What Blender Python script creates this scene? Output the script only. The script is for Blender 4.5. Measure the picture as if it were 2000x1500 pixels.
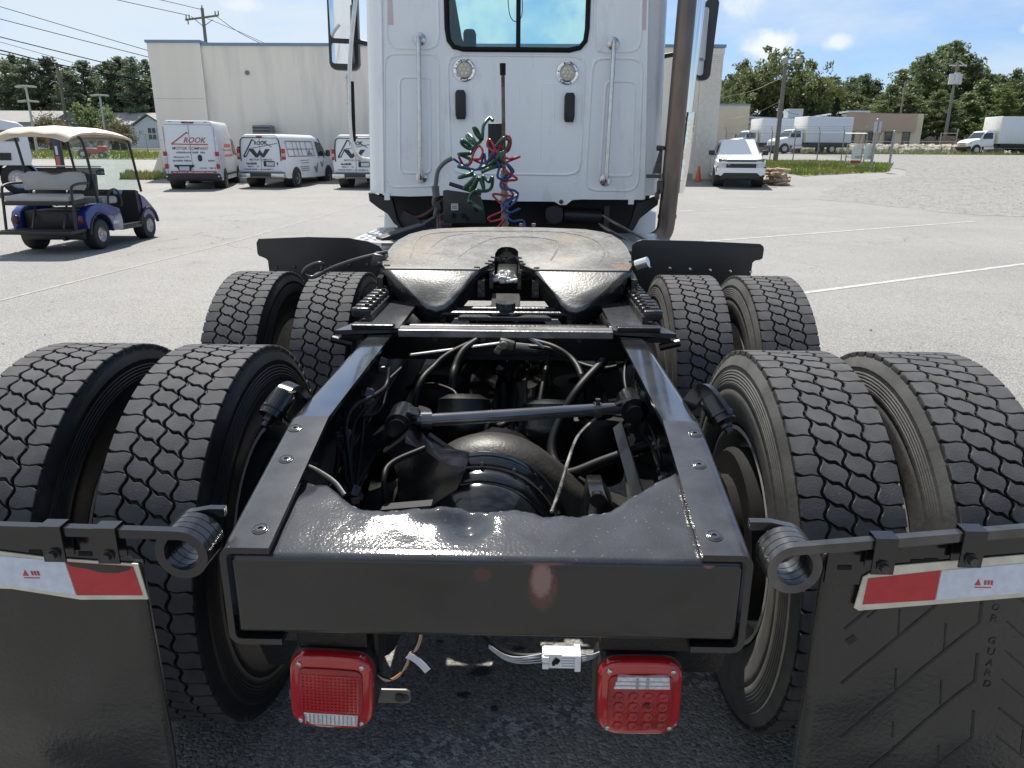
import bpy, bmesh, math, random
import numpy as np
from mathutils import Vector, Matrix
from mathutils import noise as mnoise

R = math.radians
scene = bpy.context.scene
for o in list(bpy.data.objects):
    bpy.data.objects.remove(o)
COL = scene.collection

# ------------------------------------------------------------------ camera
cam_d = bpy.data.cameras.new('camera')
cam_d.sensor_fit = 'HORIZONTAL'
cam_d.sensor_width = 36.0
cam_d.lens = 36.0 * 1412.69 / 2000.0
cam_d.clip_start = 0.05
cam_d.clip_end = 3000
cam = bpy.data.objects.new('camera', cam_d)
COL.objects.link(cam)
_r = Vector((0.99977056, 0.02049643, 0.00622225))
_u = Vector((-0.01204446, 0.29771377, 0.9545792))
_f = Vector((-0.01771302, 0.95443513, -0.29789233))
cam.matrix_world = Matrix(((_r.x, _u.x, -_f.x, 0.0611), (_r.y, _u.y, -_f.y, -1.0240), (_r.z, _u.z, -_f.z, 1.4868), (0, 0, 0, 1)))
scene.camera = cam

# ------------------------------------------------------------------ sun and sky
SUN = Vector((-0.30, 1.13, 1.83)).normalized()
sun_d = bpy.data.lights.new('sun', 'SUN')
sun_d.energy = 5.0
sun_d.angle = R(0.53)
sun_d.color = (1.0, 0.95, 0.87)
sun = bpy.data.objects.new('sun', sun_d)
COL.objects.link(sun)
sun.rotation_euler = (-SUN).to_track_quat('-Z', 'Y').to_euler()

world = bpy.data.worlds.new('World')
scene.world = world
world.use_nodes = True
wn, wl = world.node_tree.nodes, world.node_tree.links
wn.clear()
out = wn.new('ShaderNodeOutputWorld')
bg = wn.new('ShaderNodeBackground')
bg.inputs['Strength'].default_value = 0.078
sky = wn.new('ShaderNodeTexSky')
sky.sky_type = 'NISHITA'
sky.sun_disc = False
sky.sun_elevation = math.asin(SUN.z)
sky.sun_rotation = math.atan2(SUN.x, SUN.y)
sky.air_density = 1.0
sky.dust_density = 0.35
sky.ozone_density = 2.2
tc = wn.new('ShaderNodeTexCoord')
mp = wn.new('ShaderNodeMapping')
mp.inputs['Scale'].default_value = (1.0, 1.0, 3.2)
mp.inputs['Location'].default_value = (0.35, 0.1, 0.12)
wl.new(tc.outputs['Generated'], mp.inputs['Vector'])
n1 = wn.new('ShaderNodeTexNoise')
n1.inputs['Scale'].default_value = 2.6
n1.inputs['Detail'].default_value = 7
n1.inputs['Roughness'].default_value = 0.58
wl.new(mp.outputs[0], n1.inputs['Vector'])
# thin high overcast, thicker towards the sun's side of the sky (west of the lot)
sep = wn.new('ShaderNodeSeparateXYZ')
wl.new(tc.outputs['Generated'], sep.inputs[0])
hz = wn.new('ShaderNodeMapRange')
hz.interpolation_type = 'SMOOTHSTEP'
hz.inputs['From Min'].default_value = 0.42
hz.inputs['From Max'].default_value = -0.62
hz.inputs['To Min'].default_value = 0.07
hz.inputs['To Max'].default_value = 0.33
wl.new(sep.outputs['X'], hz.inputs['Value'])
ad = wn.new('ShaderNodeMath'); ad.operation = 'ADD'
wl.new(n1.outputs['Fac'], ad.inputs[0]); wl.new(hz.outputs[0], ad.inputs[1])
cl = wn.new('ShaderNodeMapRange')
cl.interpolation_type = 'SMOOTHSTEP'
cl.inputs['From Min'].default_value = 0.46
cl.inputs['From Max'].default_value = 0.86
cl.inputs['To Max'].default_value = 0.9
wl.new(ad.outputs[0], cl.inputs['Value'])
tint = wn.new('ShaderNodeMix'); tint.data_type = 'RGBA'; tint.blend_type = 'MULTIPLY'
tint.inputs['Factor'].default_value = 1.0
tint.inputs['B'].default_value = (0.70, 0.82, 1.03, 1)
wl.new(sky.outputs['Color'], tint.inputs['A'])
cmx = wn.new('ShaderNodeMix'); cmx.data_type = 'RGBA'
cmx.inputs['B'].default_value = (6.0, 6.7, 7.3, 1)
wl.new(cl.outputs[0], cmx.inputs['Factor'])
wl.new(tint.outputs['Result'], cmx.inputs['A'])
# small fair-weather clouds, each at its own place in the sky
prev = cmx.outputs['Result']
n2 = wn.new('ShaderNodeTexNoise'); n2.inputs['Scale'].default_value = 26; n2.inputs['Detail'].default_value = 6; n2.inputs['Roughness'].default_value = .6
wl.new(tc.outputs['Generated'], n2.inputs['Vector'])
def wmath(op, a, c=None):
    n = wn.new('ShaderNodeMath'); n.operation = op
    for i, v in enumerate((a, c)):
        if v is None: continue
        if hasattr(v, 'links'): wl.new(v, n.inputs[i])
        else: n.inputs[i].default_value = v
    return n.outputs[0]
for az, el, ra, re_, k in ((16.6, 7.6, 2.0, 1.0, .9), (15.0, 10.6, 1.6, 1.6, .6), (21.2, 7.5, 1.0, .5, .7), (32.1, 7.7, .85, .42, .95), (-19.8, 9.7, 1.5, .42, .5), (-4, 9.6, 6, 2.6, .75), (3.5, 11.3, 5, 1.6, .8), (4.5, 8.6, 4, 1.0, .6), (-1, 12.6, 7, 1.2, .6), (28, 11.6, 5, .35, .25), (52, 12, 3, 1.5, .9), (70, 10, 4, 1.6, .9), (-60, 13, 4, 1.6, .8), (-95, 11, 5, 2, .9), (120, 14, 6, 2, .9), (160, 12, 5, 2, .9), (-140, 15, 6, 2.4, .9), (95, 18, 5, 2, .9)):
    a_, e_ = R(az), R(el)
    d0 = Vector((math.sin(a_) * math.cos(e_), math.cos(a_) * math.cos(e_), math.sin(e_)))
    h0 = Vector((math.cos(a_), -math.sin(a_), 0)); v0 = h0.cross(d0)
    def dot(v):
        n = wn.new('ShaderNodeVectorMath'); n.operation = 'DOT_PRODUCT'; wl.new(tc.outputs['Generated'], n.inputs[0]); n.inputs[1].default_value = v; return n.outputs['Value']
    dx = wmath('DIVIDE', dot(h0), math.sin(R(ra))); dy = wmath('DIVIDE', dot(v0), math.sin(R(re_)))
    q = wmath('ADD', wmath('ADD', wmath('MULTIPLY', dx, dx), wmath('MULTIPLY', dy, dy)), wmath('MULTIPLY', wmath('SUBTRACT', n2.outputs['Fac'], .5), 4.2))
    q = wmath('ADD', q, wmath('MULTIPLY', wmath('LESS_THAN', dot(d0), 0.), 50.))
    r_ = wn.new('ShaderNodeMapRange'); r_.interpolation_type = 'SMOOTHSTEP'; r_.inputs['From Min'].default_value = 1.45; r_.inputs['From Max'].default_value = -.3; r_.inputs['To Max'].default_value = k
    wl.new(q, r_.inputs['Value'])
    mxp = wn.new('ShaderNodeMix'); mxp.data_type = 'RGBA'; wl.new(r_.outputs[0], mxp.inputs['Factor']); wl.new(prev, mxp.inputs['A']); mxp.inputs['B'].default_value = (7.8, 8.0, 8.2, 1)
    prev = mxp.outputs['Result']
wl.new(prev, bg.inputs['Color'])
wl.new(bg.outputs[0], out.inputs[0])

scene.view_settings.view_transform = 'Standard'
scene.view_settings.look = 'None'
scene.view_settings.exposure = 0.72
scene.view_settings.gamma = 1.0
scene.view_settings.use_curve_mapping = False
scene.render.engine = 'CYCLES'
scene.cycles.use_denoising = True
scene.cycles.max_bounces = 8
scene.cycles.transparent_max_bounces = 12
scene.cycles.caustics_reflective = False
scene.cycles.caustics_refractive = False
scene.cycles.sample_clamp_indirect = 6.0

# ------------------------------------------------------------------ materials
MATS = {}
def lin(c, k):
    return (min(c[0] * k, 1), min(c[1] * k, 1), min(c[2] * k, 1), 1)

def mat(name, col=(.5, .5, .5), rough=.5, metal=0., var=.12, vs=7., bump=0., bs=80., bd=.004,
        col2=None, c2s=3., c2t=(.5, .62), c2f=1.0, spec=.5, coat=0., rvar=0., trans=0., alpha=1., ior=1.5, detail=4, c2rough=None, stretch=None, coatr=.06, coatbump=0., coatbs=300.):
    if name in MATS:
        return MATS[name]
    m = bpy.data.materials.new(name)
    m.use_nodes = True
    nt = m.node_tree; N = nt.nodes; L = nt.links
    b = N['Principled BSDF']
    b.inputs['Metallic'].default_value = metal
    b.inputs['Roughness'].default_value = rough
    b.inputs['Specular IOR Level'].default_value = spec
    b.inputs['IOR'].default_value = ior
    b.inputs['Coat Weight'].default_value = coat
    b.inputs['Coat Roughness'].default_value = coatr
    b.inputs['Transmission Weight'].default_value = trans
    b.inputs['Alpha'].default_value = alpha
    t = N.new('ShaderNodeTexCoord')
    vec = t.outputs['Object']
    if stretch:
        mm = N.new('ShaderNodeMapping'); mm.inputs['Scale'].default_value = stretch
        L.new(vec, mm.inputs['Vector']); vec = mm.outputs[0]
    n = N.new('ShaderNodeTexNoise')
    n.inputs['Scale'].default_value = vs; n.inputs['Detail'].default_value = detail
    L.new(vec, n.inputs['Vector'])
    mr = N.new('ShaderNodeMapRange')
    mr.inputs['From Min'].default_value = .3; mr.inputs['From Max'].default_value = .7
    L.new(n.outputs['Fac'], mr.inputs['Value'])
    mx = N.new('ShaderNodeMix'); mx.data_type = 'RGBA'
    mx.inputs['A'].default_value = lin(col, 1 - var); mx.inputs['B'].default_value = lin(col, 1 + var)
    L.new(mr.outputs[0], mx.inputs['Factor'])
    res = mx.outputs['Result']
    if col2:
        n2 = N.new('ShaderNodeTexNoise'); n2.inputs['Scale'].default_value = c2s; n2.inputs['Detail'].default_value = 6
        n2.inputs['Roughness'].default_value = .62
        L.new(vec, n2.inputs['Vector'])
        r2 = N.new('ShaderNodeMapRange'); r2.inputs['From Min'].default_value = c2t[0]; r2.inputs['From Max'].default_value = c2t[1]
        r2.inputs['To Max'].default_value = c2f
        L.new(n2.outputs['Fac'], r2.inputs['Value'])
        m2 = N.new('ShaderNodeMix'); m2.data_type = 'RGBA'
        L.new(r2.outputs[0], m2.inputs['Factor']); L.new(res, m2.inputs['A'])
        m2.inputs['B'].default_value = (*col2, 1)
        res = m2.outputs['Result']
        if c2rough is not None:
            m3 = N.new('ShaderNodeMapRange'); m3.inputs['To Min'].default_value = rough; m3.inputs['To Max'].default_value = c2rough
            L.new(r2.outputs[0], m3.inputs['Value']); L.new(m3.outputs[0], b.inputs['Roughness'])
    L.new(res, b.inputs['Base Color'])
    if rvar and c2rough is None:
        m4 = N.new('ShaderNodeMapRange'); m4.inputs['From Min'].default_value = .3; m4.inputs['From Max'].default_value = .7
        m4.inputs['To Min'].default_value = max(rough - rvar, .02); m4.inputs['To Max'].default_value = rough + rvar
        L.new(n.outputs['Fac'], m4.inputs['Value']); L.new(m4.outputs[0], b.inputs['Roughness'])
    if bump:
        n3 = N.new('ShaderNodeTexNoise'); n3.inputs['Scale'].default_value = bs; n3.inputs['Detail'].default_value = 3
        L.new(vec, n3.inputs['Vector'])
        bp = N.new('ShaderNodeBump'); bp.inputs['Strength'].default_value = bump; bp.inputs['Distance'].default_value = bd
        L.new(n3.outputs['Fac'], bp.inputs['Height']); L.new(bp.outputs[0], b.inputs['Normal'])
    if coatbump:
        n5 = N.new('ShaderNodeTexNoise'); n5.inputs['Scale'].default_value = coatbs; n5.inputs['Detail'].default_value = 3
        L.new(vec, n5.inputs['Vector'])
        b5 = N.new('ShaderNodeBump'); b5.inputs['Strength'].default_value = coatbump; b5.inputs['Distance'].default_value = .001
        L.new(n5.outputs['Fac'], b5.inputs['Height']); L.new(b5.outputs[0], b.inputs['Coat Normal'])
    MATS[name] = m
    return m

# ------------------------------------------------------------------ object helpers
def link(name, me, parent=None, loc=None, kind=None):
    o = bpy.data.objects.new(name, me)
    COL.objects.link(o)
    if parent is not None:
        o.parent = parent
    if loc is not None:
        o.location = loc
    if kind:
        o['kind'] = kind
    return o

def thing(name, label, cat, loc=(0, 0, 0), rz=0., group=None):
    o = bpy.data.objects.new(name, None)
    o.empty_display_size = .2
    COL.objects.link(o)
    o.location = loc; o.rotation_euler = (0, 0, rz)
    o['label'] = label; o['category'] = cat
    if group: o['group'] = group
    return o

def tag(o, label, cat, group=None):
    o['label'] = label; o['category'] = cat
    if group: o['group'] = group
    return o

def copy_tree(o, parent=None):
    c = o.copy(); COL.objects.link(c)
    if parent is not None: c.parent = parent
    for ch in list(o.children):
        copy_tree(ch, c)
    return c

def catmull(P, n=6, closed=False):
    P = [Vector(p) for p in P]
    if len(P) < 3 and not closed:
        return [P[0].lerp(P[-1], i / n) for i in range(n + 1)]
    out = []
    m = len(P)
    rng = range(m) if closed else range(m - 1)
    for i in rng:
        if closed:
            p0, p1, p2, p3 = P[(i - 1) % m], P[i], P[(i + 1) % m], P[(i + 2) % m]
        else:
            p1, p2 = P[i], P[i + 1]
            p0 = P[i - 1] if i > 0 else p1 * 2 - p2
            p3 = P[i + 2] if i + 2 < m else p2 * 2 - p1
        for k in range(n):
            t = k / n
            out.append(.5 * ((2 * p1) + (p2 - p0) * t + (2 * p0 - 5 * p1 + 4 * p2 - p3) * t * t + (3 * p1 - p0 - 3 * p2 + p3) * t ** 3))
    if not closed:
        out.append(P[-1])
    return out

def rrect(w, h, r, n=5, cx=0., cy=0.):
    """rounded rectangle outline, counter-clockwise, in 2D"""
    pts = []
    for sx, sy, a0 in ((1, 1, 0), (-1, 1, 90), (-1, -1, 180), (1, -1, 270)):
        for k in range(n + 1):
            a = R(a0 + 90 * k / n)
            pts.append((cx + sx * (w / 2 - r) + r * math.cos(a), cy + sy * (h / 2 - r) + r * math.sin(a)))
    return pts

class MB:
    """collects shapes into one mesh"""
    def __init__(self):
        self.bm = bmesh.new()
        self.mi = 0
    def _mark(self, faces):
        for f in faces:
            f.material_index = self.mi
    def face(self, pts):
        vs = [self.bm.verts.new(p) for p in pts]
        f = self.bm.faces.new(vs); f.material_index = self.mi
        return f
    def box(self, c, s, rot=None, bevel=0., taper=None):
        x, y, z = s[0] / 2, s[1] / 2, s[2] / 2
        P = [(-x, -y, -z), (x, -y, -z), (x, y, -z), (-x, y, -z), (-x, -y, z), (x, -y, z), (x, y, z), (-x, y, z)]
        if taper:
            P = [(p[0] * (taper[0] if p[2] > 0 else 1), p[1] * (taper[1] if p[2] > 0 else 1), p[2]) for p in P]
        M = Matrix.Translation(Vector(c))
        if rot is not None:
            if isinstance(rot, (tuple, list)):
                from mathutils import Euler
                rot = Euler(rot).to_matrix()
            M = M @ rot.to_4x4()
        vs = [self.bm.verts.new(M @ Vector(p)) for p in P]
        fs = [self.bm.faces.new([vs[i] for i in q]) for q in ((0, 3, 2, 1), (4, 5, 6, 7), (0, 1, 5, 4), (1, 2, 6, 5), (2, 3, 7, 6), (3, 0, 4, 7))]
        self._mark(fs)
        if bevel:
            es = list({e for f in fs for e in f.edges})
            r = bmesh.ops.bevel(self.bm, geom=es, offset=bevel, segments=2, profile=.5, affect='EDGES', clamp_overlap=True)
            self._mark(r['faces'])
        return self
    def span(self, a, b, bevel=0.):
        a, b = Vector(a), Vector(b)
        return self.box((a + b) / 2, [abs(b[i] - a[i]) for i in range(3)], None, bevel)
    def prism(self, poly, axis, a, b, bevel=0., shear=None):
        """poly of 2D points extruded between a and b along axis ('x': (y,z), 'y': (x,z), 'z': (x,y))"""
        def P(p, t):
            if axis == 'x': q = (t, p[0], p[1])
            elif axis == 'y': q = (p[0], t, p[1])
            else: q = (p[0], p[1], t)
            return shear(q) if shear else q
        A = [self.bm.verts.new(P(p, a)) for p in poly]
        B = [self.bm.verts.new(P(p, b)) for p in poly]
        n = len(poly)
        fs = [self.bm.faces.new(A), self.bm.faces.new(B[::-1])]
        for i in range(n):
            j = (i + 1) % n
            fs.append(self.bm.faces.new((A[i], B[i], B[j], A[j])))
        self._mark(fs)
        if bevel:
            es = list({e for f in fs[:2] for e in f.edges})
            r = bmesh.ops.bevel(self.bm, geom=es, offset=bevel, segments=2, profile=.5, affect='EDGES', clamp_overlap=True)
            self._mark(r['faces'])
        return self
    def cyl(self, p0, p1, r0, r1=None, seg=16, cap=True):
        p0, p1 = Vector(p0), Vector(p1)
        r1 = r0 if r1 is None else r1
        d = (p1 - p0).normalized()
        a = d.orthogonal().normalized(); b = d.cross(a)
        A, B = [], []
        for i in range(seg):
            t = 2 * math.pi * i / seg
            v = a * math.cos(t) + b * math.sin(t)
            A.append(self.bm.verts.new(p0 + v * r0)); B.append(self.bm.verts.new(p1 + v * r1))
        fs = []
        for i in range(seg):
            j = (i + 1) % seg
            fs.append(self.bm.faces.new((A[i], A[j], B[j], B[i])))
        if cap:
            fs.append(self.bm.faces.new(A[::-1])); fs.append(self.bm.faces.new(B))
        self._mark(fs)
        return self
    def lathe(self, prof, origin, axis, seg=32, a0=0., a1=360., closed=False):
        """prof: (t along axis, radius)"""
        o = Vector(origin); d = Vector(axis).normalized()
        a = d.orthogonal().normalized() if abs(d.z) > .9 else Vector((0, 0, 1)).cross(d).normalized()
        b = d.cross(a)
        full = abs(a1 - a0) >= 359.9
        ns = seg if full else seg + 1
        rings = []
        for i in range(ns):
            t = R(a0 + (a1 - a0) * i / seg)
            v = a * math.cos(t) + b * math.sin(t)
            rings.append([self.bm.verts.new(o + d * p[0] + v * max(p[1], 1e-5)) for p in prof])
        m = len(prof)
        fs = []
        for i in range(seg if full else seg):
            j = (i + 1) % ns
            for k in range(m if closed else m - 1):
                l = (k + 1) % m
                fs.append(self.bm.faces.new((rings[i][k], rings[j][k], rings[j][l], rings[i][l])))
        self._mark(fs)
        return self
    def tube(self, path, r, seg=8, closed=False, cap=True, flat=None, up=None):
        P = [Vector(p) for p in path]
        n = len(P)
        prev = None
        rings = []
        for i in range(n):
            if closed:
                d = (P[(i + 1) % n] - P[i - 1])
            else:
                d = P[min(i + 1, n - 1)] - P[max(i - 1, 0)]
            if d.length < 1e-9: d = Vector((0, 0, 1))
            d.normalize()
            if up is not None:
                a = Vector(up).cross(d).normalized()
            elif prev is None:
                a = (Vector(up).cross(d).normalized() if up is not None else d.orthogonal().normalized())
            else:
                a = prev - d * prev.dot(d)
                a = a.normalized() if a.length > 1e-6 else d.orthogonal().normalized()
            prev = a
            b = d.cross(a)
            rr = r(i / (n - 1)) if callable(r) else r
            fx = flat or (1, 1)
            rings.append([self.bm.verts.new(P[i] + (a * math.cos(2 * math.pi * k / seg + (math.pi / seg if seg == 4 else 0)) * fx[0] + b * math.sin(2 * math.pi * k / seg + (math.pi / seg if seg == 4 else 0)) * fx[1]) * rr) for k in range(seg)])
        fs = []
        for i in range(n if closed else n - 1):
            j = (i + 1) % n
            for k in range(seg):
                l = (k + 1) % seg
                fs.append(self.bm.faces.new((rings[i][k], rings[i][l], rings[j][l], rings[j][k])))
        if cap and not closed:
            fs.append(self.bm.faces.new(rings[0][::-1])); fs.append(self.bm.faces.new(rings[-1]))
        self._mark(fs)
        return self
    def sweep(self, secs, cap=True, closed=True):
        """secs: list of lists of 3D points (same count), joined into a skin"""
        rings = [[self.bm.verts.new(p) for p in s] for s in secs]
        m = len(secs[0]); fs = []
        for i in range(len(rings) - 1):
            for k in range(m if closed else m - 1):
                l = (k + 1) % m
                fs.append(self.bm.faces.new((rings[i][k], rings[i][l], rings[i + 1][l], rings[i + 1][k])))
        if cap and closed:
            fs.append(self.bm.faces.new(rings[0][::-1])); fs.append(self.bm.faces.new(rings[-1]))
        self._mark(fs)
        return self
    def holed(self, outer, holes, f3, thick=None):
        """flat panel with holes: outlines in 2D, f3 maps (u,v,w) to 3D; thick gives depth w"""
        start = set(self.bm.faces)
        layers = []
        for w in ([0] if thick is None else [0, thick]):
            es = []; loops = []
            for lp in [outer] + holes:
                vs = [self.bm.verts.new(f3(p[0], p[1], w)) for p in lp]
                loops.append(vs)
                for i in range(len(vs)):
                    es.append(self.bm.edges.new((vs[i], vs[(i + 1) % len(vs)])))
            bmesh.ops.triangle_fill(self.bm, use_beauty=True, use_dissolve=False, edges=es)
            layers.append(loops)
        if thick is not None:
            for A, B in zip(layers[0], layers[1]):
                for i in range(len(A)):
                    j = (i + 1) % len(A)
                    self.bm.faces.new((A[i], A[j], B[j], B[i]))
        self._mark([f for f in self.bm.faces if f not in start])
        return self
    def ball(self, c, r, seg=12, rings=8, scale=(1, 1, 1)):
        M = Matrix.Translation(Vector(c)) @ Matrix.Diagonal((*scale, 1))
        st = set(self.bm.faces)
        bmesh.ops.create_uvsphere(self.bm, u_segments=seg, v_segments=rings, radius=r, matrix=M)
        self._mark([f for f in self.bm.faces if f not in st])
        return self
    def mesh(self, name, mats, smooth=35., bevel=0., fix=True):
        if fix:
            bmesh.ops.recalc_face_normals(self.bm, faces=self.bm.faces)
        me = bpy.data.meshes.new(name)
        self.bm.to_mesh(me); self.bm.free()
        if not isinstance(mats, (list, tuple)): mats = [mats]
        for m in mats: me.materials.append(m)
        if smooth:
            me.shade_smooth()
            me.set_sharp_from_angle(angle=R(smooth))
        return me
    def obj(self, name, mats, parent=None, smooth=35., label=None, fix=True, loc=None, kind=None):
        o = link(name, self.mesh(name, mats, smooth, fix=fix), parent, loc, kind)
        if label: o['label'] = label
        return o

def text_mesh(s, mt, height=None, width=None, extrude=.002, shear=0., bold=0.):
    cu = bpy.data.curves.new('lettering', 'FONT')
    cu.body = s; cu.align_x = 'CENTER'; cu.align_y = 'CENTER'
    cu.extrude = 0.0; cu.shear = shear; cu.offset = bold
    cu.resolution_u = 3
    ob = bpy.data.objects.new('lettering_source', cu)
    COL.objects.link(ob)
    bpy.context.view_layer.update()
    dg = bpy.context.evaluated_depsgraph_get()
    me = bpy.data.meshes.new_from_object(ob.evaluated_get(dg))
    bpy.data.objects.remove(ob)
    bpy.data.curves.remove(cu)
    co = np.empty(len(me.vertices) * 3); me.vertices.foreach_get('co', co); co = co.reshape(-1, 3)
    lo, hi = co.min(0), co.max(0)
    co -= (lo + hi) / 2
    k = (height or 1) / max(hi[1] - lo[1], 1e-6)
    kx = k if width is None else width / max(hi[0] - lo[0], 1e-6)
    co[:, 0] *= kx; co[:, 1] *= k
    me.vertices.foreach_set('co', co.ravel())
    me.materials.clear(); me.materials.append(mt)
    me.name = 'lettering'
    me.update()
    if extrude:
        bm = bmesh.new(); bm.from_mesh(me)
        r = bmesh.ops.extrude_face_region(bm, geom=list(bm.faces))
        for v in [g for g in r['geom'] if isinstance(g, bmesh.types.BMVert)]:
            v.co.z += extrude
        bmesh.ops.recalc_face_normals(bm, faces=bm.faces)
        bm.to_mesh(me); bm.free()
    return me

def put_text(s, parent, pos, xdir, ydir, mt, height, width=None, shear=0., bold=0., extrude=.002, name='lettering'):
    me = text_mesh(s, mt, height, width, extrude, shear, bold)
    o = link(name, me, parent)
    x = Vector(xdir).normalized(); y = Vector(ydir).normalized(); z = x.cross(y)
    o.matrix_local = Matrix(((x.x, y.x, z.x, pos[0]), (x.y, y.y, z.y, pos[1]), (x.z, y.z, z.z, pos[2]), (0, 0, 0, 1)))
    return o

def fbm(x, y=0., z=0.):
    return mnoise.fractal(Vector((x, y, z)), 1.0, 2.0, 4)

TERR = [(-400, 0), (12, 0), (30, .3), (34, .5), (42, 1.2), (63, 2.0), (90, 2.4), (400, 2.8), (3000, 3.0)]
def ground_z(y):
    for (a, za), (b, zb) in zip(TERR, TERR[1:]):
        if y <= b:
            return za + (zb - za) * (y - a) / (b - a)
    return TERR[-1][1]
# ================================================================== SETTING
def asphalt():
    m = bpy.data.materials.new('old_asphalt'); m.use_nodes = True
    nt = m.node_tree; N = nt.nodes; L = nt.links
    b = N['Principled BSDF']; b.inputs['Roughness'].default_value = .85
    b.inputs['Specular IOR Level'].default_value = .35
    t = N.new('ShaderNodeTexCoord'); V = t.outputs['Object']
    def noise(sc, det=4, rough=.5):
        n = N.new('ShaderNodeTexNoise'); n.inputs['Scale'].default_value = sc; n.inputs['Detail'].default_value = det
        n.inputs['Roughness'].default_value = rough
        L.new(V, n.inputs['Vector']); return n.outputs['Fac']
    def mrange(v, a, b_, c=0., d=1., smooth=False):
        n = N.new('ShaderNodeMapRange')
        if smooth: n.interpolation_type = 'SMOOTHSTEP'
        n.inputs['From Min'].default_value = a; n.inputs['From Max'].default_value = b_
        n.inputs['To Min'].default_value = c; n.inputs['To Max'].default_value = d
        L.new(v, n.inputs['Value']); return n.outputs[0]
    def mix(f, a, c):
        n = N.new('ShaderNodeMix'); n.data_type = 'RGBA'
        if hasattr(f, 'links'): L.new(f, n.inputs['Factor'])
        else: n.inputs['Factor'].default_value = f
        for s, v in (('A', a), ('B', c)):
            if hasattr(v, 'links'): L.new(v, n.inputs[s])
            else: n.inputs[s].default_value = (*v, 1)
        return n.outputs['Result']
    def math_(op, a, c=None, d=None):
        n = N.new('ShaderNodeMath'); n.operation = op
        for i, v in enumerate((a, c, d)):
            if v is None: continue
            if hasattr(v, 'links'): L.new(v, n.inputs[i])
            else: n.inputs[i].default_value = v
        return n.outputs[0]
    c = mix(mrange(noise(.35, 6, .6), .32, .68), (.208, .206, .198), (.276, .271, .260))
    c = mix(mrange(noise(2.2, 5, .65), .48, .72, 0, .55), c, (.21, .205, .19))
    # aggregate: pale and dark stones showing in worn binder
    vo = N.new('ShaderNodeTexVoronoi'); vo.inputs['Scale'].default_value = 105
    L.new(V, vo.inputs['Vector'])
    sp = N.new('ShaderNodeSeparateColor'); L.new(vo.outputs['Color'], sp.inputs[0])
    c = mix(mrange(sp.outputs[0], .55, .95, 0, .75), c, (.375, .367, .345))
    c = mix(mrange(sp.outputs[1], .68, .9, 0, .8), c, (.125, .122, .117))
    c = mix(mrange(noise(300, 2), .55, .75, 0, .35), c, (.12, .117, .112))
    # hairline cracks and old tyre scuffs
    vc = N.new('ShaderNodeTexVoronoi'); vc.feature = 'DISTANCE_TO_EDGE'; vc.inputs['Scale'].default_value = .42
    wv = N.new('ShaderNodeVectorMath'); wv.operation = 'ADD'
    nw = N.new('ShaderNodeTexNoise'); nw.inputs['Scale'].default_value = 1.6; nw.inputs['Detail'].default_value = 5; L.new(V, nw.inputs['Vector'])
    sc_ = N.new('ShaderNodeVectorMath'); sc_.operation = 'SCALE'; sc_.inputs['Scale'].default_value = .9; L.new(nw.outputs['Color'], sc_.inputs[0])
    L.new(V, wv.inputs[0]); L.new(sc_.outputs[0], wv.inputs[1]); L.new(wv.outputs[0], vc.inputs['Vector'])
    ck = math_('MULTIPLY', mrange(vc.outputs['Distance'], .010, .003, 0, .75), mrange(noise(.22, 3), .50, .60, 0, 1))
    c = mix(ck, c, (.11, .105, .098))
    c = mix(mrange(noise(.9, 6, .7), .60, .75, 0, .45), c, (.15, .147, .138))
    # scattered dark pebbles and tar spots
    v2 = N.new('ShaderNodeTexVoronoi'); v2.inputs['Scale'].default_value = 2.6
    L.new(V, v2.inputs['Vector'])
    c = mix(mrange(v2.outputs['Distance'], .055, .03), c, (.07, .066, .06))
    # sealed seam with coarse stone, running diagonally behind the truck, and drips of oil
    sx = N.new('ShaderNodeSeparateXYZ'); L.new(V, sx.inputs[0])
    wob = mrange(noise(9, 4, .6), .2, .8, -.05, .05)
    d = math_('ADD', math_('ADD', math_('MULTIPLY', sx.outputs['X'], -.40), math_('MULTIPLY', sx.outputs['Y'], .916)), wob)
    band = math_('MULTIPLY', mrange(d, .445, .47, 0, 1), mrange(d, .585, .55, 0, 1))
    lim = mrange(sx.outputs['Y'], 1.6, 1.2, 0, 1)
    band = math_('MULTIPLY', band, lim)
    v3 = N.new('ShaderNodeTexVoronoi'); v3.inputs['Scale'].default_value = 62
    L.new(V, v3.inputs['Vector'])
    s3 = N.new('ShaderNodeSeparateColor'); L.new(v3.outputs['Color'], s3.inputs[0])
    stone = mix(mrange(s3.outputs[0], .2, .9), (.14, .14, .145), (.40, .40, .41))
    c = mix(math_('MULTIPLY', band, .9), c, stone)
    for ox, oy, orad in ((-.06, .81, .05), (-.11, .71, .03), (-.015, .66, .022), (.05, .92, .025), (-.2, .95, .02), (.42, .9, .04), (-.5, .75, .03)):
        dx = math_('SUBTRACT', sx.outputs['X'], ox); dy = math_('SUBTRACT', sx.outputs['Y'], oy)
        rr = math_('SQRT', math_('ADD', math_('MULTIPLY', dx, dx), math_('MULTIPLY', dy, math_('MULTIPLY', dy, 3.0))))
        rr = math_('ADD', rr, mrange(noise(28, 3), .2, .8, -.02, .02))
        c = mix(mrange(rr, orad, orad * .55, 0, .85), c, (.025, .024, .024))
    L.new(c, b.inputs['Base Color'])
    bp = N.new('ShaderNodeBump'); bp.inputs['Strength'].default_value = .8; bp.inputs['Distance'].default_value = .006
    h = math_('ADD', math_('MULTIPLY', vo.outputs['Distance'], -1.2), noise(220, 3))
    L.new(h, bp.inputs['Height']); L.new(bp.outputs[0], b.inputs['Normal'])
    return m

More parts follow.
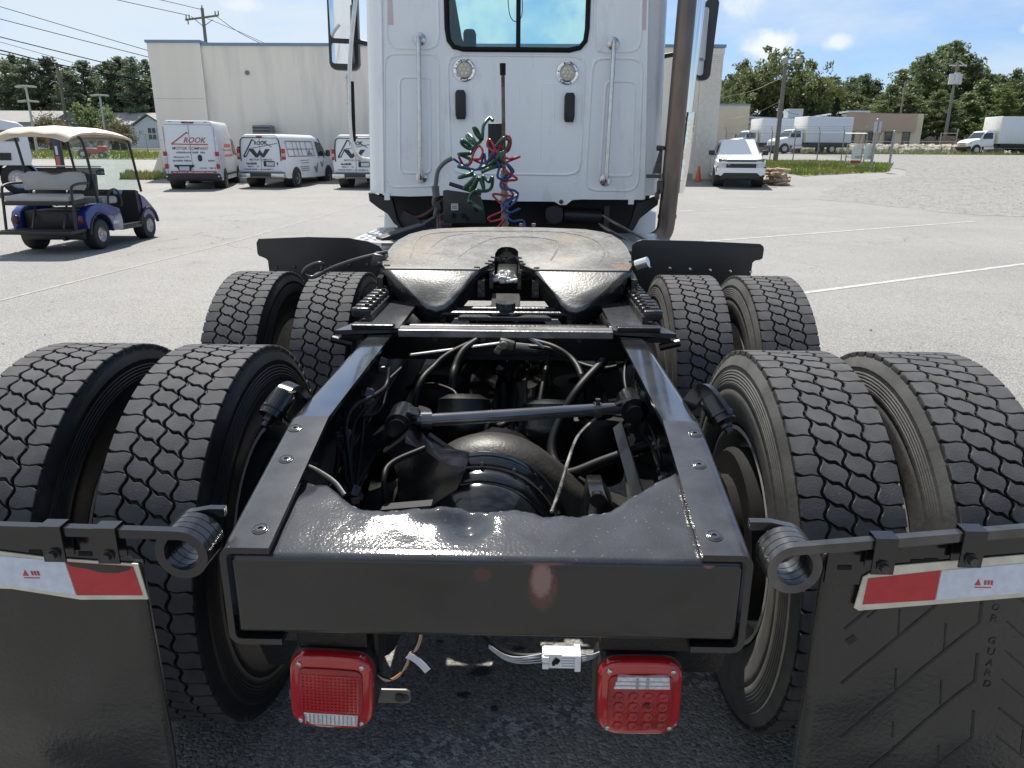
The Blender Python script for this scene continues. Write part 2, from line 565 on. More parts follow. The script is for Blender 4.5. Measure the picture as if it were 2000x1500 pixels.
M_ASPH = asphalt()
M_PAINT_W = mat('worn_white_line', (.40, .398, .38), .75, var=.15, vs=30, col2=(.29, .283, .265), c2s=11, c2t=(.43, .58))
M_GRAVEL = mat('grey_gravel', (.215, .21, .198), .95, var=.4, vs=22, bump=.5, bs=24, bd=.012, col2=(.14, .137, .13), c2s=3.5, c2t=(.48, .66), detail=8)
M_GRASS = mat('dry_lawn', (.17, .20, .05), .9, var=.3, vs=1.4, bump=.6, bs=18, bd=.06, col2=(.22, .20, .075), c2s=.5, c2t=(.5, .7), detail=8)
M_BLADE = mat('grass_blade', (.22, .28, .055), .7, var=.3, vs=.6, col2=(.36, .32, .12), c2s=.45, c2t=(.46, .62))

def strip(name, ys, xr, m, dz=0., kind='structure', nx=2, jag=0.):
    """sheet following the terrain; xr(y) -> (x0, x1)"""
    bm = bmesh.new(); rows = []
    for y in ys:
        x0, x1 = xr(y)
        if jag:
            x0 += jag * fbm(y * .35, 3.1); x1 += jag * fbm(y * .35, 9.7)
        rows.append([bm.verts.new((x0 + (x1 - x0) * k / (nx - 1), y, ground_z(y) + dz)) for k in range(nx)])
    for a, b in zip(rows, rows[1:]):
        for k in range(nx - 1):
            bm.faces.new((a[k], a[k + 1], b[k + 1], b[k]))
    me = bpy.data.meshes.new(name); bm.to_mesh(me); bm.free(); me.materials.append(m); me.shade_smooth()
    return link(name, me, kind=kind)

strip('ground', [t[0] for t in TERR], lambda y: (-2500, 2500), M_ASPH, nx=2)

def fy(a, b, n):
    return [a + (b - a) * i / n for i in range(n + 1)]
def lerp_tab(tab, y):
    for (a, va), (b, vb) in zip(tab, tab[1:]):
        if y <= b:
            return va + (vb - va) * max(0, (y - a)) / (b - a)
    return tab[-1][1]
def poly_sheet(name, pts, m, dz, kind='structure', sub=1.2, jag=.25):
    """irregular patch on the terrain, its edge roughened"""
    P = []
    n = len(pts)
    for i in range(n):
        a, b = Vector(pts[i]), Vector(pts[(i + 1) % n])
        k = max(1, int((b - a).length / sub))
        for j in range(k):
            q = a.lerp(b, j / k)
            P.append((q.x + jag * fbm(q.x * .8, q.y * .8, 1.), q.y + jag * fbm(q.x * .8, q.y * .8, 7.)))
    bm = bmesh.new()
    vs = [bm.verts.new((p[0], p[1], 0)) for p in P]
    es = [bm.edges.new((vs[i], vs[(i + 1) % len(vs)])) for i in range(len(vs))]
    bmesh.ops.triangle_fill(bm, use_beauty=True, edges=es)
    for yb in [t[0] for t in TERR[1:-2]]:
        bmesh.ops.bisect_plane(bm, geom=bm.verts[:] + bm.edges[:] + bm.faces[:], plane_co=(0, yb, 0), plane_no=(0, 1, 0))
    for v in bm.verts:
        v.co.z = ground_z(v.co.y) + dz
    bmesh.ops.recalc_face_normals(bm, faces=bm.faces)
    for f in bm.faces:
        if f.normal.z < 0: f.normal_flip()
    me = bpy.data.meshes.new(name); bm.to_mesh(me); bm.free(); me.materials.append(m)
    return link(name, me, kind=kind)

poly_sheet('gravel_lot', [(10.2, 24.5), (12.2, 18.6), (22, 14.5), (60, 12), (75, 30), (75, 62.5), (24, 62.5), (21.0, 44), (19.4, 37.2), (14.5, 33.5), (12.5, 30)], M_GRAVEL, .004, jag=.7)
poly_sheet('grass_verge', [(12.6, 40.2), (13.7, 36.6), (19.0, 38.9), (21.2, 43.2), (18.6, 46.4), (13.6, 46.4)], M_GRASS, .02, jag=.2, sub=.6)
poly_sheet('grass_bank', [(24, 63.2), (75, 62.8), (75, 66.5), (24, 67.5)], M_GRASS, .03, jag=.3)
poly_sheet('grass_strip', [(-60, 44.0), (-17.9, 44.0), (-17.9, 60), (-60, 60)], M_GRASS, .02, jag=.3)
poly_sheet('grass_tuft_bed', [(-18.6, 33.0), (-17.0, 32.9), (-16.6, 34.4), (-19.4, 35.2)], M_GRASS, .02, jag=.2, sub=.4)
poly_sheet('forest_floor', [(-90, 62), (-24, 62), (-10, 72), (14, 72), (30, 84), (90, 76), (160, 140), (-160, 140)], mat('forest_floor', (.06, .065, .03), .95, var=.4, vs=.3), .025)

def blades(name, pts, zoff=.02, n=4000, h=.16, seed=3):
    rnd = random.Random(seed)
    xs = [p[0] for p in pts]; ys = [p[1] for p in pts]
    def inside(x, y):
        c = False; j = len(pts) - 1
        for i in range(len(pts)):
            if (pts[i][1] > y) != (pts[j][1] > y) and x < (pts[j][0] - pts[i][0]) * (y - pts[i][1]) / (pts[j][1] - pts[i][1]) + pts[i][0]:
                c = not c
            j = i
        return c
    V, F = [], []
    while len(F) < n:
        x = rnd.uniform(min(xs), max(xs)); y = rnd.uniform(min(ys), max(ys))
        if not inside(x, y): continue
        a = rnd.uniform(0, 6.28); w = rnd.uniform(.02, .05); hh = h * rnd.uniform(.4, 1.3)
        z = ground_z(y) + zoff
        i = len(V)
        V += [(x - w * math.cos(a), y - w * math.sin(a), z), (x + w * math.cos(a), y + w * math.sin(a), z), (x + rnd.uniform(-.08, .08), y + rnd.uniform(-.08, .08), z + hh)]
        F.append((i, i + 1, i + 2))
    me = bpy.data.meshes.new(name); me.from_pydata(V, [], F); me.materials.append(M_BLADE)
    return link(name, me, kind='stuff')
blades('grass', [(12.6, 40.2), (13.7, 36.6), (19.0, 38.9), (21.2, 43.2), (18.6, 46.4), (13.6, 46.4)], n=9000)
blades('grass', [(-40, 44.0), (-17.9, 44.0), (-17.9, 56), (-40, 56)], n=6000, h=.2, seed=5)
blades('grass', [(-18.6, 33.0), (-17.0, 32.9), (-16.6, 34.4), (-19.4, 35.2)], n=1500, h=.25, seed=6)
blades('grass', [(24, 63.2), (60, 62.8), (60, 66.5), (24, 67.5)], n=4000, h=.25, seed=7)

# loose stones lying on the gravel and on the near asphalt
def stones(name, region, n, smin, smax, m, seed):
    rnd = random.Random(seed); V, F = [], []
    for _ in range(n):
        while True:
            x, y = region(rnd)
            if x is not None: break
        s = rnd.uniform(smin, smax); z = ground_z(y) + .006; a = rnd.uniform(0, 6.28); i = len(V)
        c, d = math.cos(a) * s, math.sin(a) * s
        V += [(x + c, y + d, z), (x - d, y + c, z), (x - c, y - d, z), (x + d, y - c, z), (x + rnd.uniform(-.3, .3) * s, y + rnd.uniform(-.3, .3) * s, z + s * rnd.uniform(.2, .5))]
        F += [(i, i + 1, i + 4), (i + 1, i + 2, i + 4), (i + 2, i + 3, i + 4), (i + 3, i, i + 4)]
    me = bpy.data.meshes.new(name); me.from_pydata(V, [], F); me.materials.append(m)
    return link(name, me, kind='stuff')
def reg_gravel(r):
    y = 15 + 47 * r.random() ** 1.5; x = r.uniform(10, 60)
    lo = lerp_tab([(15, 21), (18.6, 12), (24, 10.5), (30, 12.8), (33.5, 15), (37, 19.8), (44, 21.5), (62, 24.5)], y)
    return (x, y) if x > lo and not (12.4 < x < 21.5 and 36 < y < 46.5) else (None, None)
stones('gravel', reg_gravel, 16000, .02, .05, mat('gravel_stone', (.25, .245, .232), .9, var=.35, vs=3.0, col2=(.16, .157, .15), c2s=4, c2t=(.5, .6)), 11)
def reg_asph(r):
    y = 2.5 + 25 * r.random() ** 1.3
    return (r.uniform(-.8, .8) * (y + 3) * 1.2, y)
stones('loose_grit', reg_asph, 380, .006, .016, mat('dark_grit', (.07, .067, .062), .9), 12)

# painted lines and the seam in the paving
def painted(name, a, b, w, m, dz=.004):
    a, b = Vector(a), Vector(b); d = (b - a).normalized(); s = Vector((-d.y, d.x)) * w / 2
    k = max(2, int((b - a).length / .5)); bm = bmesh.new(); L, Rr = [], []
    for i in range(k + 1):
        q = a.lerp(b, i / k); j = .006 * fbm(i * 1.7, 4)
        L.append(bm.verts.new((q.x + s.x + j, q.y + s.y + j, ground_z(q.y) + dz)))
        Rr.append(bm.verts.new((q.x - s.x + j, q.y - s.y + j, ground_z(q.y) + dz)))
    for i in range(k):
        bm.faces.new((L[i], Rr[i], Rr[i + 1], L[i + 1]))
    me = bpy.data.meshes.new(name); bm.to_mesh(me); bm.free(); me.materials.append(m)
    return link(name, me, kind='structure')
painted('parking_line', (2.2, 6.75), (12.5, 13.25), .10, M_PAINT_W)
painted('parking_line', (2.4, 12.25), (10.95, 17.2), .10, M_PAINT_W)
painted('parking_line', (3.0, 18.8), (8.8, 22.1), .10, mat('faded_white_line', (.40, .395, .375), .8, var=.2, vs=20, col2=(.28, .275, .26), c2s=6, c2t=(.4, .6)))
painted('paving_seam', (-5.6, 5.6), (-4.7, 24), .05, mat('paving_seam', (.32, .312, .29), .9, var=.25, vs=12, col2=(.24, .235, .22), c2s=5, c2t=(.4, .6)))

# ------------------------------------------------------------------ warehouse
M_WALL = mat('beige_wall', (.77, .72, .63), .85, var=.04, vs=.5, col2=(.60, .57, .51), c2s=.5, c2t=(.46, .70), bump=.15, bs=14, stretch=(3, 3, .35))
M_FLASH = mat('blue_flashing', (.16, .24, .34), .45, var=.08)
M_DOWN = mat('downpipe_paint', (.42, .40, .36), .6)
def warehouse():
    t = thing('warehouse', 'long windowless beige warehouse wall behind the truck cab', 'warehouse', (0, 35, 0))
    zt = 6.35
    b = MB(); b.span((-15.04, .10, 0), (7.95, 26, zt)); b.obj('wall', M_WALL, t, 0)
    b = MB(); b.span((-17.5, 0, 0), (-15.042, 25.9, zt + .10)); b.obj('wall', mat('beige_panel', (.745, .695, .61), .85, var=.04, vs=.5, bump=.15, bs=14, stretch=(3, 3, .35)), t, 0, label='slightly proud end bay of the beige wall')
    # painted brick pier at the right end: each course is raised geometry
    pm = mat('painted_brick', (.66, .63, .57), .85, var=.08, vs=6, bump=.25, bs=30)
    b = MB(); b.span((7.953, .02, 0), (8.93, 25.9, zt - .02))
    rnd = random.Random(4)
    z = .62
    k = 0
    while z < zt - .35:
        x = 7.96 + (.11 if k % 2 else 0)
        while x < 8.90:
            w = min(.205, 8.92 - x)
            if w > .05:
                b.span((x, .004 - rnd.uniform(0, .008), z), (x + w, .03, z + .066))
            x += .22
        z += .081; k += 1
    b.obj('brick_pier', pm, t, 0)
    b = MB(); b.span((-17.56, -.06, zt + .103), (-15.0, 26, zt + .22)); b.obj('coping', M_FLASH, t, 0)
    b = MB(); b.span((-14.996, .03, zt + .003), (7.95, 26, zt + .12)); b.span((7.953, -.05, zt - .017), (9.0, 26, zt + .115)); b.obj('coping', M_FLASH, t, 0)
    b = MB(); b.span((7.953, -.03, zt - .32), (8.96, .0, zt - .05), .01); b.obj('pier_cap', pm, t, 0)
    # faint panel joints and fixings
    b = MB()
    for zz in (2.2, 4.05):
        b.span((-17.45, -.006, zz), (-15.1, .0, zz + .02))
    b.obj('panel_joint', M_DOWN, t, 0)
    b = MB(); b.cyl((-8.35, .06, 0.6), (-8.35, .06, zt - 1.2), .035, seg=8)
    for zz in (2.4, 3.9, 5.0): b.box((-8.35, .07, zz), (.16, .06, .05))
    b.obj('conduit_pipe', M_DOWN, t)
    b = MB(); b.cyl((-13.0, .1, 5.2), (-13.0, .02, 5.2), .1, seg=14); b.cyl((-13.0, .02, 5.2), (-13.0, -.06, 5.17), .07, .04, seg=14)
    b.obj('wall_vent', mat('vent_grey', (.2, .2, .2), .5), t)
    # flared concrete foot at the left corner
    b = MB(); b.prism([(-17.52, .5), (-17.52, 1.75), (-18.15, .5)], 'y', .02, .5); b.obj('corner_buttress', M_WALL, t, 0)
    b = MB(); b.span((-17.5, -.012, .45), (-15.05, .0, .95)); b.span((-15.03, .086, .45), (7.94, .1, .85)); b.obj('plinth', mat('stained_plinth', (.33, .32, .29), .9, var=.25, vs=2), t, 0)
warehouse()

# low buildings across the road on the right
M_STUCCO = mat('cream_stucco', (.53, .47, .36), .9, var=.06, vs=.6)
M_FASCIA = mat('tan_fascia', (.36, .285, .225), .85, var=.06, vs=.6)
M_GLASSD = mat('dark_glazing', (.03, .035, .035), .08, var=.2, spec=.6)
M_FRAME = mat('bronze_frame', (.10, .085, .07), .5)
def low_buildings():
    t = thing('low_shop', 'low cream building with a tan fascia band and a row of dark windows', 'building', (36.2, 78, 2.1))
    b = MB(); b.span((-3.7, 0, 0), (4.05, 9, 3.95)); b.obj('wall', M_STUCCO, t, 0)
    b = MB(); b.prism([(-3.72, 2.35), (3.25, 2.2), (3.25, 3.9), (-3.72, 4.02)], 'y', -.35, -.003); b.obj('fascia', M_FASCIA, t, 0)
    b = MB(); b.span((-3.8, -.4, 4.03), (-1.6, 9, 4.2)); b.obj('roof', mat('pale_metal_roof', (.5, .56, .62), .4), t, 0)
    for x in (-3.05, -1.2, .75, 2.55):
        b = MB(); b.span((x - .32, -.04, .62), (x + .32, -.004, 2.1)); w = b.obj('window', M_GLASSD, t, 0)
        b = MB()
        for q in (-.34, .34): b.span((x + q - .04, -.09, .55), (x + q + .04, -.02, 2.15))
        b.span((x - .38, -.09, 2.1), (x + .38, -.02, 2.18)); b.span((x - .3, -.085, 1.62), (x + .3, -.025, 1.67))
        b.obj('frame', M_FRAME, w, 0)
    for x in (-2.2, -.35): 
        b = MB(); b.prism([(x - .12, .4), (x + .3, 2.15), (x + .42, 2.15), (x + .1, .4)], 'y', -.3, -.05); b.obj('post', M_STUCCO, t, 0)
    t2 = thing('flat_roofed_store', 'flat roofed tan store with pale metal roof edge behind the box trucks', 'building', (27.6, 80, 2.1))
    b = MB(); b.span((-5.6, 0, 0), (4.9, 8, 3.05)); b.obj('wall', M_FASCIA, t2, 0)
    b = MB(); b.prism([(-5.6, 3.053), (4.95, 3.053), (4.95, 3.35), (-2.6, 3.65), (-5.6, 3.75)], 'y', -.2, 8); b.obj('roof', mat('pale_metal_roof'), t2, 0)
    b = MB(); b.span((-.1, 1.0, 3.5), (1.5, 2.4, 4.55), .03); b.span((.1, .96, 3.7), (1.3, .99, 4.3)); b.obj('rooftop_unit', mat('galvanised', (.42, .45, .47), .45, var=.1), t2, 0)
    b = MB(); b.span((-5.2, -.25, 3.3), (-4.0, -.205, 3.55)); b.obj('vent_louvre', mat('louvre_grey', (.25, .25, .24), .5), t2, 0)
    t3 = thing('cream_annex', 'taller plain cream block beside the warehouse corner with blue roof edge', 'building', (19.9, 75, 2.1))
    b = MB(); b.span((-3.5, 0, 0), (1.85, 5, 4.45)); b.obj('wall', M_STUCCO, t3, 0)
    b = MB(); b.span((-3.55, -.06, 4.453), (1.9, 5.05, 4.6)); b.obj('roof', M_FLASH, t3, 0)
low_buildings()

# white houses far left
def house(name, label, x, y, w, d, h, rh, wall, roofm, wins, gable_front=True):
    z0 = ground_z(y)
    t = thing(name, label, 'house', (x, y, z0))
    b = MB(); b.span((-w / 2, 0, 0), (w / 2, d, h)); b.obj('wall', wall, t, 0)
    b = MB()
    if gable_front:
        b.prism([(-w / 2, h + .002), (w / 2, h + .002), (0, h + rh)], 'y', 0.0, d); 
        b.obj('gable', wall, t, 0)
        b = MB()
        b.prism([(-w / 2 - .3, h - .08), (0, h + rh + .14), (w / 2 + .3, h - .08), (w / 2 + .3, h + .06), (0, h + rh + .28), (-w / 2 - .3, h + .06)], 'y', -.25, d + .2)
    else:
        b.prism([(-.3, h + .003), (d / 2, h + rh), (d + .3, h + .003)], 'x', -w / 2 - .2, w / 2 + .2)
    b.obj('roof', roofm, t, 0)
    for (wx, wz, ww, wh) in wins:
        b = MB(); b.span((wx - ww / 2, -.05, wz), (wx + ww / 2, -.004, wz + wh)); wo = b.obj('window', M_GLASSD, t, 0)
        b = MB()
        b.span((wx - .03, -.09, wz), (wx + .03, -.052, wz + wh)); b.span((wx - ww / 2, -.085, wz + wh / 2 - .03), (wx + ww / 2, -.055, wz + wh / 2 + .03))
        for q in (-1, 1): b.span((wx + q * ww / 2 - .05, -.09, wz - .05), (wx + q * ww / 2 + .05, -.03, wz + wh + .05))
        b.obj('frame', mat('white_trim', (.7, .7, .7), .5), wo, 0)
M_WCLAP = mat('white_clapboard', (.62, .66, .70), .7, var=.05, vs=3, stretch=(.2, .2, 8))
M_SHNG = mat('grey_shingle', (.27, .26, .25), .9, var=.15, vs=6)
house('white_house', 'white gabled house with a dark four pane window left of the warehouse', -43.4, 86, 3.2, 8, 2.5, 1.0, M_WCLAP, M_SHNG, [(.35, 1.0, 1.0, 1.2), (-1.0, 1.6, .4, .3)])
house('white_house', 'long white bungalow with grey shingle roof behind the small reddish trees', -48.5, 88, 7.0, 7, 2.6, 1.5, M_WCLAP, M_SHNG, [(-2, 1, 1, 1.1), (1.2, 1, 1, 1.1)], False)
house('blue_house', 'pale blue house half hidden behind the golf cart roof and trees', -57.5, 84, 8, 7, 2.7, 1.4, mat('pale_blue_siding', (.36, .43, .50), .7, var=.06, vs=3), M_SHNG, [(1.0, 1, 1.1, 1.2), (-2, 1, 1, 1.2)], False)
# ================================================================== TRACTOR UNIT
M_BLK = mat('black_gloss_paint', (.010, .010, .011), .16, var=.3, vs=5, bump=.12, bs=160, bd=.0015, spec=.6, rvar=.05)
def flange_paint():
    return mat('sparkle_fleck_black_paint', (.034, .036, .042), .56, var=.3, vs=22, bump=.3, bs=420, bd=.0009, col2=(.07, .07, .075), c2s=210, c2t=(.62, .74), spec=.05, coat=1., coatr=.10, coatbump=.35, coatbs=260)  # greyer base and pale flecks paint in sky sheen and sun sparkle
M_FLG = flange_paint()
M_FLG2 = mat('glossy_flange_paint', (.016, .017, .020), .17, var=.3, vs=14, bump=.12, bs=120, bd=.0012, spec=.75, coat=.6, rvar=.06)
M_DARK = mat('dark_chassis', (.0045, .0045, .005), .34, var=.4, vs=12, bump=.3, bs=90, spec=.35)
M_MATTE = mat('matte_black', (.014, .014, .015), .55, var=.3, vs=14, bump=.2, bs=120)
M_RUB = mat('rubber_hose', (.0045, .0045, .005), .5, var=.2, spec=.22)
M_BOLT = mat('bare_bolt', (.06, .06, .063), .35, metal=.6, var=.3, vs=40)
M_STEEL = mat('bright_steel', (.55, .55, .54), .25, metal=1., var=.1, vs=30)
M_CHROME = mat('chrome', (.82, .82, .82), .06, metal=1., var=.02)
M_WHITE = mat('white_cab_paint', (.81, .83, .85), .22, var=.025, vs=2, col2=(.60, .61, .62), c2s=6, c2t=(.56, .82), coat=.4, stretch=(1.6, 1, .5), bump=.04, bs=4, bd=.02)
M_FLAP = mat('mud_flap_rubber', (.017, .017, .016), .24, var=.3, vs=5, bump=.5, bs=130, bd=.0015, spec=.55, col2=(.05, .05, .046), c2s=2.2, c2t=(.56, .75))

truck = thing('semi_truck', 'white day cab semi tractor with black chassis and fifth wheel seen from behind', 'truck')

# ---- tyres: real tread blocks
TR = 0.503
def tyre_mesh(name, wall_mat, tread_mat, groove_mat, wornness=1.0):
    b = MB()
    R0 = TR - .011
    prof = [(-.103, .288), (-.122, .305), (-.134, .345), (-.1385, .385), (-.1400, .400)]
    xc = lambda r: -.1400 + .0195 * (max(r - .400, 0) / .10) ** 1.9
    prof += [(xc(.404) + .002, .404), (xc(.407) + .002, .407), (xc(.409), .409)]
    for k in range(5):
        r = .425 + .0085 * k
        prof += [(xc(r), r), (xc(r) + .0017, r + .0012), (xc(r) + .0017, r + .003), (xc(r + .0045), r + .0045)]
    prof += [(xc(.472), .472), (xc(.4725) - .0012, .4735), (xc(.482) - .0012, .482), (xc(.492) - .0006, .492), (-.1205, .5005), (-.117, R0)]
    prof = [(x * .928, .288 + (r - .288) * (TR - .288) / .2297) if r < R0 - 1e-4 and abs(x) > .1175 or r < .49 else (-.1085, R0) for x, r in prof]
    full = prof + [(-.06, R0), (0, R0), (.06, R0)] + [(-p[0], p[1]) for p in prof[::-1]]
    b.mi = 0
    st = len(b.bm.faces)
    b.lathe(full, (0, 0, 0), (1, 0, 0), 72)
    for f in b.bm.faces:
        c = f.calc_center_median()
        if abs(c.x) < .107: f.material_index = 2
    b.mi = 1
    NP = 66
    P = 2 * math.pi / NP
    rows = [(-.1100, -.0560), (-.0560, 0.0), (0.0, .0560), (.0560, .1100)]
    amp = [0, .0052, .0060, .0052, 0]
    ph = [0, -.15, .23, -.35, 0]
    def gl(k, t):
        vk = [-.1100, -.0560, 0, .0560, .1100][k]
        s = math.sin(2 * math.pi * (t + ph[k]))
        return vk + amp[k] * (s + .0)
    g = .0030
    gu = .0034 / TR / P
    for r, (v0, v1) in enumerate(rows):
        for j in range(NP):
            ring = []
            n = 6
            def W(a, bb):
                off = [.05, .15, .77, .35][r]
                if r in (1, 2):
                    sl = .62 * a + .12 * math.sin(2 * math.pi * a)
                else:
                    sl = .10 * a + .05 * math.sin(2 * math.pi * a)
                t = j + off + bb + sl
                if r in (0, 3):
                    ao = a if r == 3 else 1 - a
                    gl_ = .018 + .085 * max(0, (ao - .70) / .30)
                    t += (bb - .5) * ((1 - 2 * gl_) / (1 - 2 * gu) - 1)
                l = gl(r, t) + (g if r > 0 else 0); h = gl(r + 1, t) - (g if r < 3 else 0)
                return l + (h - l) * a, t
            for k in range(n): ring.append((k / n, gu))
            for k in range(n): ring.append((1, gu + (1 - 2 * gu) * k / n))
            for k in range(n): ring.append((1 - k / n, 1 - gu))
            for k in range(n): ring.append((0, 1 - gu - (1 - 2 * gu) * k / n))
            def pt(a, bb, rad, ins):
                a = .5 + (a - .5) * (1 - ins); bb = .5 + (bb - .5) * (1 - ins)
                v, t = W(a, bb)
                ang = t * P
                return (v, math.cos(ang) * rad, math.sin(ang) * rad)
            base = [b.bm.verts.new(pt(a, q, R0 - .003, 0)) for a, q in ring]
            mid = [b.bm.verts.new(pt(a, q, TR - .0022, .015)) for a, q in ring]
            top = [b.bm.verts.new(pt(a, q, TR, .075)) for a, q in ring]
            m = len(ring)
            fs = []
            for A, Bq, mi in ((base, mid, 2), (mid, top, 3)):
                for i in range(m):
                    l = (i + 1) % m
                    f = b.bm.faces.new((A[i], A[l], Bq[l], Bq[i])); f.material_index = mi
            gp = [[None] * (n + 1) for _ in range(n + 1)]
            for k in range(n):
                gp[k][0] = top[k]; gp[n][k] = top[n + k]; gp[n - k][n] = top[2 * n + k]; gp[0][n - k] = top[3 * n + k]
            for i in range(1, n):
                for l in range(1, n):
                    gp[i][l] = b.bm.verts.new(pt(i / n, gu + (1 - 2 * gu) * l / n, TR, .075))
            for i in range(n):
                for l in range(n):
                    f = b.bm.faces.new((gp[i][l], gp[i + 1][l], gp[i + 1][l + 1], gp[i][l + 1])); f.material_index = 1
    return b.mesh(name, [wall_mat, tread_mat, groove_mat, mat('scuffed_tread_edge', (.085, .083, .078), .8, var=.4, vs=30, spec=.15, col2=(.03, .03, .03), c2s=18, c2t=(.48, .62))], 50)
M_TREAD = mat('tread_rubber', (.072, .072, .076), .78, var=.22, vs=16, bump=.5, bs=260, bd=.0012, col2=(.12, .118, .112), c2s=60, c2t=(.63, .74), c2f=.7, spec=.18)
M_GROOVE = mat('tread_groove', (.011, .011, .012), .75, var=.3, vs=20, col2=(.11, .105, .095), c2s=26, c2t=(.58, .70), c2f=.8)
M_WALL_D = mat('black_sidewall', (.010, .010, .011), .48, var=.3, vs=9, bump=.15, bs=60, col2=(.04, .039, .036), c2s=6, c2t=(.60, .78), spec=.3)  # near black wall for the left tyres
M_WALL_G = mat('grey_sidewall', (.076, .075, .072), .75, var=.22, vs=9, bump=.2, bs=60, col2=(.12, .118, .110), c2s=5, c2t=(.45, .7), spec=.25)  # greyer wall for the right tyres
TY_L = tyre_mesh('tyre', M_WALL_D, M_TREAD, M_GROOVE)
TY_R = tyre_mesh('tyre', M_WALL_G, M_TREAD, M_GROOVE)

M_RIM = mat('grey_steel_rim', (.42, .41, .39), .5, var=.15, vs=14, col2=(.16, .14, .12), c2s=12, c2t=(.55, .7))
def rim_mesh():
    b = MB()
    b.lathe([(-.112, .297), (-.113, .286), (-.100, .281), (-.09, .272), (-.05, .262), (.05, .262), (.09, .272), (.100, .281), (.113, .286), (.112, .297)], (0, 0, 0), (1, 0, 0), 40)
    b.lathe([(.06, .262), (.075, .22), (.085, .17), (.085, .08), (.085, .0)], (0, 0, 0), (1, 0, 0), 40)
    for k in range(10):
        a = 2 * math.pi * k / 10
        b.cyl((.085, .142 * math.cos(a), .142 * math.sin(a)), (.118, .142 * math.cos(a), .142 * math.sin(a)), .016, seg=6)
    b.cyl((.085, 0, 0), (.15, 0, 0), .085, .07, seg=20)
    return b.mesh('wheel', M_RIM, 35)
RIM = rim_mesh()
AX2, AX1 = .78, 2.10
def wheel(x, y, ty, flip, spin):
    w = link('wheel', RIM, truck, (x, y, TR))
    w.rotation_euler = (spin, 0, math.pi if flip else 0)
    t = link('tyre', ty, w)
    if flip: t.rotation_euler = (0, 0, math.pi)
    return w
for (y, s0) in ((AX2, .3), (AX1, 1.1)):
    wheel(-1.097, y, TY_L, True, s0); wheel(-.745, y, TY_L, True, s0 + .04)
    for sx in (-1, 1):
        b = MB(); b.lathe([(.0, .06), (.0, .225), (.015, .235), (.14, .235), (.15, .225), (.15, .10)], (sx * .625, y, TR), (sx, 0, 0), 36); b.cyl((sx * .60, y, TR), (sx * .64, y, TR), .16, seg=24); b.obj('brake_drum', mat('drum_black', (.012, .011, .010), .8, var=.4, vs=9, spec=.15), truck, 40)
    wheel(.755, y, TY_R, True, s0 + .07); wheel(1.086, y, TY_R, False, s0 + .02)
for sx, ty in ((-1, TY_L), (1, TY_R)):
    wheel(sx * 1.02, 6.35, ty, sx < 0, .5)

# ---- frame rails
def ztop(y):
    return lerp_tab([(0, .8855), (.389, .969), (6.6, .969)], y)
def rail(sx):
    secs = []
    t, w, r = .011, .082, .02
    for y in (0, .02, .2, .383, .389, .395, .6, 1.2, 3.0, 6.6):
        zt, zb = ztop(y), .702
        pts = [(w, zt)]
        for k in range(6):
            a = R(90 + 90 * k / 5); pts.append((r + r * math.cos(a), zt - r + r * math.sin(a)))
        for k in range(6):
            a = R(180 + 90 * k / 5); pts.append((r + r * math.cos(a), zb + r + r * math.sin(a)))
        pts += [(w + .006, zb), (w + .006, zb + t)]
        ri = r - t
        for k in range(4):
            a = R(270 - 90 * k / 3); pts.append((r + ri * math.cos(a), zb + r + ri * math.sin(a)))
        for k in range(4):
            a = R(180 - 90 * k / 3); pts.append((r + ri * math.cos(a), zt - r + ri * math.sin(a)))
        pts.append((w, zt - t))
        secs.append([(sx * (.43 - p[0]), y, p[1]) for p in pts])
    b = MB(); b.sweep(secs)
    o = b.obj('frame_rail', [M_BLK, M_FLG, M_FLG2], truck, 30)
    for p in o.data.polygons:
        if p.normal.z > .6 and p.center.z > .85: p.material_index = 1 if p.center.y < .388 else 2
    for (x, y) in ((.405, .345), (.392, .240), (.376, .045)):
        zz = ztop(y); sl = .2147
        b = MB()
        n = Vector((0, -sl, 1)).normalized(); c = Vector((sx * x, y, zz))
        b.lathe([(0, .0145), (.0014, .0138), (.0018, .0120), (.0010, .0112), (.0018, .0104), (.0022, .0070), (.0022, .0040), (-.002, .0038), (-.002, 0)], c, n, 20)
        b.obj('bolt', M_FLG, truck, 40)
rail(-1); rail(1)

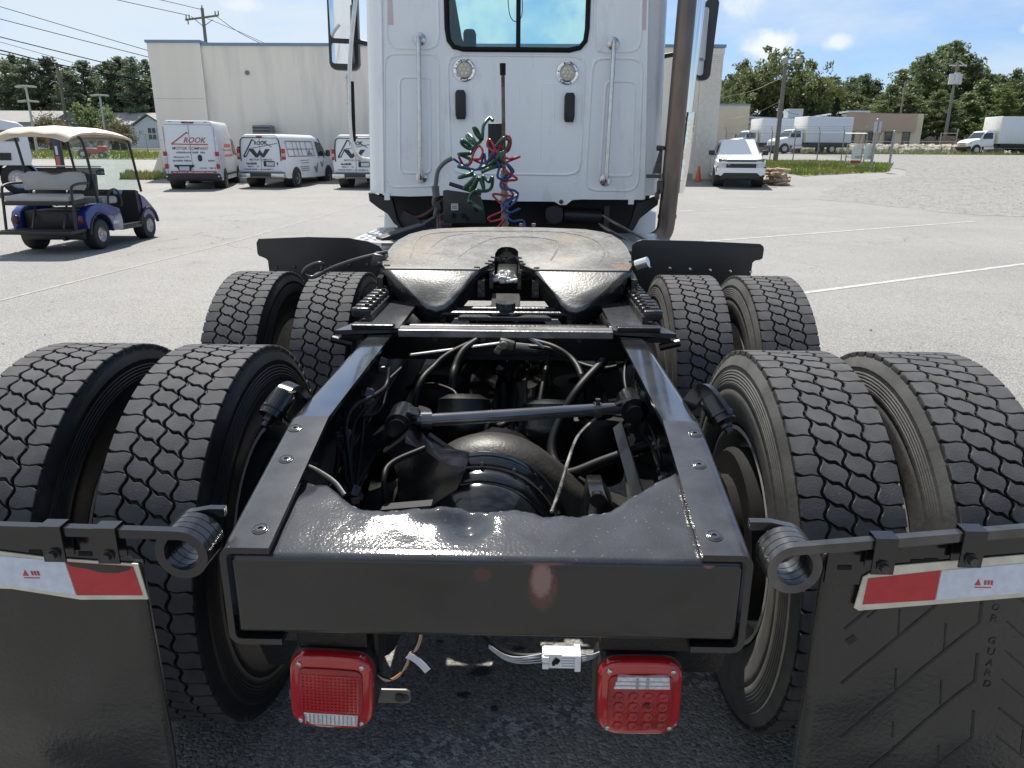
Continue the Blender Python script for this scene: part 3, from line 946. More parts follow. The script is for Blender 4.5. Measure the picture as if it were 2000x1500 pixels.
# ---- rear cross member: boxed face with torn top plate
def cross_member():
    edge = [(-.41, .225), (-.363, .208), (-.342, .204), (-.301, .190), (-.269, .158), (-.24, .131), (-.212, .125), (-.188, .118), (-.139, .126), (-.094, .124), (-.05, .133),
            (-.004, .122), (.041, .130), (.095, .115), (.157, .113), (.203, .124), (.231, .141), (.262, .170), (.305, .208), (.353, .242), (.41, .285)]
    nx = 130
    xs = [-.412 + .826 * i / nx for i in range(nx + 1)]
    b = MB(); cols = []
    for x in xs:
        xx = min(max(x, -.418), .418)
        ye = lerp_tab(edge, x) + .0035 * fbm(x * 26, 2.) + .0015 * fbm(x * 90, 5.)
        col = []
        col.append((xx, .045, .7225)); col.append((xx, .012, .7225))
        for k in range(4):
            a = R(270 - 90 * (k + 1) / 4); col.append((xx, .010 + .008 * math.cos(a), .7305 + .008 * math.sin(a)))
        for k in range(1, 9):
            z = .7305 + (.857 - .7305) * k / 9
            dent = .0016 * fbm(x * 5, z * 7, 3) + .004 * math.exp(-((x - .33) / .05) ** 2 - ((z - .74) / .03) ** 2)
            col.append((xx, .002 + dent, z))
        for k in range(6):
            a = R(180 - 78 * k / 5); col.append((xx, .016 + .014 * math.cos(a), .857 + .015 * math.sin(a)))
        y0, z0 = .016 + .003, .8722
        for k in range(1, 23):
            s = (k / 22.0) ** .85
            y = y0 + (ye - y0) * s
            z = z0 + .2147 * (y - y0)
            z += -.016 * math.exp(-((x + .035) / .030) ** 2 - ((y - .095) / .030) ** 2)
            z += .010 * math.exp(-((x + .085) / .03) ** 2 - ((y - .115) / .02) ** 2)
            z += -.012 * math.exp(-((x + .36) / .04) ** 2 - ((y - .19) / .025) ** 2)
            z += .0016 * fbm(x * 7, y * 9, 1.) * min(1, (y - y0) / .04)
            lip = max(0, (y - (ye - .012)) / .012)
            z += lip * (.0035 * fbm(x * 34, 8.) - .002) * (1 if abs(x) < .3 else .3)
            col.append((xx, y, z))
        cols.append([b.bm.verts.new(p) for p in col])
    m = len(cols[0])
    for A, Bq in zip(cols, cols[1:]):
        for k in range(m - 1):
            b.bm.faces.new((A[k], Bq[k], Bq[k + 1], A[k + 1]))
    mtl = mat('crossmember_paint', (.012, .012, .0125), .15, var=.3, vs=5, bump=.10, bs=170, bd=.0012, spec=.6, rvar=.04)
    me = b.mesh('rear_crossmember', [mtl, mat('scuffed_sparkle_black_paint', (.028, .030, .036), .56, var=.3, vs=16, bump=.45, bs=260, bd=.0012, col2=(.20, .195, .19), c2s=170, c2t=(.64, .73), spec=.05, coat=1., coatr=.085, coatbump=.32, coatbs=190)], 60)  # pale flecks stand for sun sparkle on the top plate, besides scuffs
    o = link('rear_crossmember', me, truck)
    for p in me.polygons:
        if p.normal.z > .6: p.material_index = 1
    sm = o.modifiers.new('thick', 'SOLIDIFY'); sm.thickness = .008; sm.offset = -1
    # rubbed-through primer patches on the face
    nt = mtl.node_tree; N = nt.nodes; L = nt.links; bs = N['Principled BSDF']
    src = bs.inputs['Base Color'].links[0].from_socket
    t = [n for n in N if n.type == 'TEX_COORD'][0]
    sx = N.new('ShaderNodeSeparateXYZ'); L.new(t.outputs['Object'], sx.inputs[0])
    nn = N.new('ShaderNodeTexNoise'); nn.inputs['Scale'].default_value = 130; L.new(t.outputs['Object'], nn.inputs['Vector'])
    def M(op, a, c):
        n = N.new('ShaderNodeMath'); n.operation = op
        for i, v in enumerate((a, c)):
            if hasattr(v, 'links'): L.new(v, n.inputs[i])
            else: n.inputs[i].default_value = v
        return n.outputs[0]
    for cx, cz, rx, rz, col in ((.094, .822, .024, .047, (.085, .022, .022)), (.092, .834, .017, .034, (.21, .13, .11)), (-.004, .842, .016, .014, (.06, .018, .018)), (.098, .868, .05, .007, (.16, .05, .04)), (.36, .868, .012, .008, (.2, .07, .05))):
        dx = M('DIVIDE', M('SUBTRACT', sx.outputs['X'], cx), rx); dz = M('DIVIDE', M('SUBTRACT', sx.outputs['Z'], cz), rz)
        d = M('ADD', M('ADD', M('MULTIPLY', dx, dx), M('MULTIPLY', dz, dz)), M('MULTIPLY', nn.outputs['Fac'], .9))
        r = N.new('ShaderNodeMapRange'); r.inputs['From Min'].default_value = 1.65; r.inputs['From Max'].default_value = .95
        r.inputs['To Max'].default_value = .95
        L.new(d, r.inputs['Value'])
        mx = N.new('ShaderNodeMix'); mx.data_type = 'RGBA'; L.new(r.outputs[0], mx.inputs['Factor']); L.new(src, mx.inputs['A']); mx.inputs['B'].default_value = (*col, 1)
        src = mx.outputs['Result']
    L.new(src, bs.inputs['Base Color'])
    # weld bead on the right side
    b = MB(); pth = [(.3535 + .0015 * fbm(i * .9, 1), .006 + .235 * i / 40, .8775 + .2147 * (.235 * i / 40) - .002 + .0012 * (i % 2)) for i in range(41)]
    b.tube(pth, .0052, 6); b.obj('weld_bead', mat('worn_weld', (.20, .17, .165), .7, var=.3, vs=60, col2=(.05, .05, .05), c2s=50, c2t=(.5, .6), bump=.5, bs=200), truck, 60)
    # folded lip tab at the left end of the torn edge
    b = MB(); b.tube(catmull([(-.345, .275, .912), (-.357, .25, .925), (-.352, .235, .926), (-.335, .225, .924), (-.31, .205, .921), (-.285, .185, .914), (-.262, .155, .905)], 6), .0045, 6, flat=(1, .5)); b.obj('torn_lip', M_MATTE, truck, 60)
    # closing web and lower lip hidden behind the face
    b = MB(); b.span((-.41, .03, .705), (.41, .10, .716)); b.obj('lower_flange', M_DARK, truck, 0)
cross_member()

# ---- tow springs, hanger bars, mud flaps
def hanger(sx):
    z0 = .935 if sx < 0 else .928
    b = MB()
    cx = sx * (.476 if sx < 0 else .484); cz = z0 - .045 if sx < 0 else z0 - .047
    path = []
    turns = 4.0
    rad = .0365
    n = int(turns * 28)
    for i in range(n + 1):
        a = i / 28 * 2 * math.pi
        y = .036 - .066 * i / n
        # coil axis along y; ends at the top of the last turn, heading outwards
        ang = math.pi / 2 + sx * (2 * math.pi * turns - a)
        path.append(Vector((cx + rad * math.cos(ang), y, cz + rad * math.sin(ang))))
    tilt = .018 if sx < 0 else .112
    last = path[-1]
    for k in range(1, 26):
        d = k / 25 * .80
        path.append(Vector((last.x + sx * d, last.y, last.z + tilt * d)))
    pre = [Vector((sx * .431, .046, cz + rad)), Vector((cx - sx * .02, .044, cz + rad + .001))]
    b.tube(pre + path, .0104, 4, up=(0, 1, 0), flat=(1, 1))
    o = b.obj('hanger_bar', mat('bare_spring_steel', (.10, .10, .10), .22, metal=.75, var=.3, vs=20, bump=.3, bs=120, bd=.001) if sx > 0 else M_BLK, truck, 50)
    y = last.y
    zb = lambda x: last.z + tilt * abs(x - last.x)
    # clamps wrapped over the bar
    for cxp in ((.584, .669, .90) if sx < 0 else (.611, .741, .92)):
        xx = sx * cxp; zz = zb(xx)
        b = MB()
        prof = [(y - .0125, zz - .050), (y - .0125, zz + .0115), (y + .0125, zz + .0115), (y + .0125, zz - .050), (y + .0095, zz - .050), (y + .0095, zz + .0090), (y - .0095, zz + .0090), (y - .0095, zz - .050)]
        b.prism(prof, 'x', xx - .017, xx + .017)
        c = b.obj('clamp', M_BLK, truck, 0)
        b = MB(); b.cyl((xx, y - .022, zz - .036), (xx, y - .0127, zz - .036), .0075, seg=6); b.cyl((xx, y - .0148, zz - .036), (xx, y - .0127, zz - .036), .0105, seg=14)
        b.obj('bolt', M_BOLT, c, 30)
    yf = y + .024
    # top plate of the flap
    zi = zb(sx * .545) - .018
    zo = zb(sx * 1.19) - .018
    x_in = .545 if sx < 0 else .540
    if sx < 0:
        poly = [(-.60, zi), (-x_in - .012, zi - .055), (-x_in - .012, zi - .080), (-1.19, zi - .085), (-1.19, zo)]
    else:
        poly = [(x_in, zi), (1.19, zo), (1.19, zo - .085), (.60, zi - .062), (x_in, zi - .060)]
    b = MB(); b.prism(poly, 'y', yf - .006, yf - .001); pl = b.obj('flap_plate', M_BLK, truck, 0)
    if sx > 0:
        b = MB(); b.sweep([[(sx * x, yf - .014, zb(sx * x) - .020), (sx * x, yf - .003, zb(sx * x) - .020), (sx * x, yf - .003, zb(sx * x) - .012), (sx * x, yf - .014, zb(sx * x) - .012)] for x in (.54, .80, 1.19)]); b.obj('rolled_lip', M_FLG, pl, 0)
    for q in ((.59, .64, .72) if sx < 0 else (.568, .68, .70, .76)):
        b = MB(); b.box((sx * q, yf - .0065, zb(sx * q) - .052), (.022, .002, .008), (0, 0, 0), .0009); b.obj('slot', mat('slot_shadow', (.004, .004, .004), .9), pl, 0)
    # the flap
    def flap_y(x, z):
        ztp = (zi - .05) if sx < 0 else (zb(x) - .03)
        dy = (.006 * fbm(x * 3, z * 3, 2 + sx) + .003 * fbm(x * 9, z * 9, 4) + .011 * fbm(x * 2.2, z * 1.6, 7 + sx)) * max(0, min(1, (ztp - z) / .15))
        if sx < 0: dy += .035 * max(0, (.60 - z)) ** 1.5
        return yf + .004 + dy
    b = MB(); nx, nz = 26, 40
    xa, xb = (x_in + .012, 1.195) if sx < 0 else (x_in - .002, 1.195)
    G = []
    for i in range(nx + 1):
        x = sx * (xa + (xb - xa) * i / nx); row = []
        for k in range(nz + 1):
            ztp = (zi - .05) if sx < 0 else (zb(x) - .03)
            z = .16 + (ztp - .16) * k / nz
            row.append(b.bm.verts.new((x, flap_y(x, z), z)))
        G.append(row)
    for A, Bq in zip(G, G[1:]):
        for k in range(nz): b.bm.faces.new((A[k], Bq[k], Bq[k + 1], A[k + 1]))
    fl = b.obj('mud_flap', M_FLAP, truck, 60, label='plain black mud flap' if sx < 0 else 'black mud flap moulded with chevrons and lettering')
    sm = fl.modifiers.new('thick', 'SOLIDIFY'); sm.thickness = .010; sm.offset = 0
    if sx > 0:
        # moulded chevron ribs, and the lettering running down
        gm = mat('moulded_groove', (.004, .004, .005), .5)
        b = MB()
        def groove(p, q, w=.0022):
            p = Vector((p[0], 0, p[1])); q = Vector((q[0], 0, q[1])); d = (q - p).normalized(); n = Vector((-d.z, 0, d.x)) * w
            k_ = max(2, int((q - p).length / .012))
            secs = []
            for j in range(k_ + 1):
                c_ = p.lerp(q, j / k_); y_ = flap_y(c_.x, c_.z) - .0050
                secs.append([(c_.x + n.x, y_ - .0008, c_.z + n.z), (c_.x - n.x, y_ - .0008, c_.z - n.z), (c_.x - n.x, y_ + .004, c_.z - n.z), (c_.x + n.x, y_ + .004, c_.z + n.z)])
            b.sweep(secs)
        for ln in ([(.596, .652), (.739, .817)], [(.676, .745), (.67, .796)], [(.61, .54), (.804, .772), (.798, .823)], [(.689, .638), (.683, .683)], [(.757, .718), (.751, .769)], [(.635, .437), (.819, .659), (.812, .713)], [(.771, .608), (.764, .658)], [(.699, .543), (.696, .574)],
                   [(.66, .33), (.832, .546), (.827, .6)], [(.785, .487), (.779, .53)], [(.71, .40), (.706, .44)], [(.69, .23), (.845, .43), (.84, .485)], [(.587, .757), (.62, .797)], [(.62, .78), (.66, .83)],
                   [(.845, .829), (.93, .76)], [(.846, .776), (.96, .68)], [(.855, .72), (.97, .625)], [(.861, .664), (.975, .57)], [(.868, .606), (.918, .567), (.926, .51)], [(.875, .549), (.99, .455)], [(.88, .49), (1.0, .39)]):
            for P_, Q_ in zip(ln, ln[1:]): groove(P_, Q_, .0024 if len(ln) > 2 or ln[0][0] < .6 else .0014)
        groove((.594, .732), (.607, .744), .006)
        b.obj('chevron_rib', gm, fl, 0)
        for i, ch in enumerate('ARMOR GUARD'):
            if ch == ' ': continue
            u_ = i / 10.
            put_text(ch, fl, (.816 + .024 * u_, flap_y(.816 + .024 * u_, .866 - .212 * u_) - .0052, .866 - .212 * u_), (1, 0, -.12), (.12, 0, 1), gm, .0130, .0112, extrude=.0006)
    # red and white reflective strip
    red = mat('red_reflector', (.42, .022, .028), .35, var=.1, vs=60, bump=.3, bs=420, bd=.0006)
    wht = mat('silver_reflector', (.56, .60, .68), .30, var=.10, vs=70, bump=.4, bs=420, bd=.0006)
    brd = mat('aged_strip_border', (.58, .54, .44), .5, var=.15, vs=30)
    ys = yf - .0095
    if sx < 0:
        out = [(-.556, .862), (-.5485, .797), (-.66, .794), (-.77, .812), (-1.19, .822), (-1.19, .884), (-.80, .884), (-.70, .871)]
        rd = [(-.564, .858), (-.556, .805), (-.664, .803), (-.672, .864)]
        wh = [(-.6735, .864), (-.6655, .803), (-.775, .819), (-1.0, .828), (-1.0, .874), (-.80, .875), (-.70, .867)]
        blocks = [(rd, red), (wh, wht), ([(-1.005, .828), (-1.19, .830), (-1.19, .876), (-1.005, .874)], red)]
        lg = (-.735, .844)
    else:
        sl = lambda x: (x - .60) * .118 + .028
        out = [(.612, .870), (.598, .860), (.592, .804), (.60, .799), (1.19, .771 + sl(1.19)), (1.19, .848 + sl(1.19)), (.64, .881)]
        rd = [(.606, .858), (.604, .811), (.716, .782 + sl(.70)), (.716, .835 + sl(.70))]
        wh = [(.7175, .835 + sl(.70)), (.7175, .782 + sl(.70)), (.96, .782 + sl(.94)), (.96, .836 + sl(.94))]
        blocks = [(rd, red), (wh, wht), ([(.965, .836 + sl(.945)), (.965, .782 + sl(.945)), (1.18, .782 + sl(1.16)), (1.18, .836 + sl(1.16))], red)]
        lg = (.783, .856)
    b = MB(); b.prism(out, 'y', ys, ys + .0022); rs = b.obj('reflective_strip', brd, truck, 0)
    for P, m in blocks:
        b = MB(); b.prism(P, 'y', ys - .0012, ys - .0002); b.obj('colour_band', m, rs, 0)
    if sx < 0:
        b = MB(); b.prism([(-.672, .8635), (-.664, .857), (-.64, .853), (-.615, .846), (-.59, .846), (-.570, .852), (-.5655, .8575)], 'y', ys - .0018, ys - .0013); b.obj('overspray', M_BLK, rs, 0)
    rm = mat('red_print', (.45, .05, .05), .5)
    b = MB(); b.prism([(lg[0] - .011, lg[1] - .006), (lg[0] - .001, lg[1] - .006), (lg[0] - .006, lg[1] + .005)], 'y', ys - .0018, ys - .0013)
    b.prism([(lg[0] - .010, lg[1] - .0105), (lg[0] + .016, lg[1] - .0105), (lg[0] + .016, lg[1] - .0088), (lg[0] - .010, lg[1] - .0088)], 'y', ys - .0018, ys - .0013)
    for q in range(3): b.prism([(lg[0] + .004 + .005 * q, lg[1] - .005), (lg[0] + .0075 + .005 * q, lg[1] - .005), (lg[0] + .0065 + .005 * q, lg[1] + .003), (lg[0] + .003 + .005 * q, lg[1] + .003)], 'y', ys - .0018, ys - .0013)
    b.obj('printed_mark', rm, rs, 0)
hanger(-1); hanger(1)

# ---- tail lights
M_LENS = mat('red_lens', (.40, .012, .014), .12, var=.08, vs=40, spec=.6, coat=.5)
M_LENS2 = mat('red_lens_ribbed', (.30, .010, .012), .22, var=.25, vs=14, bump=.6, bs=200, bd=.002, spec=.6)
M_CLEAR = mat('clear_lens', (.62, .60, .60), .15, var=.18, vs=120, bump=.8, bs=150, bd=.003, spec=.6)
def squircle(w, h, bulge=.045, n=9, r=.03):
    pts = rrect(w, h, r, 5)
    out = []
    for (x, y) in pts:
        fx = 1 + bulge * (1 - (2 * y / h) ** 2); fy = 1 + bulge * (1 - (2 * x / w) ** 2)
        out.append((x * fx, y * fy))
    res = []
    for i in range(len(out)):
        a, c = out[i], out[(i + 1) % len(out)]
        res.append(a)
        if math.hypot(a[0] - c[0], a[1] - c[1]) > .03:
            for k in range(1, n):
                t = k / n; x = a[0] + (c[0] - a[0]) * t; y = a[1] + (c[1] - a[1]) * t
                px, py = x, y
                sx_, sy_ = pts[i], pts[(i + 1) % len(pts)]
                ux = sx_[0] + (sy_[0] - sx_[0]) * t; uy = sx_[1] + (sy_[1] - sx_[1]) * t
                res.append((ux * (1 + bulge * (1 - (2 * uy / h) ** 2)), uy * (1 + bulge * (1 - (2 * ux / w) ** 2))))
    return res
def tail_light(cx, cz, led, rot):
    y0 = .100
    P = lambda p, s=1., dx=0, dz=0: (cx + (p[0] * s + dx) * math.cos(rot) - (p[1] * s + dz) * math.sin(rot), cz + (p[0] * s + dx) * math.sin(rot) + (p[1] * s + dz) * math.cos(rot))
    o = squircle(.150, .158)
    b = MB(); b.prism([P(p, 1.035) for p in o], 'y', y0 + .004, y0 + .065, .004); h = b.obj('tail_light', M_MATTE, truck, 40, label='square red LED tail light with white band at the top' if led else 'square red tail light with white reversing lens at the bottom')
    b = MB()
    secs = [[(q[0], y, q[1]) for q in [P(p, s) for p in o]] for y, s in ((y0 + .012, 1.0), (y0 - .006, .995), (y0 - .012, .97), (y0 - .015, .90))]
    b.sweep(secs); b.obj('lens', M_LENS, h, 50)
    inner = squircle(.118, .100 if not led else .118, .03, r=.012)
    dz = .006 if not led else -.004
    b = MB(); secs = [[(q[0], y, q[1]) for q in [P(p, s, 0, dz) for p in inner]] for y, s in ((y0 - .013, 1.0), (y0 - .019, .985), (y0 - .021, .94))]
    b.sweep(secs); il = b.obj('inner_lens', M_LENS2, h, 40)
    if not led:
        b = MB()
        for k in range(15):
            xx = -.052 + .104 * k / 14
            b.prism([P((xx - .0016, -.036)), P((xx + .0016, -.036)), P((xx + .0016, .046)), P((xx - .0016, .046))], 'y', y0 - .0225, y0 - .020)
        for k in range(12):
            zz = -.034 + .078 * k / 11
            b.prism([P((-.054, zz - .0012)), P((.054, zz - .0012)), P((.054, zz + .0012)), P((-.054, zz + .0012))], 'y', y0 - .0222, y0 - .020)
        b.obj('lens_rib', M_LENS, il, 0)
        wl_ = [(-.050, -.041), (.052, -.041), (.050, -.066), (-.036, -.066), (-.046, -.058)]
        b = MB(); b.prism([P(p) for p in wl_[::-1]], 'y', y0 - .022, y0 - .010, .0015); w = b.obj('reversing_lens', M_CLEAR, h, 30)
        b = MB()
        for k in range(13):
            xx = -.046 + .094 * k / 12; b.prism([P((xx - .001, -.063)), P((xx + .001, -.063)), P((xx + .001, -.043)), P((xx - .001, -.043))], 'y', y0 - .0235, y0 - .021)
        b.obj('lens_rib', mat('grey_lens_rib', (.36, .34, .35), .2), w, 0)
    else:
        wl_ = [(-.050, .030), (.053, .030), (.050, .056), (-.043, .056)]
        b = MB(); b.prism([P(p) for p in wl_[::-1]], 'y', y0 - .0235, y0 - .010, .0015); w = b.obj('reversing_lens', M_CLEAR, h, 30)
        b = MB()
        for zz in (.038, .047): b.prism([P((-.048, zz - .0008)), P((.051, zz - .0008)), P((.051, zz + .0008)), P((-.048, zz + .0008))], 'y', y0 - .0245, y0 - .0225)
        for i in range(2):
            for zz in (.034, .043, .0515):
                b.ball((P((-.008 + .019 * i, zz))[0], y0 - .0235, P((-.008 + .019 * i, zz))[1]), .0032, 8, 6)
        b.obj('lens_rib', mat('grey_lens_rib'), w, 30)
        b = MB(); k = 0
        for i in range(4):
            for j in range(4):
                px, pz = -.040 + .027 * i, .012 - .022 * j
                q = P((px, pz)); b.lathe([(0, .0105), (.0022, .0095), (.0012, .007), (.0026, .0045), (.003, 0)], (q[0], y0 - .0205, q[1]), (0, -1, 0), 14)
        b.obj('led_dome', M_LENS2, il, 40)
        q = P((.012, -.006)); b = MB(); b.cyl((q[0], y0 - .025, q[1]), (q[0], y0 - .0215, q[1]), .0055, seg=8); b.obj('moulded_logo', mat('dark_lens_mark', (.09, .01, .01), .4), il)
    for (ux, uz) in ((-.058, .062), (.058, .062), (-.058, -.064), (.058, -.064)):
        q = P((ux, uz)); b = MB(); b.lathe([(0, .0052), (.0025, .0045), (.003, .002), (.002, .0012), (.002, 0)], (q[0], y0 - .0145, q[1]), (0, -1, 0), 12)
        b.obj('screw', M_STEEL, h, 40)
    return h
tail_light(-.294, .531, False, R(-3.0)); tail_light(.281, .531, True, R(.6))
# lamp brackets, plate bracket and wiring
b = MB(); b.span((-.355, .108, .614), (-.225, .18, .701), .004); b.span((-.215, .12, .55), (-.208, .19, .701)); b.obj('lamp_bracket', M_DARK, truck, 0)
b = MB(); b.span((.205, .108, .618), (.40, .18, .7005), .004); b.prism([(.36, .56), (.43, .60), (.44, .70), (.30, .7)], 'y', .18, .24); b.obj('lamp_bracket', M_DARK, truck, 0)
b = MB(); b.prism([(x, z) for x, z in rrect(.245, .032, .010, 4, -.283, .454)], 'y', .170, .174)
b.obj('plate_bracket', mat('raw_grey_steel', (.13, .125, .115), .45, metal=.5, var=.2), truck, 30)
b = MB(); b.cyl((-.183, .1695, .453), (-.183, .166, .453), .009, seg=14); b.cyl((-.172, .1695, .452), (-.172, .168, .452), .008, seg=14); b.obj('bolt', M_BOLT, truck)
M_WIRE = mat('grey_wire', (.30, .31, .33), .35, var=.2, vs=60)
M_CONN = mat('white_connector', (.68, .69, .72), .4, var=.06)
b = MB(); b.tube(catmull([(-.02, .10, .66), (-.005, .12, .628), (.018, .12, .607), (.045, .12, .596), (.075, .12, .594), (.098, .12, .597)], 6), .0068, 7); b.obj('wire_loom', M_RUB, truck, 60)
for k in range(4):
    b = MB(); b.tube(catmull([(.0, .115, .622 - .002 * k), (.03, .113, .602 - .003 * k), (.06, .112, .598 - .004 * k), (.104, .115, .605 - .006 * k)], 6), .0019, 5); b.obj('wire', M_WIRE, truck, 60)
b = MB(); b.span((.102, .108, .578), (.172, .135, .609), .002)
for k in range(5): b.span((.136, .1055, .582 + .0058 * k), (.160, .1075, .585 + .0058 * k))
b.span((.160, .102, .576), (.171, .138, .611), .001); b.span((.10, .104, .579), (.112, .137, .590), .001); b.span((.10, .104, .594), (.112, .137, .605), .001)
b.obj('wire_connector', M_CONN, truck, 0)
b = MB(); b.box((.126, .1062, .596), (.010, .004, .010), (0, .6, 0)); b.box((.121, .1062, .590), (.006, .004, .006)); b.obj('connector_latch', mat('slot_shadow'), truck, 0)
for k in range(4):
    b = MB(); b.tube(catmull([(.171, .12, .603 - .006 * k), (.19, .12, .600 - .003 * k), (.208, .13, .599 - .001 * k)], 5), .0018, 5); b.obj('wire', M_WIRE, truck, 60)
for k, (dx, m) in enumerate(((0, M_WIRE), (.003, mat('orange_wire', (.45, .20, .06), .4)), (-.003, M_RUB))):
    b = MB(); b.tube(catmull([(-.124 + dx, .12, .66), (-.131 + dx, .12, .625), (-.139 + dx, .12, .605), (-.150, .12, .592 + dx), (-.157 + dx, .115, .574), (-.172, .11, .551 + dx), (-.195, .11, .545 - dx), (-.214, .115, .556)], 6), .0021, 5); b.obj('wire', m, truck, 60)
b = MB(); b.sweep([[(-.150 + .036 * t - .006, .110, .592 - .022 * t * t - .012 * t + .002), (-.150 + .036 * t + .004, .110, .592 - .022 * t * t - .012 * t + .012), (-.150 + .036 * t + .004, .1108, .592 - .022 * t * t - .012 * t + .012), (-.150 + .036 * t - .006, .1108, .592 - .022 * t * t - .012 * t + .002)] for t in (0, .25, .5, .75, 1)]); b.obj('wire_tag', mat('silver_tag', (.55, .55, .60), .4), truck, 0)

# ---- rear axle, diff, suspension, torque rod
def axle(yc, main):
    t = []
    prof = [(-.80, .07), (-.5, .072), (-.42, .08), (-.34, .105), (-.26, .155), (-.19, .21), (-.12, .255), (-.045, .274), (.03, .268), (.09, .242), (.14, .205), (.19, .166), (.25, .128), (.33, .092), (.42, .075), (.80, .07)]
    b = MB(); secs = []
    pts = [(a, c) for a, c in prof]
    for i in range(len(pts) - 1):
        for k in range(4):
            pass
    xs = [pts[0][0] + (pts[-1][0] - pts[0][0]) * i / 70 for i in range(71)]
    cm = catmull([(p[0], 0, p[1]) for p in pts], 6)
    for v in cm:
        x, h = v.x, v.z
        d = .075 + .045 * max(0, (h - .07) / .228)
        ring = []
        for k in range(20):
            a = 2 * math.pi * k / 20
            ca, sa = math.cos(a), math.sin(a)
            e = .62
            ring.append((x, yc + d * math.copysign(abs(ca) ** e, ca), .503 + h * math.copysign(abs(sa) ** .8, sa)))
        secs.append(ring)
    b.sweep(secs)
    o = b.obj('axle_housing', mat('greasy_black', (.020, .0195, .017), .46, var=.3, vs=10, bump=.5, bs=130, bd=.002, spec=.35, col2=(.040, .037, .031), c2s=9, c2t=(.5, .68)), truck, 60)
    c = Vector((-.045, yc - .095, .535))
    b = MB(); b.lathe([(-.03, .226), (.010, .226), (.018, .219), (.022, .207), (.022, .202), (.040, .198), (.056, .192), (.061, .184), (.062, .178), (.086, .172), (.118, .138), (.140, .080), (.148, 0)], c, (0, -1, 0), 56)
    b.obj('axle_cover', mat('cover_gloss', (.016, .016, .017), .12, var=.3, vs=6, bump=.1, bs=40, spec=.7), o, 50)
    b = MB()
    for k in range(16):
        a = 2 * math.pi * k / 16
        b.cyl((c.x + .213 * math.cos(a), c.y - .018, c.z + .213 * math.sin(a)), (c.x + .213 * math.cos(a), c.y - .027, c.z + .213 * math.sin(a)), .005, seg=6)
    b.obj('cover_bolt', M_BOLT, o, 0)['kind'] = 'stuff'
    return o
axle(AX2, True); axle(AX1, False)
b = MB()
b.lathe([(0, .20), (.10, .19), (.18, .15), (.24, .11), (.30, .09), (.36, .075)], (-.03, AX2 + .08, .545), (0, 1, 0), 28); b.cyl((-.02, AX2 + .40, .56), (-.01, AX1 - .2, .60), .048, seg=16)
b.obj('drive_shaft', M_DARK, truck, 40)
b = MB(); b.lathe([(0, .19), (.06, .185), (.11, .16), (.15, .11), (.18, .075), (.20, .075)], (.0, AX1 - .12, .70), (0, -1, 0), 28); b.ball((.035, AX1 - .36, .69), .055, 12, 8); b.box((.035, AX1 - .36, .69), (.13, .05, .04), (0, .5, 0), .008); b.box((.02, AX1 - .40, .73), (.05, .08, .12), (0, .3, 0), .008)
for k in range(8): b.box((.02 + .12 * math.cos(k * .8), AX1 - .26, .73 + .12 * math.sin(k * .8)), (.022, .03, .022), (0, k, 0), .004)
b.obj('input_yoke', M_BLK, truck, 35)
b = MB(); b.lathe([(0, .09), (.02, .1), (.06, .1), (.10, .075)], (-.08, AX1 - .12, .80), (0, -1, 0), 20); b.cyl((.04, AX1 - .34, .66), (.05, AX1 - .36, .48), .03, seg=12); b.obj('diff_nose', mat('worn_metal', (.16, .155, .14), .35, metal=.4, var=.3), truck, 40)
b = MB(); b.span((-.42, 1.42, .36), (.42, 1.58, .42), .01); b.obj('added_suspension_beam', M_DARK, truck, 30)  # unseen beam added to shade the ground under the chassis
for sx in (-1, 1):
    b = MB(); b.prism([(.20, .56), (.32, .64), (.55, .60), (.78, .60), (1.0, .66), (1.05, .60), (.80, .42), (.52, .42), (.24, .47)], 'x', sx * .37, sx * .47); b.obj('added_suspension_arm', M_DARK, truck, 0)  # unseen arms below the rails, added to cut sunlight on the ground
b = MB(); b.span((-.36, .80, .34), (.36, .98, .44), .015); b.obj('added_suspension_beam', M_DARK, truck, 30)  # second unseen beam, also added to keep the ground shaded
for sx in (-1, 1):
    b = MB(); b.lathe([(-.14, .03), (-.135, .07), (-.05, .078), (-.045, .085), (-.03, .085), (-.025, .078), (.06, .085), (.10, .08), (.14, .05), (.142, 0)], (sx * .51, .98, .60), (0, 1, .15), 22); b.obj('brake_chamber', M_DARK, truck, 45)  # unseen chambers added to block sun between rail and tyre
    b = MB(); b.prism([(.80, .42), (1.15, .45), (1.2, .62), (.86, .60)], 'x', sx * .44, sx * .59); b.obj('added_chamber_bracket', M_DARK, truck, 0)  # block added with the chamber to stop the same sun strip
# brackets holding the torque rod
b = MB()
b.prism([(-.285, .80), (-.225, .845), (-.19, .80), (-.15, .77), (-.08, .76), (-.10, .70), (-.20, .62), (-.27, .64), (-.235, .74)], 'y', .60, .72, .012)
b.obj('torque_rod_tower', M_BLK, truck, 30)
b = MB(); b.cyl((-.255, .66, .845), (-.255, .76, .845), .034, seg=20); b.cyl((-.255, .645, .845), (-.255, .66, .845), .024, seg=20)
b.box((-.292, .68, .815), (.075, .05, .042), (0, -.6, 0), .006); b.box((-.222, .70, .868), (.03, .05, .02), (0, .4, 0), .004)
b.obj('rod_end', M_BLK, truck, 35)
b = MB(); b.tube([(-.215, .715, .845), (-.19, .72, .842), (.30, .80, .852), (.325, .81, .852)], .0165, 16); b.cyl((-.205, .717, .843), (-.178, .722, .842), .023, seg=14); b.cyl((.245, .79, .851), (.262, .794, .851), .0215, seg=14); b.box((.254, .785, .874), (.012, .012, .02))
b.obj('torque_rod', mat('polished_rod', (.16, .16, .165), .16, metal=.7, var=.2, vs=9, spec=.7), truck, 35)
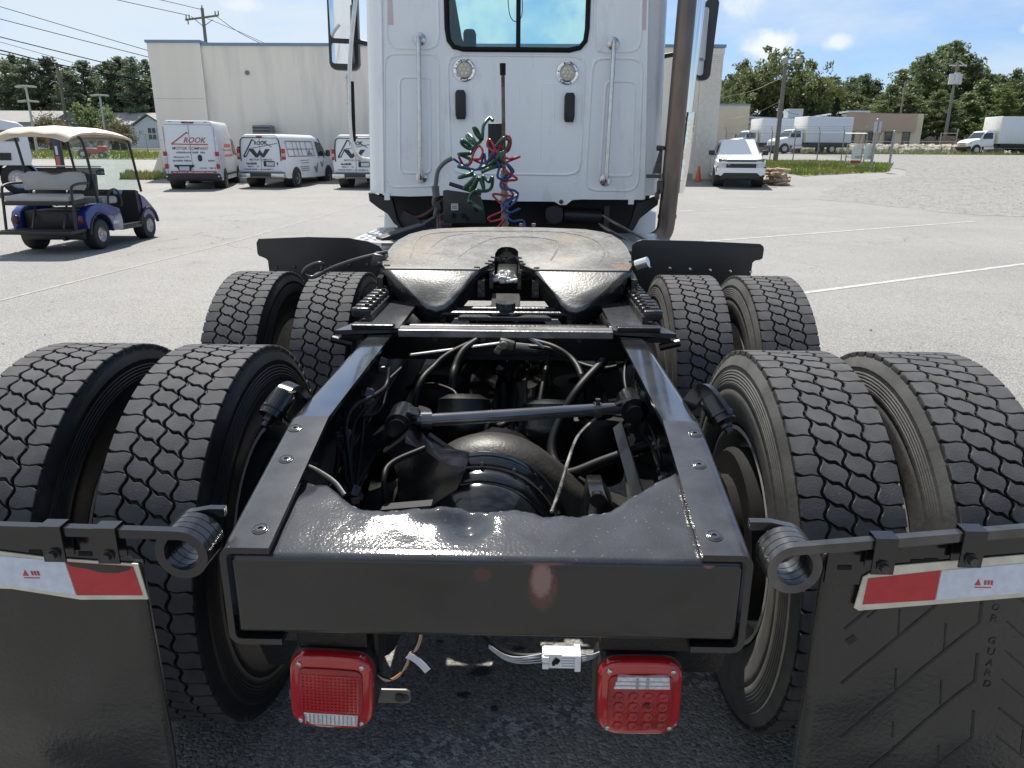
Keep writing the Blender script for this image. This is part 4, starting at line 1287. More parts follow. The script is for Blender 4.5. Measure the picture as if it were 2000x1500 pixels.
b = MB(); b.cyl((.35, .77, .855), (.35, .87, .855), .036, seg=18); b.cyl((.35, .755, .855), (.35, .77, .855), .02, seg=14); b.box((.385, .82, .85), (.05, .10, .13), None, .008); b.tube(catmull([(.30, .80, .862), (.325, .79, .875), (.345, .78, .886)], 4), .008, 6); b.tube(catmull([(.33, .80, .80), (.355, .79, .815), (.375, .78, .80)], 4), .008, 6)
b.obj('rod_end', M_BLK, truck, 35)
# air springs and brake cans
for (x, y, z, r) in ((.40, .40, .55, .085), (-.40, .40, .55, .085), (.27, 1.50, .56, .125), (-.27, 1.50, .56, .125), (.285, 1.08, .58, .10), (-.31, 1.08, .58, .10)):
    b = MB(); b.lathe([(-.13, .07), (-.12, r * .9), (-.06, r), (.0, r * 1.02), (.05, r), (.08, r * .86), (.085, .05)], (x, y, z + .07), (0, 0, 1), 24); b.obj('air_spring', M_RUB, truck, 50)
for (x, y, z) in ((-.12, 1.0, .72), (.13, 1.02, .70), (-.28, .40, .50), (.28, .42, .50)):
    b = MB(); b.lathe([(-.09, .03), (-.085, .07), (-.02, .082), (-.01, .09), (.01, .09), (.02, .082), (.08, .078), (.095, .05), (.096, 0)], (x, y, z), (0, .4, 1) if abs(x) < .2 else (0, 1, .2), 22); b.obj('brake_chamber', M_DARK, truck, 45)
b = MB(); b.prism([(.195, .56), (.27, .56), (.275, .70), (.25, .745), (.215, .745)], 'y', .50, .62, .01); b.cyl((.232, .49, .735), (.232, .51, .735), .018, seg=12); b.obj('slack_adjuster', M_BLK, truck, 30)
b = MB(); b.tube([(.318, .84, .79), (.335, .52, .715)], .022, 4, flat=(1, .25)); b.obj('strap', M_BLK, truck, 0)
for sx in (-1, 1):
    b = MB(); b.prism([(.30, .50), (1.75, .50), (1.85, .58), (1.25, .68), (.25, .68)], 'x', sx * .405, sx * .422); b.obj('suspension_hanger', M_DARK, truck, 0)
b = MB(); b.prism([(-.27, .715), (-.16, .722), (-.14, .762), (-.25, .75)], 'y', .40, .43); b.obj('brake_plate', mat('dull_grey_plate', (.03, .03, .032), .6, var=.1, spec=.2), truck, 0)
# shock absorbers outside the rails
for sx in (-1, 1):
    b = MB(); p0 = Vector((sx * .468, .485, .985)); p1 = Vector((sx * .500, .425, .930))
    d = (p1 - p0).normalized()
    b.cyl(p0, p0 + d * .040, .025, seg=20); b.cyl(p0 + d * .0405, p0 + d * .046, .029, seg=20); b.cyl(p0 + d * .046, p0 + d * .058, .025, seg=20); b.cyl(p0 + d * .058, p0 + d * .062, .028, seg=20)
    b.cyl(p0 + d * .062, p0 + d * .074, .014, seg=6); b.cyl(p0 + d * .074, p0 + d * .086, .008, seg=10); b.cyl(p0 - d * .003, p0, .021, seg=20)
    o = b.obj('shock_mount', M_BLK, truck, 35)
    b = MB(); b.tube(catmull([(sx * .43, .53, .955), (sx * .455, .515, .995), (sx * .472, .475, .992), (sx * .495, .44, .960)], 5), .009, 4, flat=(1, 2.6)); b.obj('strap', M_BLK, o, 40)
    b = MB(); b.cyl((sx * .50, .50, .80), (sx * .50, .66, .55), .012, seg=12); b.obj('shock_rod', M_DARK, o)

# crossmember at the front of the opening and tubes there
b = MB(); b.span((-.42, 1.33, .845), (.42, 1.36, .955), .004); b.span((-.42, 1.30, .845), (.42, 1.33, .857)); b.obj('crossmember', M_DARK, truck, 0)
b = MB()
for k in range(9): b.cyl((-.32 + .08 * k, 1.329, .93 - .02 * (k % 2)), (-.32 + .08 * k, 1.316, .93 - .02 * (k % 2)), .009, seg=6)
b.obj('bolt', M_BOLT, truck, 0)
b = MB(); b.box((0, 1.28, .905), (.05, .03, .03), (0, .3, 0), .005); b.cyl((-.01, 1.26, .91), (-.01, 1.235, .91), .012, seg=10); b.cyl((.03, 1.27, .90), (.10, 1.27, .893), .013, seg=10); b.cyl((.10, 1.27, .893), (.14, 1.27, .895), .009, seg=10); b.cyl((-.035, 1.26, .895), (-.02, 1.26, .885), .013, seg=10); b.obj('tee_fitting', mat('worn_metal'), truck, 30)
HOSES = {
 'wire': [
  (.006, [(-.316, .9, .927), (-.316, .85, .895), (-.323, .75, .901), (-.36, .65, .9), (-.369, .6, .872), (-.354, .55, .826), (-.335, .5, .738)]),
  (.005, [(-.41, .75, .85), (-.396, .7, .806), (-.382, .65, .756), (-.363, .6, .717), (-.33, .5, .731)]),
  (.006, [(-.361, .5, .859), (-.366, .5, .821), (-.374, .5, .783), (-.379, .5, .70)]),
  (.006, [(-.355, .5, .847), (-.35, .5, .803), (-.35, .5, .777), (-.335, .5, .738)]),
  (.004, [(-.323, .9, .874), (-.328, .85, .838), (-.344, .8, .826), (-.373, .75, .841)]),
  (.003, [(-.308, .7, .786), (-.33, .5, .751)]),
  (.007, [(-.172, .55, .835), (-.242, .5, .817), (-.251, .45, .795), (-.24, .42, .70)]),
  (.005, [(.365, .85, .803), (.381, .75, .79), (.388, .65, .789), (.381, .55, .792), (.367, .5, .807)]),
  (.0045, [(-.30, 1.0, .90), (-.33, .92, .88), (-.35, .8, .862), (-.375, .72, .838), (-.37, .64, .80), (-.352, .56, .76)]),
  (.004, [(-.385, .62, .88), (-.365, .6, .85), (-.372, .56, .80), (-.36, .52, .745)]),
  (.0045, [(-.40, .9, .86), (-.37, .8, .84), (-.355, .7, .80), (-.345, .6, .75), (-.34, .5, .70)]),
  (.004, [(.40, 1.1, .9), (.375, .95, .86), (.38, .8, .84), (.395, .65, .8), (.385, .5, .74)]),
  (.006, [(.41, 1.15, .93), (.36, 1.05, .90), (.35, .95, .86), (.37, .9, .82)]),
 ],
 'hose': [
  (.013, [(-.10, 1.30, .91), (-.14, 1.25, .888), (-.161, 1.2, .851), (-.165, 1.15, .806), (-.158, 1.1, .60)]),
  (.006, [(-.34, 1.3, .74), (-.253, 1.2, .789), (-.198, 1.15, .797), (-.152, 1.1, .789), (-.156, 1.05, .756), (-.174, 1.0, .55)]),
  (.011, [(.076, 1.3, .913), (.159, 1.25, .901), (.215, 1.2, .872), (.237, 1.1, .843), (.236, 1.05, .81), (.23, 1.05, .55)]),
  (.008, [(.05, 1.27, .899), (.143, 1.25, .897), (.232, 1.2, .864), (.316, 1.15, .862), (.42, 1.2, .88)]),
  (.015, [(.30, 1.10, .90), (.219, 1.0, .842), (.166, .95, .764), (.141, .9, .704), (.15, .85, .67), (.183, .8, .662), (.28, .8, .702), (.40, .8, .75)]),
  (.011, [(-.10, 1.30, .91), (-.182, 1.25, .879), (-.227, 1.2, .85), (-.27, 1.1, .80), (-.29, 1.05, .60)]),
  (.010, [(-.05, .9, .60), (-.05, .95, .74), (-.02, 1.05, .70), (.03, 1.12, .70), (.05, 1.3, .60)]),
  (.009, [(.14, 1.33, .86), (.12, 1.2, .80), (.10, 1.1, .73), (.06, 1.0, .68), (.02, .95, .60)]),
 ]}
for nm, L_ in HOSES.items():
    for r, P in L_:
        b = MB(); b.tube(catmull(P, 6), r, 7); b.obj(nm, M_RUB, truck, 60)
b = MB(); b.tube(catmull([(.26, .8, .832), (.2, .7, .814), (.169, .6, .786), (.147, .5, .765), (.124, .42, .74)], 6), .0045, 6); b.obj('wire', mat('pale_dusty_cable', (.20, .19, .17), .6, var=.2, col2=(.03, .03, .03), c2s=14, c2t=(.5, .6)), truck, 60)
b = MB(); b.tube([(-.316, 1.25, .872), (-.008, 1.28, .910)], .0045, 7); b.obj('push_rod', M_STEEL, truck)
b = MB(); b.tube([(.055, 1.22, .955), (.12, 1.24, .905)], .006, 6); b.obj('push_rod', M_STEEL, truck)
for (x, y, z) in ((-.345, .93, .925), (-.34, .72, .90), (-.36, .52, .745), (-.385, .62, .835), (.40, .66, .80), (.395, .52, .77), (-.33, .49, .735)):
    b = MB()
    for k in range(4):
        b.box((x + .014 * fbm(k + x * 9, 1) * 2, y + .01 * k, z + .02 * fbm(k, x * 5)), (.022, .026, .016), (k, .5 * k, .3), .003)
    b.obj('wire_clip', M_BOLT, truck, 0)

# ---- slide rails, cross plate and fifth wheel
for sx in (-1, 1):
    b = MB()
    b.prism([(sx * .330, 1.145), (sx * .515, 1.105), (sx * .500, 1.16), (sx * .47, 1.26), (sx * .47, 2.60), (sx * .330, 2.60)][::sx], 'z', .972, .986); b.obj('slide_plate', M_FLG, truck, 0)
    b = MB(); b.span((sx * .338, 1.11, .986), (sx * .468, 1.145, 1.003), .004); b.obj('stop_bar', M_DARK, truck, 0)
    b = MB(); b.tube([(sx * .47, 1.12, .94), (sx * .53, 1.12, .955)], .012, 8); b.span((sx * .432, 1.115, .955), (sx * .50, 1.30, .970)); b.obj('slide_bracket', M_DARK, truck, 30)
    # rack of teeth
    b = MB(); b.span((sx * .432, 1.24, .987), (sx * .452, 2.5, 1.008))
    for k in range(16):
        y = 1.26 + .056 * k
        b.box((sx * .468, y, 1.012 + .002 * fbm(k, 4)), (.060, .027, .030), (0, 0, .15 * fbm(k * 3.1, sx)), .006)
        b.cyl((sx * .452, y + .014, 1.026), (sx * .452, y + .014, 1.036), .009, seg=6)
    b.obj('slide_rack', mat('greasy_teeth', (.03, .03, .031), .28, metal=.3, var=.4, vs=30, bump=.5, bs=60, col2=(.16, .16, .16), c2s=22, c2t=(.58, .7)), truck, 30)
b = MB(); b.span((-.3285, 1.125, .962), (.3285, 1.146, .985), .003); b.span((-.3285, 1.148, .978), (.3285, 1.185, .985)); b.obj('cross_bar', mat('worn_bare_bar', (.13, .13, .13), .35, metal=.3, var=.25, vs=14, bump=.3, bs=100, col2=(.25, .24, .23), c2s=9, c2t=(.5, .66)), truck, 0)
b = MB(); b.span((-.329, 1.56, .93), (.329, 1.66, .955)); b.obj('base_plate', M_DARK, truck, 0)
b = MB(); b.span((-.329, 2.3, .93), (.329, 2.5, .955)); b.obj('base_plate', M_DARK, truck, 0)
for sx in (-1, 1):
    b = MB(); b.span((sx * .20, 1.66, .93), (sx * .329, 2.3, .955)); b.obj('base_plate', M_DARK, truck, 0)
b = MB()
b.prism([(-.17, 1.40), (.15, 1.40), (.13, 1.45), (.06, 1.45), (.035, 1.41), (-.055, 1.41), (-.08, 1.45), (-.16, 1.45)], 'z', .955, .968); b.cyl((-.045, 1.43, .968), (-.045, 1.43, .976), .012, seg=12); b.cyl((.015, 1.43, .968), (.015, 1.43, .976), .012, seg=12); b.cyl((-.01, 1.50, .955), (-.01, 1.50, 1.0), .035, seg=18); b.obj('slide_lock', M_FLG, truck, 30)
b = MB(); b.tube([(-.25, 1.46, .965), (.24, 1.47, .965)], .011, 8); b.tube([(-.22, 1.52, .97), (.2, 1.53, .97)], .009, 8); b.obj('release_rod', M_DARK, truck)

S5 = .097
def z5(y): return 1.10 + S5 * (y - 1.62)
def fifth_wheel():
    top = [(-.456, 1.62), (-.485, 1.70), (-.497, 1.85), (-.497, 2.02), (-.488, 2.13), (-.466, 2.25), (-.42, 2.33), (-.35, 2.385), (-.2, 2.42), (-.03, 2.435), (.15, 2.425), (.33, 2.40), (.41, 2.335), (.447, 2.27), (.468, 2.15), (.477, 2.02), (.472, 1.85), (.458, 1.70), (.436, 1.62),
           (.093, 1.62), (.055, 1.68), (.036, 1.72), (.030, 1.80), (.028, 1.92), (.018, 1.975), (-.003, 2.002), (-.024, 2.006), (-.046, 1.995), (-.060, 1.955), (-.063, 1.88), (-.062, 1.76), (-.068, 1.71), (-.088, 1.67), (-.112, 1.62)]
    steel = mat('greased_plate_steel', (.098, .097, .093), .55, spec=.25, metal=0.0, var=.18, vs=9, bump=.45, bs=110, bd=.0015, col2=(.142, .14, .133), c2s=5.5, c2t=(.46, .64), detail=8)
    # rust, grease rings and scuffs
    nt = steel.node_tree; N = nt.nodes; L = nt.links; bs = N['Principled BSDF']
    src = bs.inputs['Base Color'].links[0].from_socket
    t = [n for n in N if n.type == 'TEX_COORD'][0]
    sx = N.new('ShaderNodeSeparateXYZ'); L.new(t.outputs['Object'], sx.inputs[0])
    nn = N.new('ShaderNodeTexNoise'); nn.inputs['Scale'].default_value = 22; nn.inputs['Detail'].default_value = 6; L.new(t.outputs['Object'], nn.inputs['Vector'])
    def M(op, a, c=0.):
        n = N.new('ShaderNodeMath'); n.operation = op
        for i, v in enumerate((a, c)):
            if hasattr(v, 'links'): L.new(v, n.inputs[i])
            else: n.inputs[i].default_value = v
        return n.outputs[0]
    def layer(fac, col, src):
        mx = N.new('ShaderNodeMix'); mx.data_type = 'RGBA'; L.new(fac, mx.inputs['Factor']); L.new(src, mx.inputs['A']); mx.inputs['B'].default_value = (*col, 1)
        return mx.outputs['Result']
    def rng(v, a, c, lo=0., hi=1.):
        n = N.new('ShaderNodeMapRange'); n.inputs['From Min'].default_value = a; n.inputs['From Max'].default_value = c; n.inputs['To Min'].default_value = lo; n.inputs['To Max'].default_value = hi
        L.new(v, n.inputs['Value']); return n.outputs[0]
    def ell(cx, cy, rx, ry, nz):
        dx = M('DIVIDE', M('SUBTRACT', sx.outputs['X'], cx), rx); dy = M('DIVIDE', M('SUBTRACT', sx.outputs['Y'], cy), ry)
        return M('ADD', M('SQRT', M('ADD', M('MULTIPLY', dx, dx), M('MULTIPLY', dy, dy))), M('MULTIPLY', M('SUBTRACT', nn.outputs['Fac'], .5), nz))
    # ring of bright rubbed steel and greasier rings, as left by trailer plates
    e = ell(-.02, 1.95, .34, .34, .35)
    src = layer(rng(M('ABSOLUTE', M('SUBTRACT', e, .95)), .10, .03, 0, .5), (.175, .172, .165), src)
    src = layer(rng(M('ABSOLUTE', M('SUBTRACT', e, .72)), .07, .02, 0, .35), (.085, .082, .076), src)
    src = layer(rng(M('ABSOLUTE', M('SUBTRACT', ell(-.02, 1.95, .2, .22, .4), .9)), .14, .04, 0, .45), (.17, .167, .16), src)
    arc = M('SINE', M('MULTIPLY', e, 95.))
    src = layer(rng(M('MULTIPLY', arc, rng(nn.outputs['Fac'], .42, .62, 0, 1)), .25, .9, 0, .42), (.235, .23, .222), src)
    arc2 = M('SINE', M('MULTIPLY', ell(-.02, 1.70, .5, .5, .5), 120.))
    src = layer(rng(M('MULTIPLY', arc2, rng(nn.outputs['Fac'], .56, .44, 0, 1)), .35, .95, 0, .40), (.06, .058, .054), src)
    for cx, cy, rx, ry, col, hi in ((-.37, 2.0, .085, .30, (.19, .145, .095), .5), (-.43, 1.85, .05, .2, (.21, .165, .11), .4), (.245, 2.16, .075, .11, (.21, .145, .08), .5), (.21, 1.79, .07, .05, (.23, .16, .09), .55), (.42, 1.68, .04, .04, (.24, .12, .06), .8), (-.25, 2.36, .1, .05, (.21, .17, .12), .4)):
        src = layer(rng(ell(cx, cy, rx, ry, 1.6), 1.1, .45, 0, hi), col, src)
    # dark marks
    for cx, cy, rx, ry in ((-.30, 1.86, .05, .012), (-.13, 2.22, .05, .02), (.30, 2.32, .05, .02), (-.02, 2.33, .06, .012), (.39, 1.73, .022, .018), (-.05, 2.20, .03, .012), (.14, 2.25, .03, .012)):
        src = layer(rng(ell(cx, cy, rx, ry, 2.2), 1.0, .5, 0, .75), (.06, .057, .05), src)
    n2 = N.new('ShaderNodeTexNoise'); n2.inputs['Scale'].default_value = 75; n2.inputs['Detail'].default_value = 4; L.new(t.outputs['Object'], n2.inputs['Vector'])
    src = layer(rng(n2.outputs['Fac'], .56, .66, 0, .7), (.05, .048, .044), src)
    n4 = N.new('ShaderNodeTexNoise'); n4.inputs['Scale'].default_value = 48; n4.inputs['Detail'].default_value = 7; n4.inputs['Roughness'].default_value = .7; L.new(t.outputs['Object'], n4.inputs['Vector'])
    src = layer(rng(n4.outputs['Fac'], .52, .62, 0, .45), (.22, .217, .21), src)
    L.new(src, bs.inputs['Base Color'])
    blk = mat('grease_black_side', (.015, .015, .015), .22, var=.3, vs=10, bump=.4, bs=70, spec=.6)
    b = MB(); b.prism(top, 'z', -.032, 0, .0045, shear=lambda q: (q[0], q[1], z5(q[1]) + q[2]))
    me = b.mesh('fifth_wheel', [steel, blk], 40)
    fw = link('fifth_wheel', me, truck)
    for p in me.polygons:
        if p.normal.z < .55: p.material_index = 1
    # grease channels worn into the plate
    gm = mat('channel_grease', (.040, .038, .034), .5, var=.4, vs=40, col2=(.12, .118, .11), c2s=30, c2t=(.48, .6))
    for nm_, w_, P in (('grease_channel', .0042, [(-.39, 1.80), (-.405, 1.98), (-.41, 2.13), (-.385, 2.235), (-.29, 2.30), (-.03, 2.335), (.20, 2.32), (.32, 2.22), (.372, 2.08), (.375, 1.92), (.345, 1.77)]),
                       ('grease_channel', .0035, [(-.20, 1.82), (-.165, 1.98), (-.10, 2.14), (-.02, 2.20), (.09, 2.20), (.185, 2.13), (.19, 2.02), (.175, 1.88), (.155, 1.77)]),
                       ('grease_channel', .003, [(.40, 2.19), (.385, 1.84)]), ('grease_channel', .003, [(.405, 2.21), (.445, 2.25)]), ('grease_channel', .003, [(-.33, 1.98), (-.29, 2.19), (-.18, 2.28)])):
        Q = catmull(P, 8); b = MB(); L_, R__ = [], []
        for i, q in enumerate(Q):
            d = (Q[min(i + 1, len(Q) - 1)] - Q[max(i - 1, 0)]).normalized() if isinstance(Q[0], Vector) else None
            nrm = Vector((-d.y, d.x)) * w_ * (1 + .5 * fbm(i * .7, P[0][0] * 5))
            L_.append(b.bm.verts.new((q.x + nrm.x, q.y + nrm.y, z5(q.y) + .0012))); R__.append(b.bm.verts.new((q.x - nrm.x, q.y - nrm.y, z5(q.y) + .0012)))
        for i in range(len(Q) - 1): b.bm.faces.new((L_[i], R__[i], R__[i + 1], L_[i + 1]))
        b.obj(nm_, gm, fw, 0)
    # ramps
    sr = .62
    for name, P in (('ramp', [(-.455, 1.618), (-.113, 1.618), (-.160, 1.545), (-.197, 1.478), (-.222, 1.452), (-.252, 1.442), (-.283, 1.452), (-.310, 1.475), (-.375, 1.540)]),
                    ('ramp', [(.094, 1.618), (.435, 1.618), (.345, 1.53), (.285, 1.472), (.262, 1.452), (.236, 1.442), (.208, 1.450), (.185, 1.472), (.15, 1.53)])):
        rs = mat('rubbed_ramp_steel', (.125, .123, .118), .42, metal=.12, var=.25, vs=14, bump=.6, bs=120, bd=.002, col2=(.07, .068, .065), c2s=15, c2t=(.44, .57), detail=9)
        b = MB(); b.prism(P, 'z', -.034, 0, .011, shear=lambda q: (q[0], q[1], 1.0995 + sr * (q[1] - 1.618) + q[2]))
        me = b.mesh('ramp', [rs, blk], 60)
        for p in me.polygons:
            if p.normal.z < .15: p.material_index = 1
        link('ramp', me, fw)
        # skirt beneath
        b = MB(); c = Vector((sum(p[0] for p in P) / len(P), sum(p[1] for p in P) / len(P)))
        secs = []
        Q = [(p[0] * .985 + c.x * .015, p[1] * .985 + c.y * .015) for p in P]
        secs.append([(p[0], p[1], 1.0995 + sr * (p[1] - 1.618) - .03) for p in Q])
        secs.append([(p[0] * .93 + c.x * .07, p[1] * .9 + .1 * 1.618, 1.0995 + sr * (p[1] - 1.618) - .085) for p in Q])
        b.sweep(secs); b.obj('skirt', blk, fw, 40)
    # under-plate skirts, ribs and pedestals
    b = MB()
    for s0, s1 in ((-.488, -.466), (.447, .469)):
        b.prism([(1.62, 1.065), (2.2, 1.12), (2.2, 1.05), (1.85, .995), (1.62, 1.0)], 'x', s0, s1)
    for x in (-.115, .083):
        b.prism([(1.60, 1.06), (2.1, 1.11), (2.1, 1.02), (1.60, 1.0)], 'x', x, x + .025)
    b.span((-.45, 2.02, 1.0), (.44, 2.10, 1.10))
    b.obj('skirt', blk, fw, 0)
    for sx_ in (-1, 1):
        b = MB(); b.prism([(1.78, .988), (2.18, .988), (2.10, 1.08), (2.03, 1.11), (1.93, 1.11), (1.86, 1.07)], 'x', sx_ * .335, sx_ * .425, .006); b.cyl((sx_ * .33, 1.98, 1.075), (sx_ * .47, 1.98, 1.075), .03, seg=16); b.obj('pedestal', blk, fw, 30)
    # lock jaws; grease painted pale for the sun glints on it
    b = MB(); b.span((-.072, 2.0, 1.02), (.04, 2.05, 1.115)); b.box((-.015, 1.83, 1.045), (.085, .16, .04), (.25, 0, 0), .01); b.span((-.075, 1.66, 1.02), (-.062, 2.0, 1.08)); b.span((.030, 1.66, 1.02), (.043, 2.0, 1.08)); b.obj('lock_jaw', blk, fw, 30)
    gr = mat('glint_pale_grease', (.66, .65, .62), .2, var=.3, vs=60, bump=.8, bs=60, bd=.01, col2=(.03, .03, .03), c2s=60, c2t=(.56, .62))
    rnd = random.Random(8)
    b = MB()
    for k in range(26):
        b.ball((-.018 + rnd.uniform(-.042, .042), 1.73 + rnd.uniform(-.03, .03), 1.048 + rnd.uniform(-.012, .012)), rnd.uniform(.007, .013), 8, 6, (1.3, 1, .8))
    for k in range(7):
        b.ball((-.018 + rnd.uniform(-.02, .02), 1.78 + rnd.uniform(-.02, .02), 1.064), rnd.uniform(.005, .009), 8, 6)
    b.obj('grease_smear', gr, fw, 60)
    b = MB(); b.box((-.012, 1.60, .985), (.105, .10, .012), (.35, 0, 0), .004); b.box((-.012, 1.56, .958), (.09, .03, .01), (.3, 0, 0), .003); b.obj('jaw_plate', mat('bare_bright_plate', (.05, .05, .048), .75, spec=.08, metal=.0, var=.3, vs=30, col2=(.04, .04, .04), c2s=22, c2t=(.5, .62)), fw, 0)
    # ragged bits on the throat edge, side pin, release handle
    b = MB()
    for (x, y) in ((-.073, 1.74), (-.082, 1.70), (-.066, 1.80), (.041, 1.74), (.050, 1.70), (.035, 1.80), (-.455, 1.66), (-.49, 1.70), (-.497, 1.76), (.462, 1.75), (.100, 1.64), (-.12, 1.64)):
        b.box((x, y, z5(y) - .004), (.016, .022, .018), (x * 9, y, .4), .003)
    b.obj('grease_lump', blk, fw, 40)['kind'] = 'stuff'
    b = MB(); b.cyl((.475, 1.72, 1.105), (.515, 1.70, 1.122), .019, seg=16); b.obj('side_pin', mat('silver_pin', (.7, .7, .68), .25, metal=.8), fw)
    b = MB(); b.tube(catmull([(-.47, 1.76, 1.142), (-.582, 1.75, 1.115), (-.662, 1.75, 1.089), (-.703, 1.75, 1.071), (-.761, 1.75, 1.044), (-.792, 1.73, 1.058), (-.77, 1.71, 1.086), (-.722, 1.70, 1.105), (-.708, 1.71, 1.096), (-.722, 1.74, 1.076)], 6), .0075, 8)
    b.obj('release_handle', mat('dull_rod', (.07, .07, .07), .35, metal=.6, var=.2), fw, 60)
    b = MB(); b.box((-.505, 1.78, 1.11), (.05, .08, .05), (0, .2, 0), .008); b.cyl((-.50, 1.80, 1.09), (-.50, 1.80, .99), .008, seg=8); b.obj('handle_bracket', M_BOLT, fw, 30)
    return fw
fifth_wheel()

# ---- front guards standing ahead of the leading drive tyres
def guard(sx):
    if sx < 0:
        P = [(-1.256, 1.085), (-1.243, 1.106), (-1.004, 1.116), (-.80, 1.113), (-.71, 1.098), (-.656, 1.075), (-.625, 1.035), (-.62, .70), (-1.20, .70), (-1.205, 1.0), (-1.215, 1.012), (-1.248, 1.022), (-1.256, 1.032)]
    else:
        P = [(.575, .70), (.571, 1.09), (.59, 1.108), (.62, 1.117), (.9, 1.112), (1.185, 1.101), (1.201, 1.09), (1.206, 1.075), (1.204, 1.032), (1.19, 1.024), (1.165, 1.022), (1.155, 1.01), (1.15, .70)]
    k_ = (2.66 + 1.024) / (2.52 + 1.024); P = [(.061 + (q[0] - .061) * k_, 1.487 + (q[1] - 1.487) * k_) for q in P]
    b = MB(); b.prism(P, 'y', 2.66, 2.668, .002); g = b.obj('wheel_guard', mat('guard_plastic', (.012, .012, .013), .42, var=.3, vs=8, bump=.15, bs=60), truck, 30)
    for k in range(6):
        x = sx * (.66 + .098 * k) if sx > 0 else -(.72 + .09 * k)
        z = .985 - .004 * k
        b = MB(); b.lathe([(0, .0085), (.003, .008), (.0055, .005), (.006, 0)], (x * k_, 2.6595, z - .02), (0, -1, 0), 12); b.obj('rivet', M_STEEL if sx > 0 else M_BOLT, g, 50)
    b = MB(); b.span((sx * .60, 2.67, .94), (sx * 1.15, 2.70, .97)); b.tube([(sx * .43, 2.685, .88), (sx * .62, 2.685, .955)], .016, 8); b.obj('guard_support', M_DARK, g, 0)
guard(-1); guard(1)
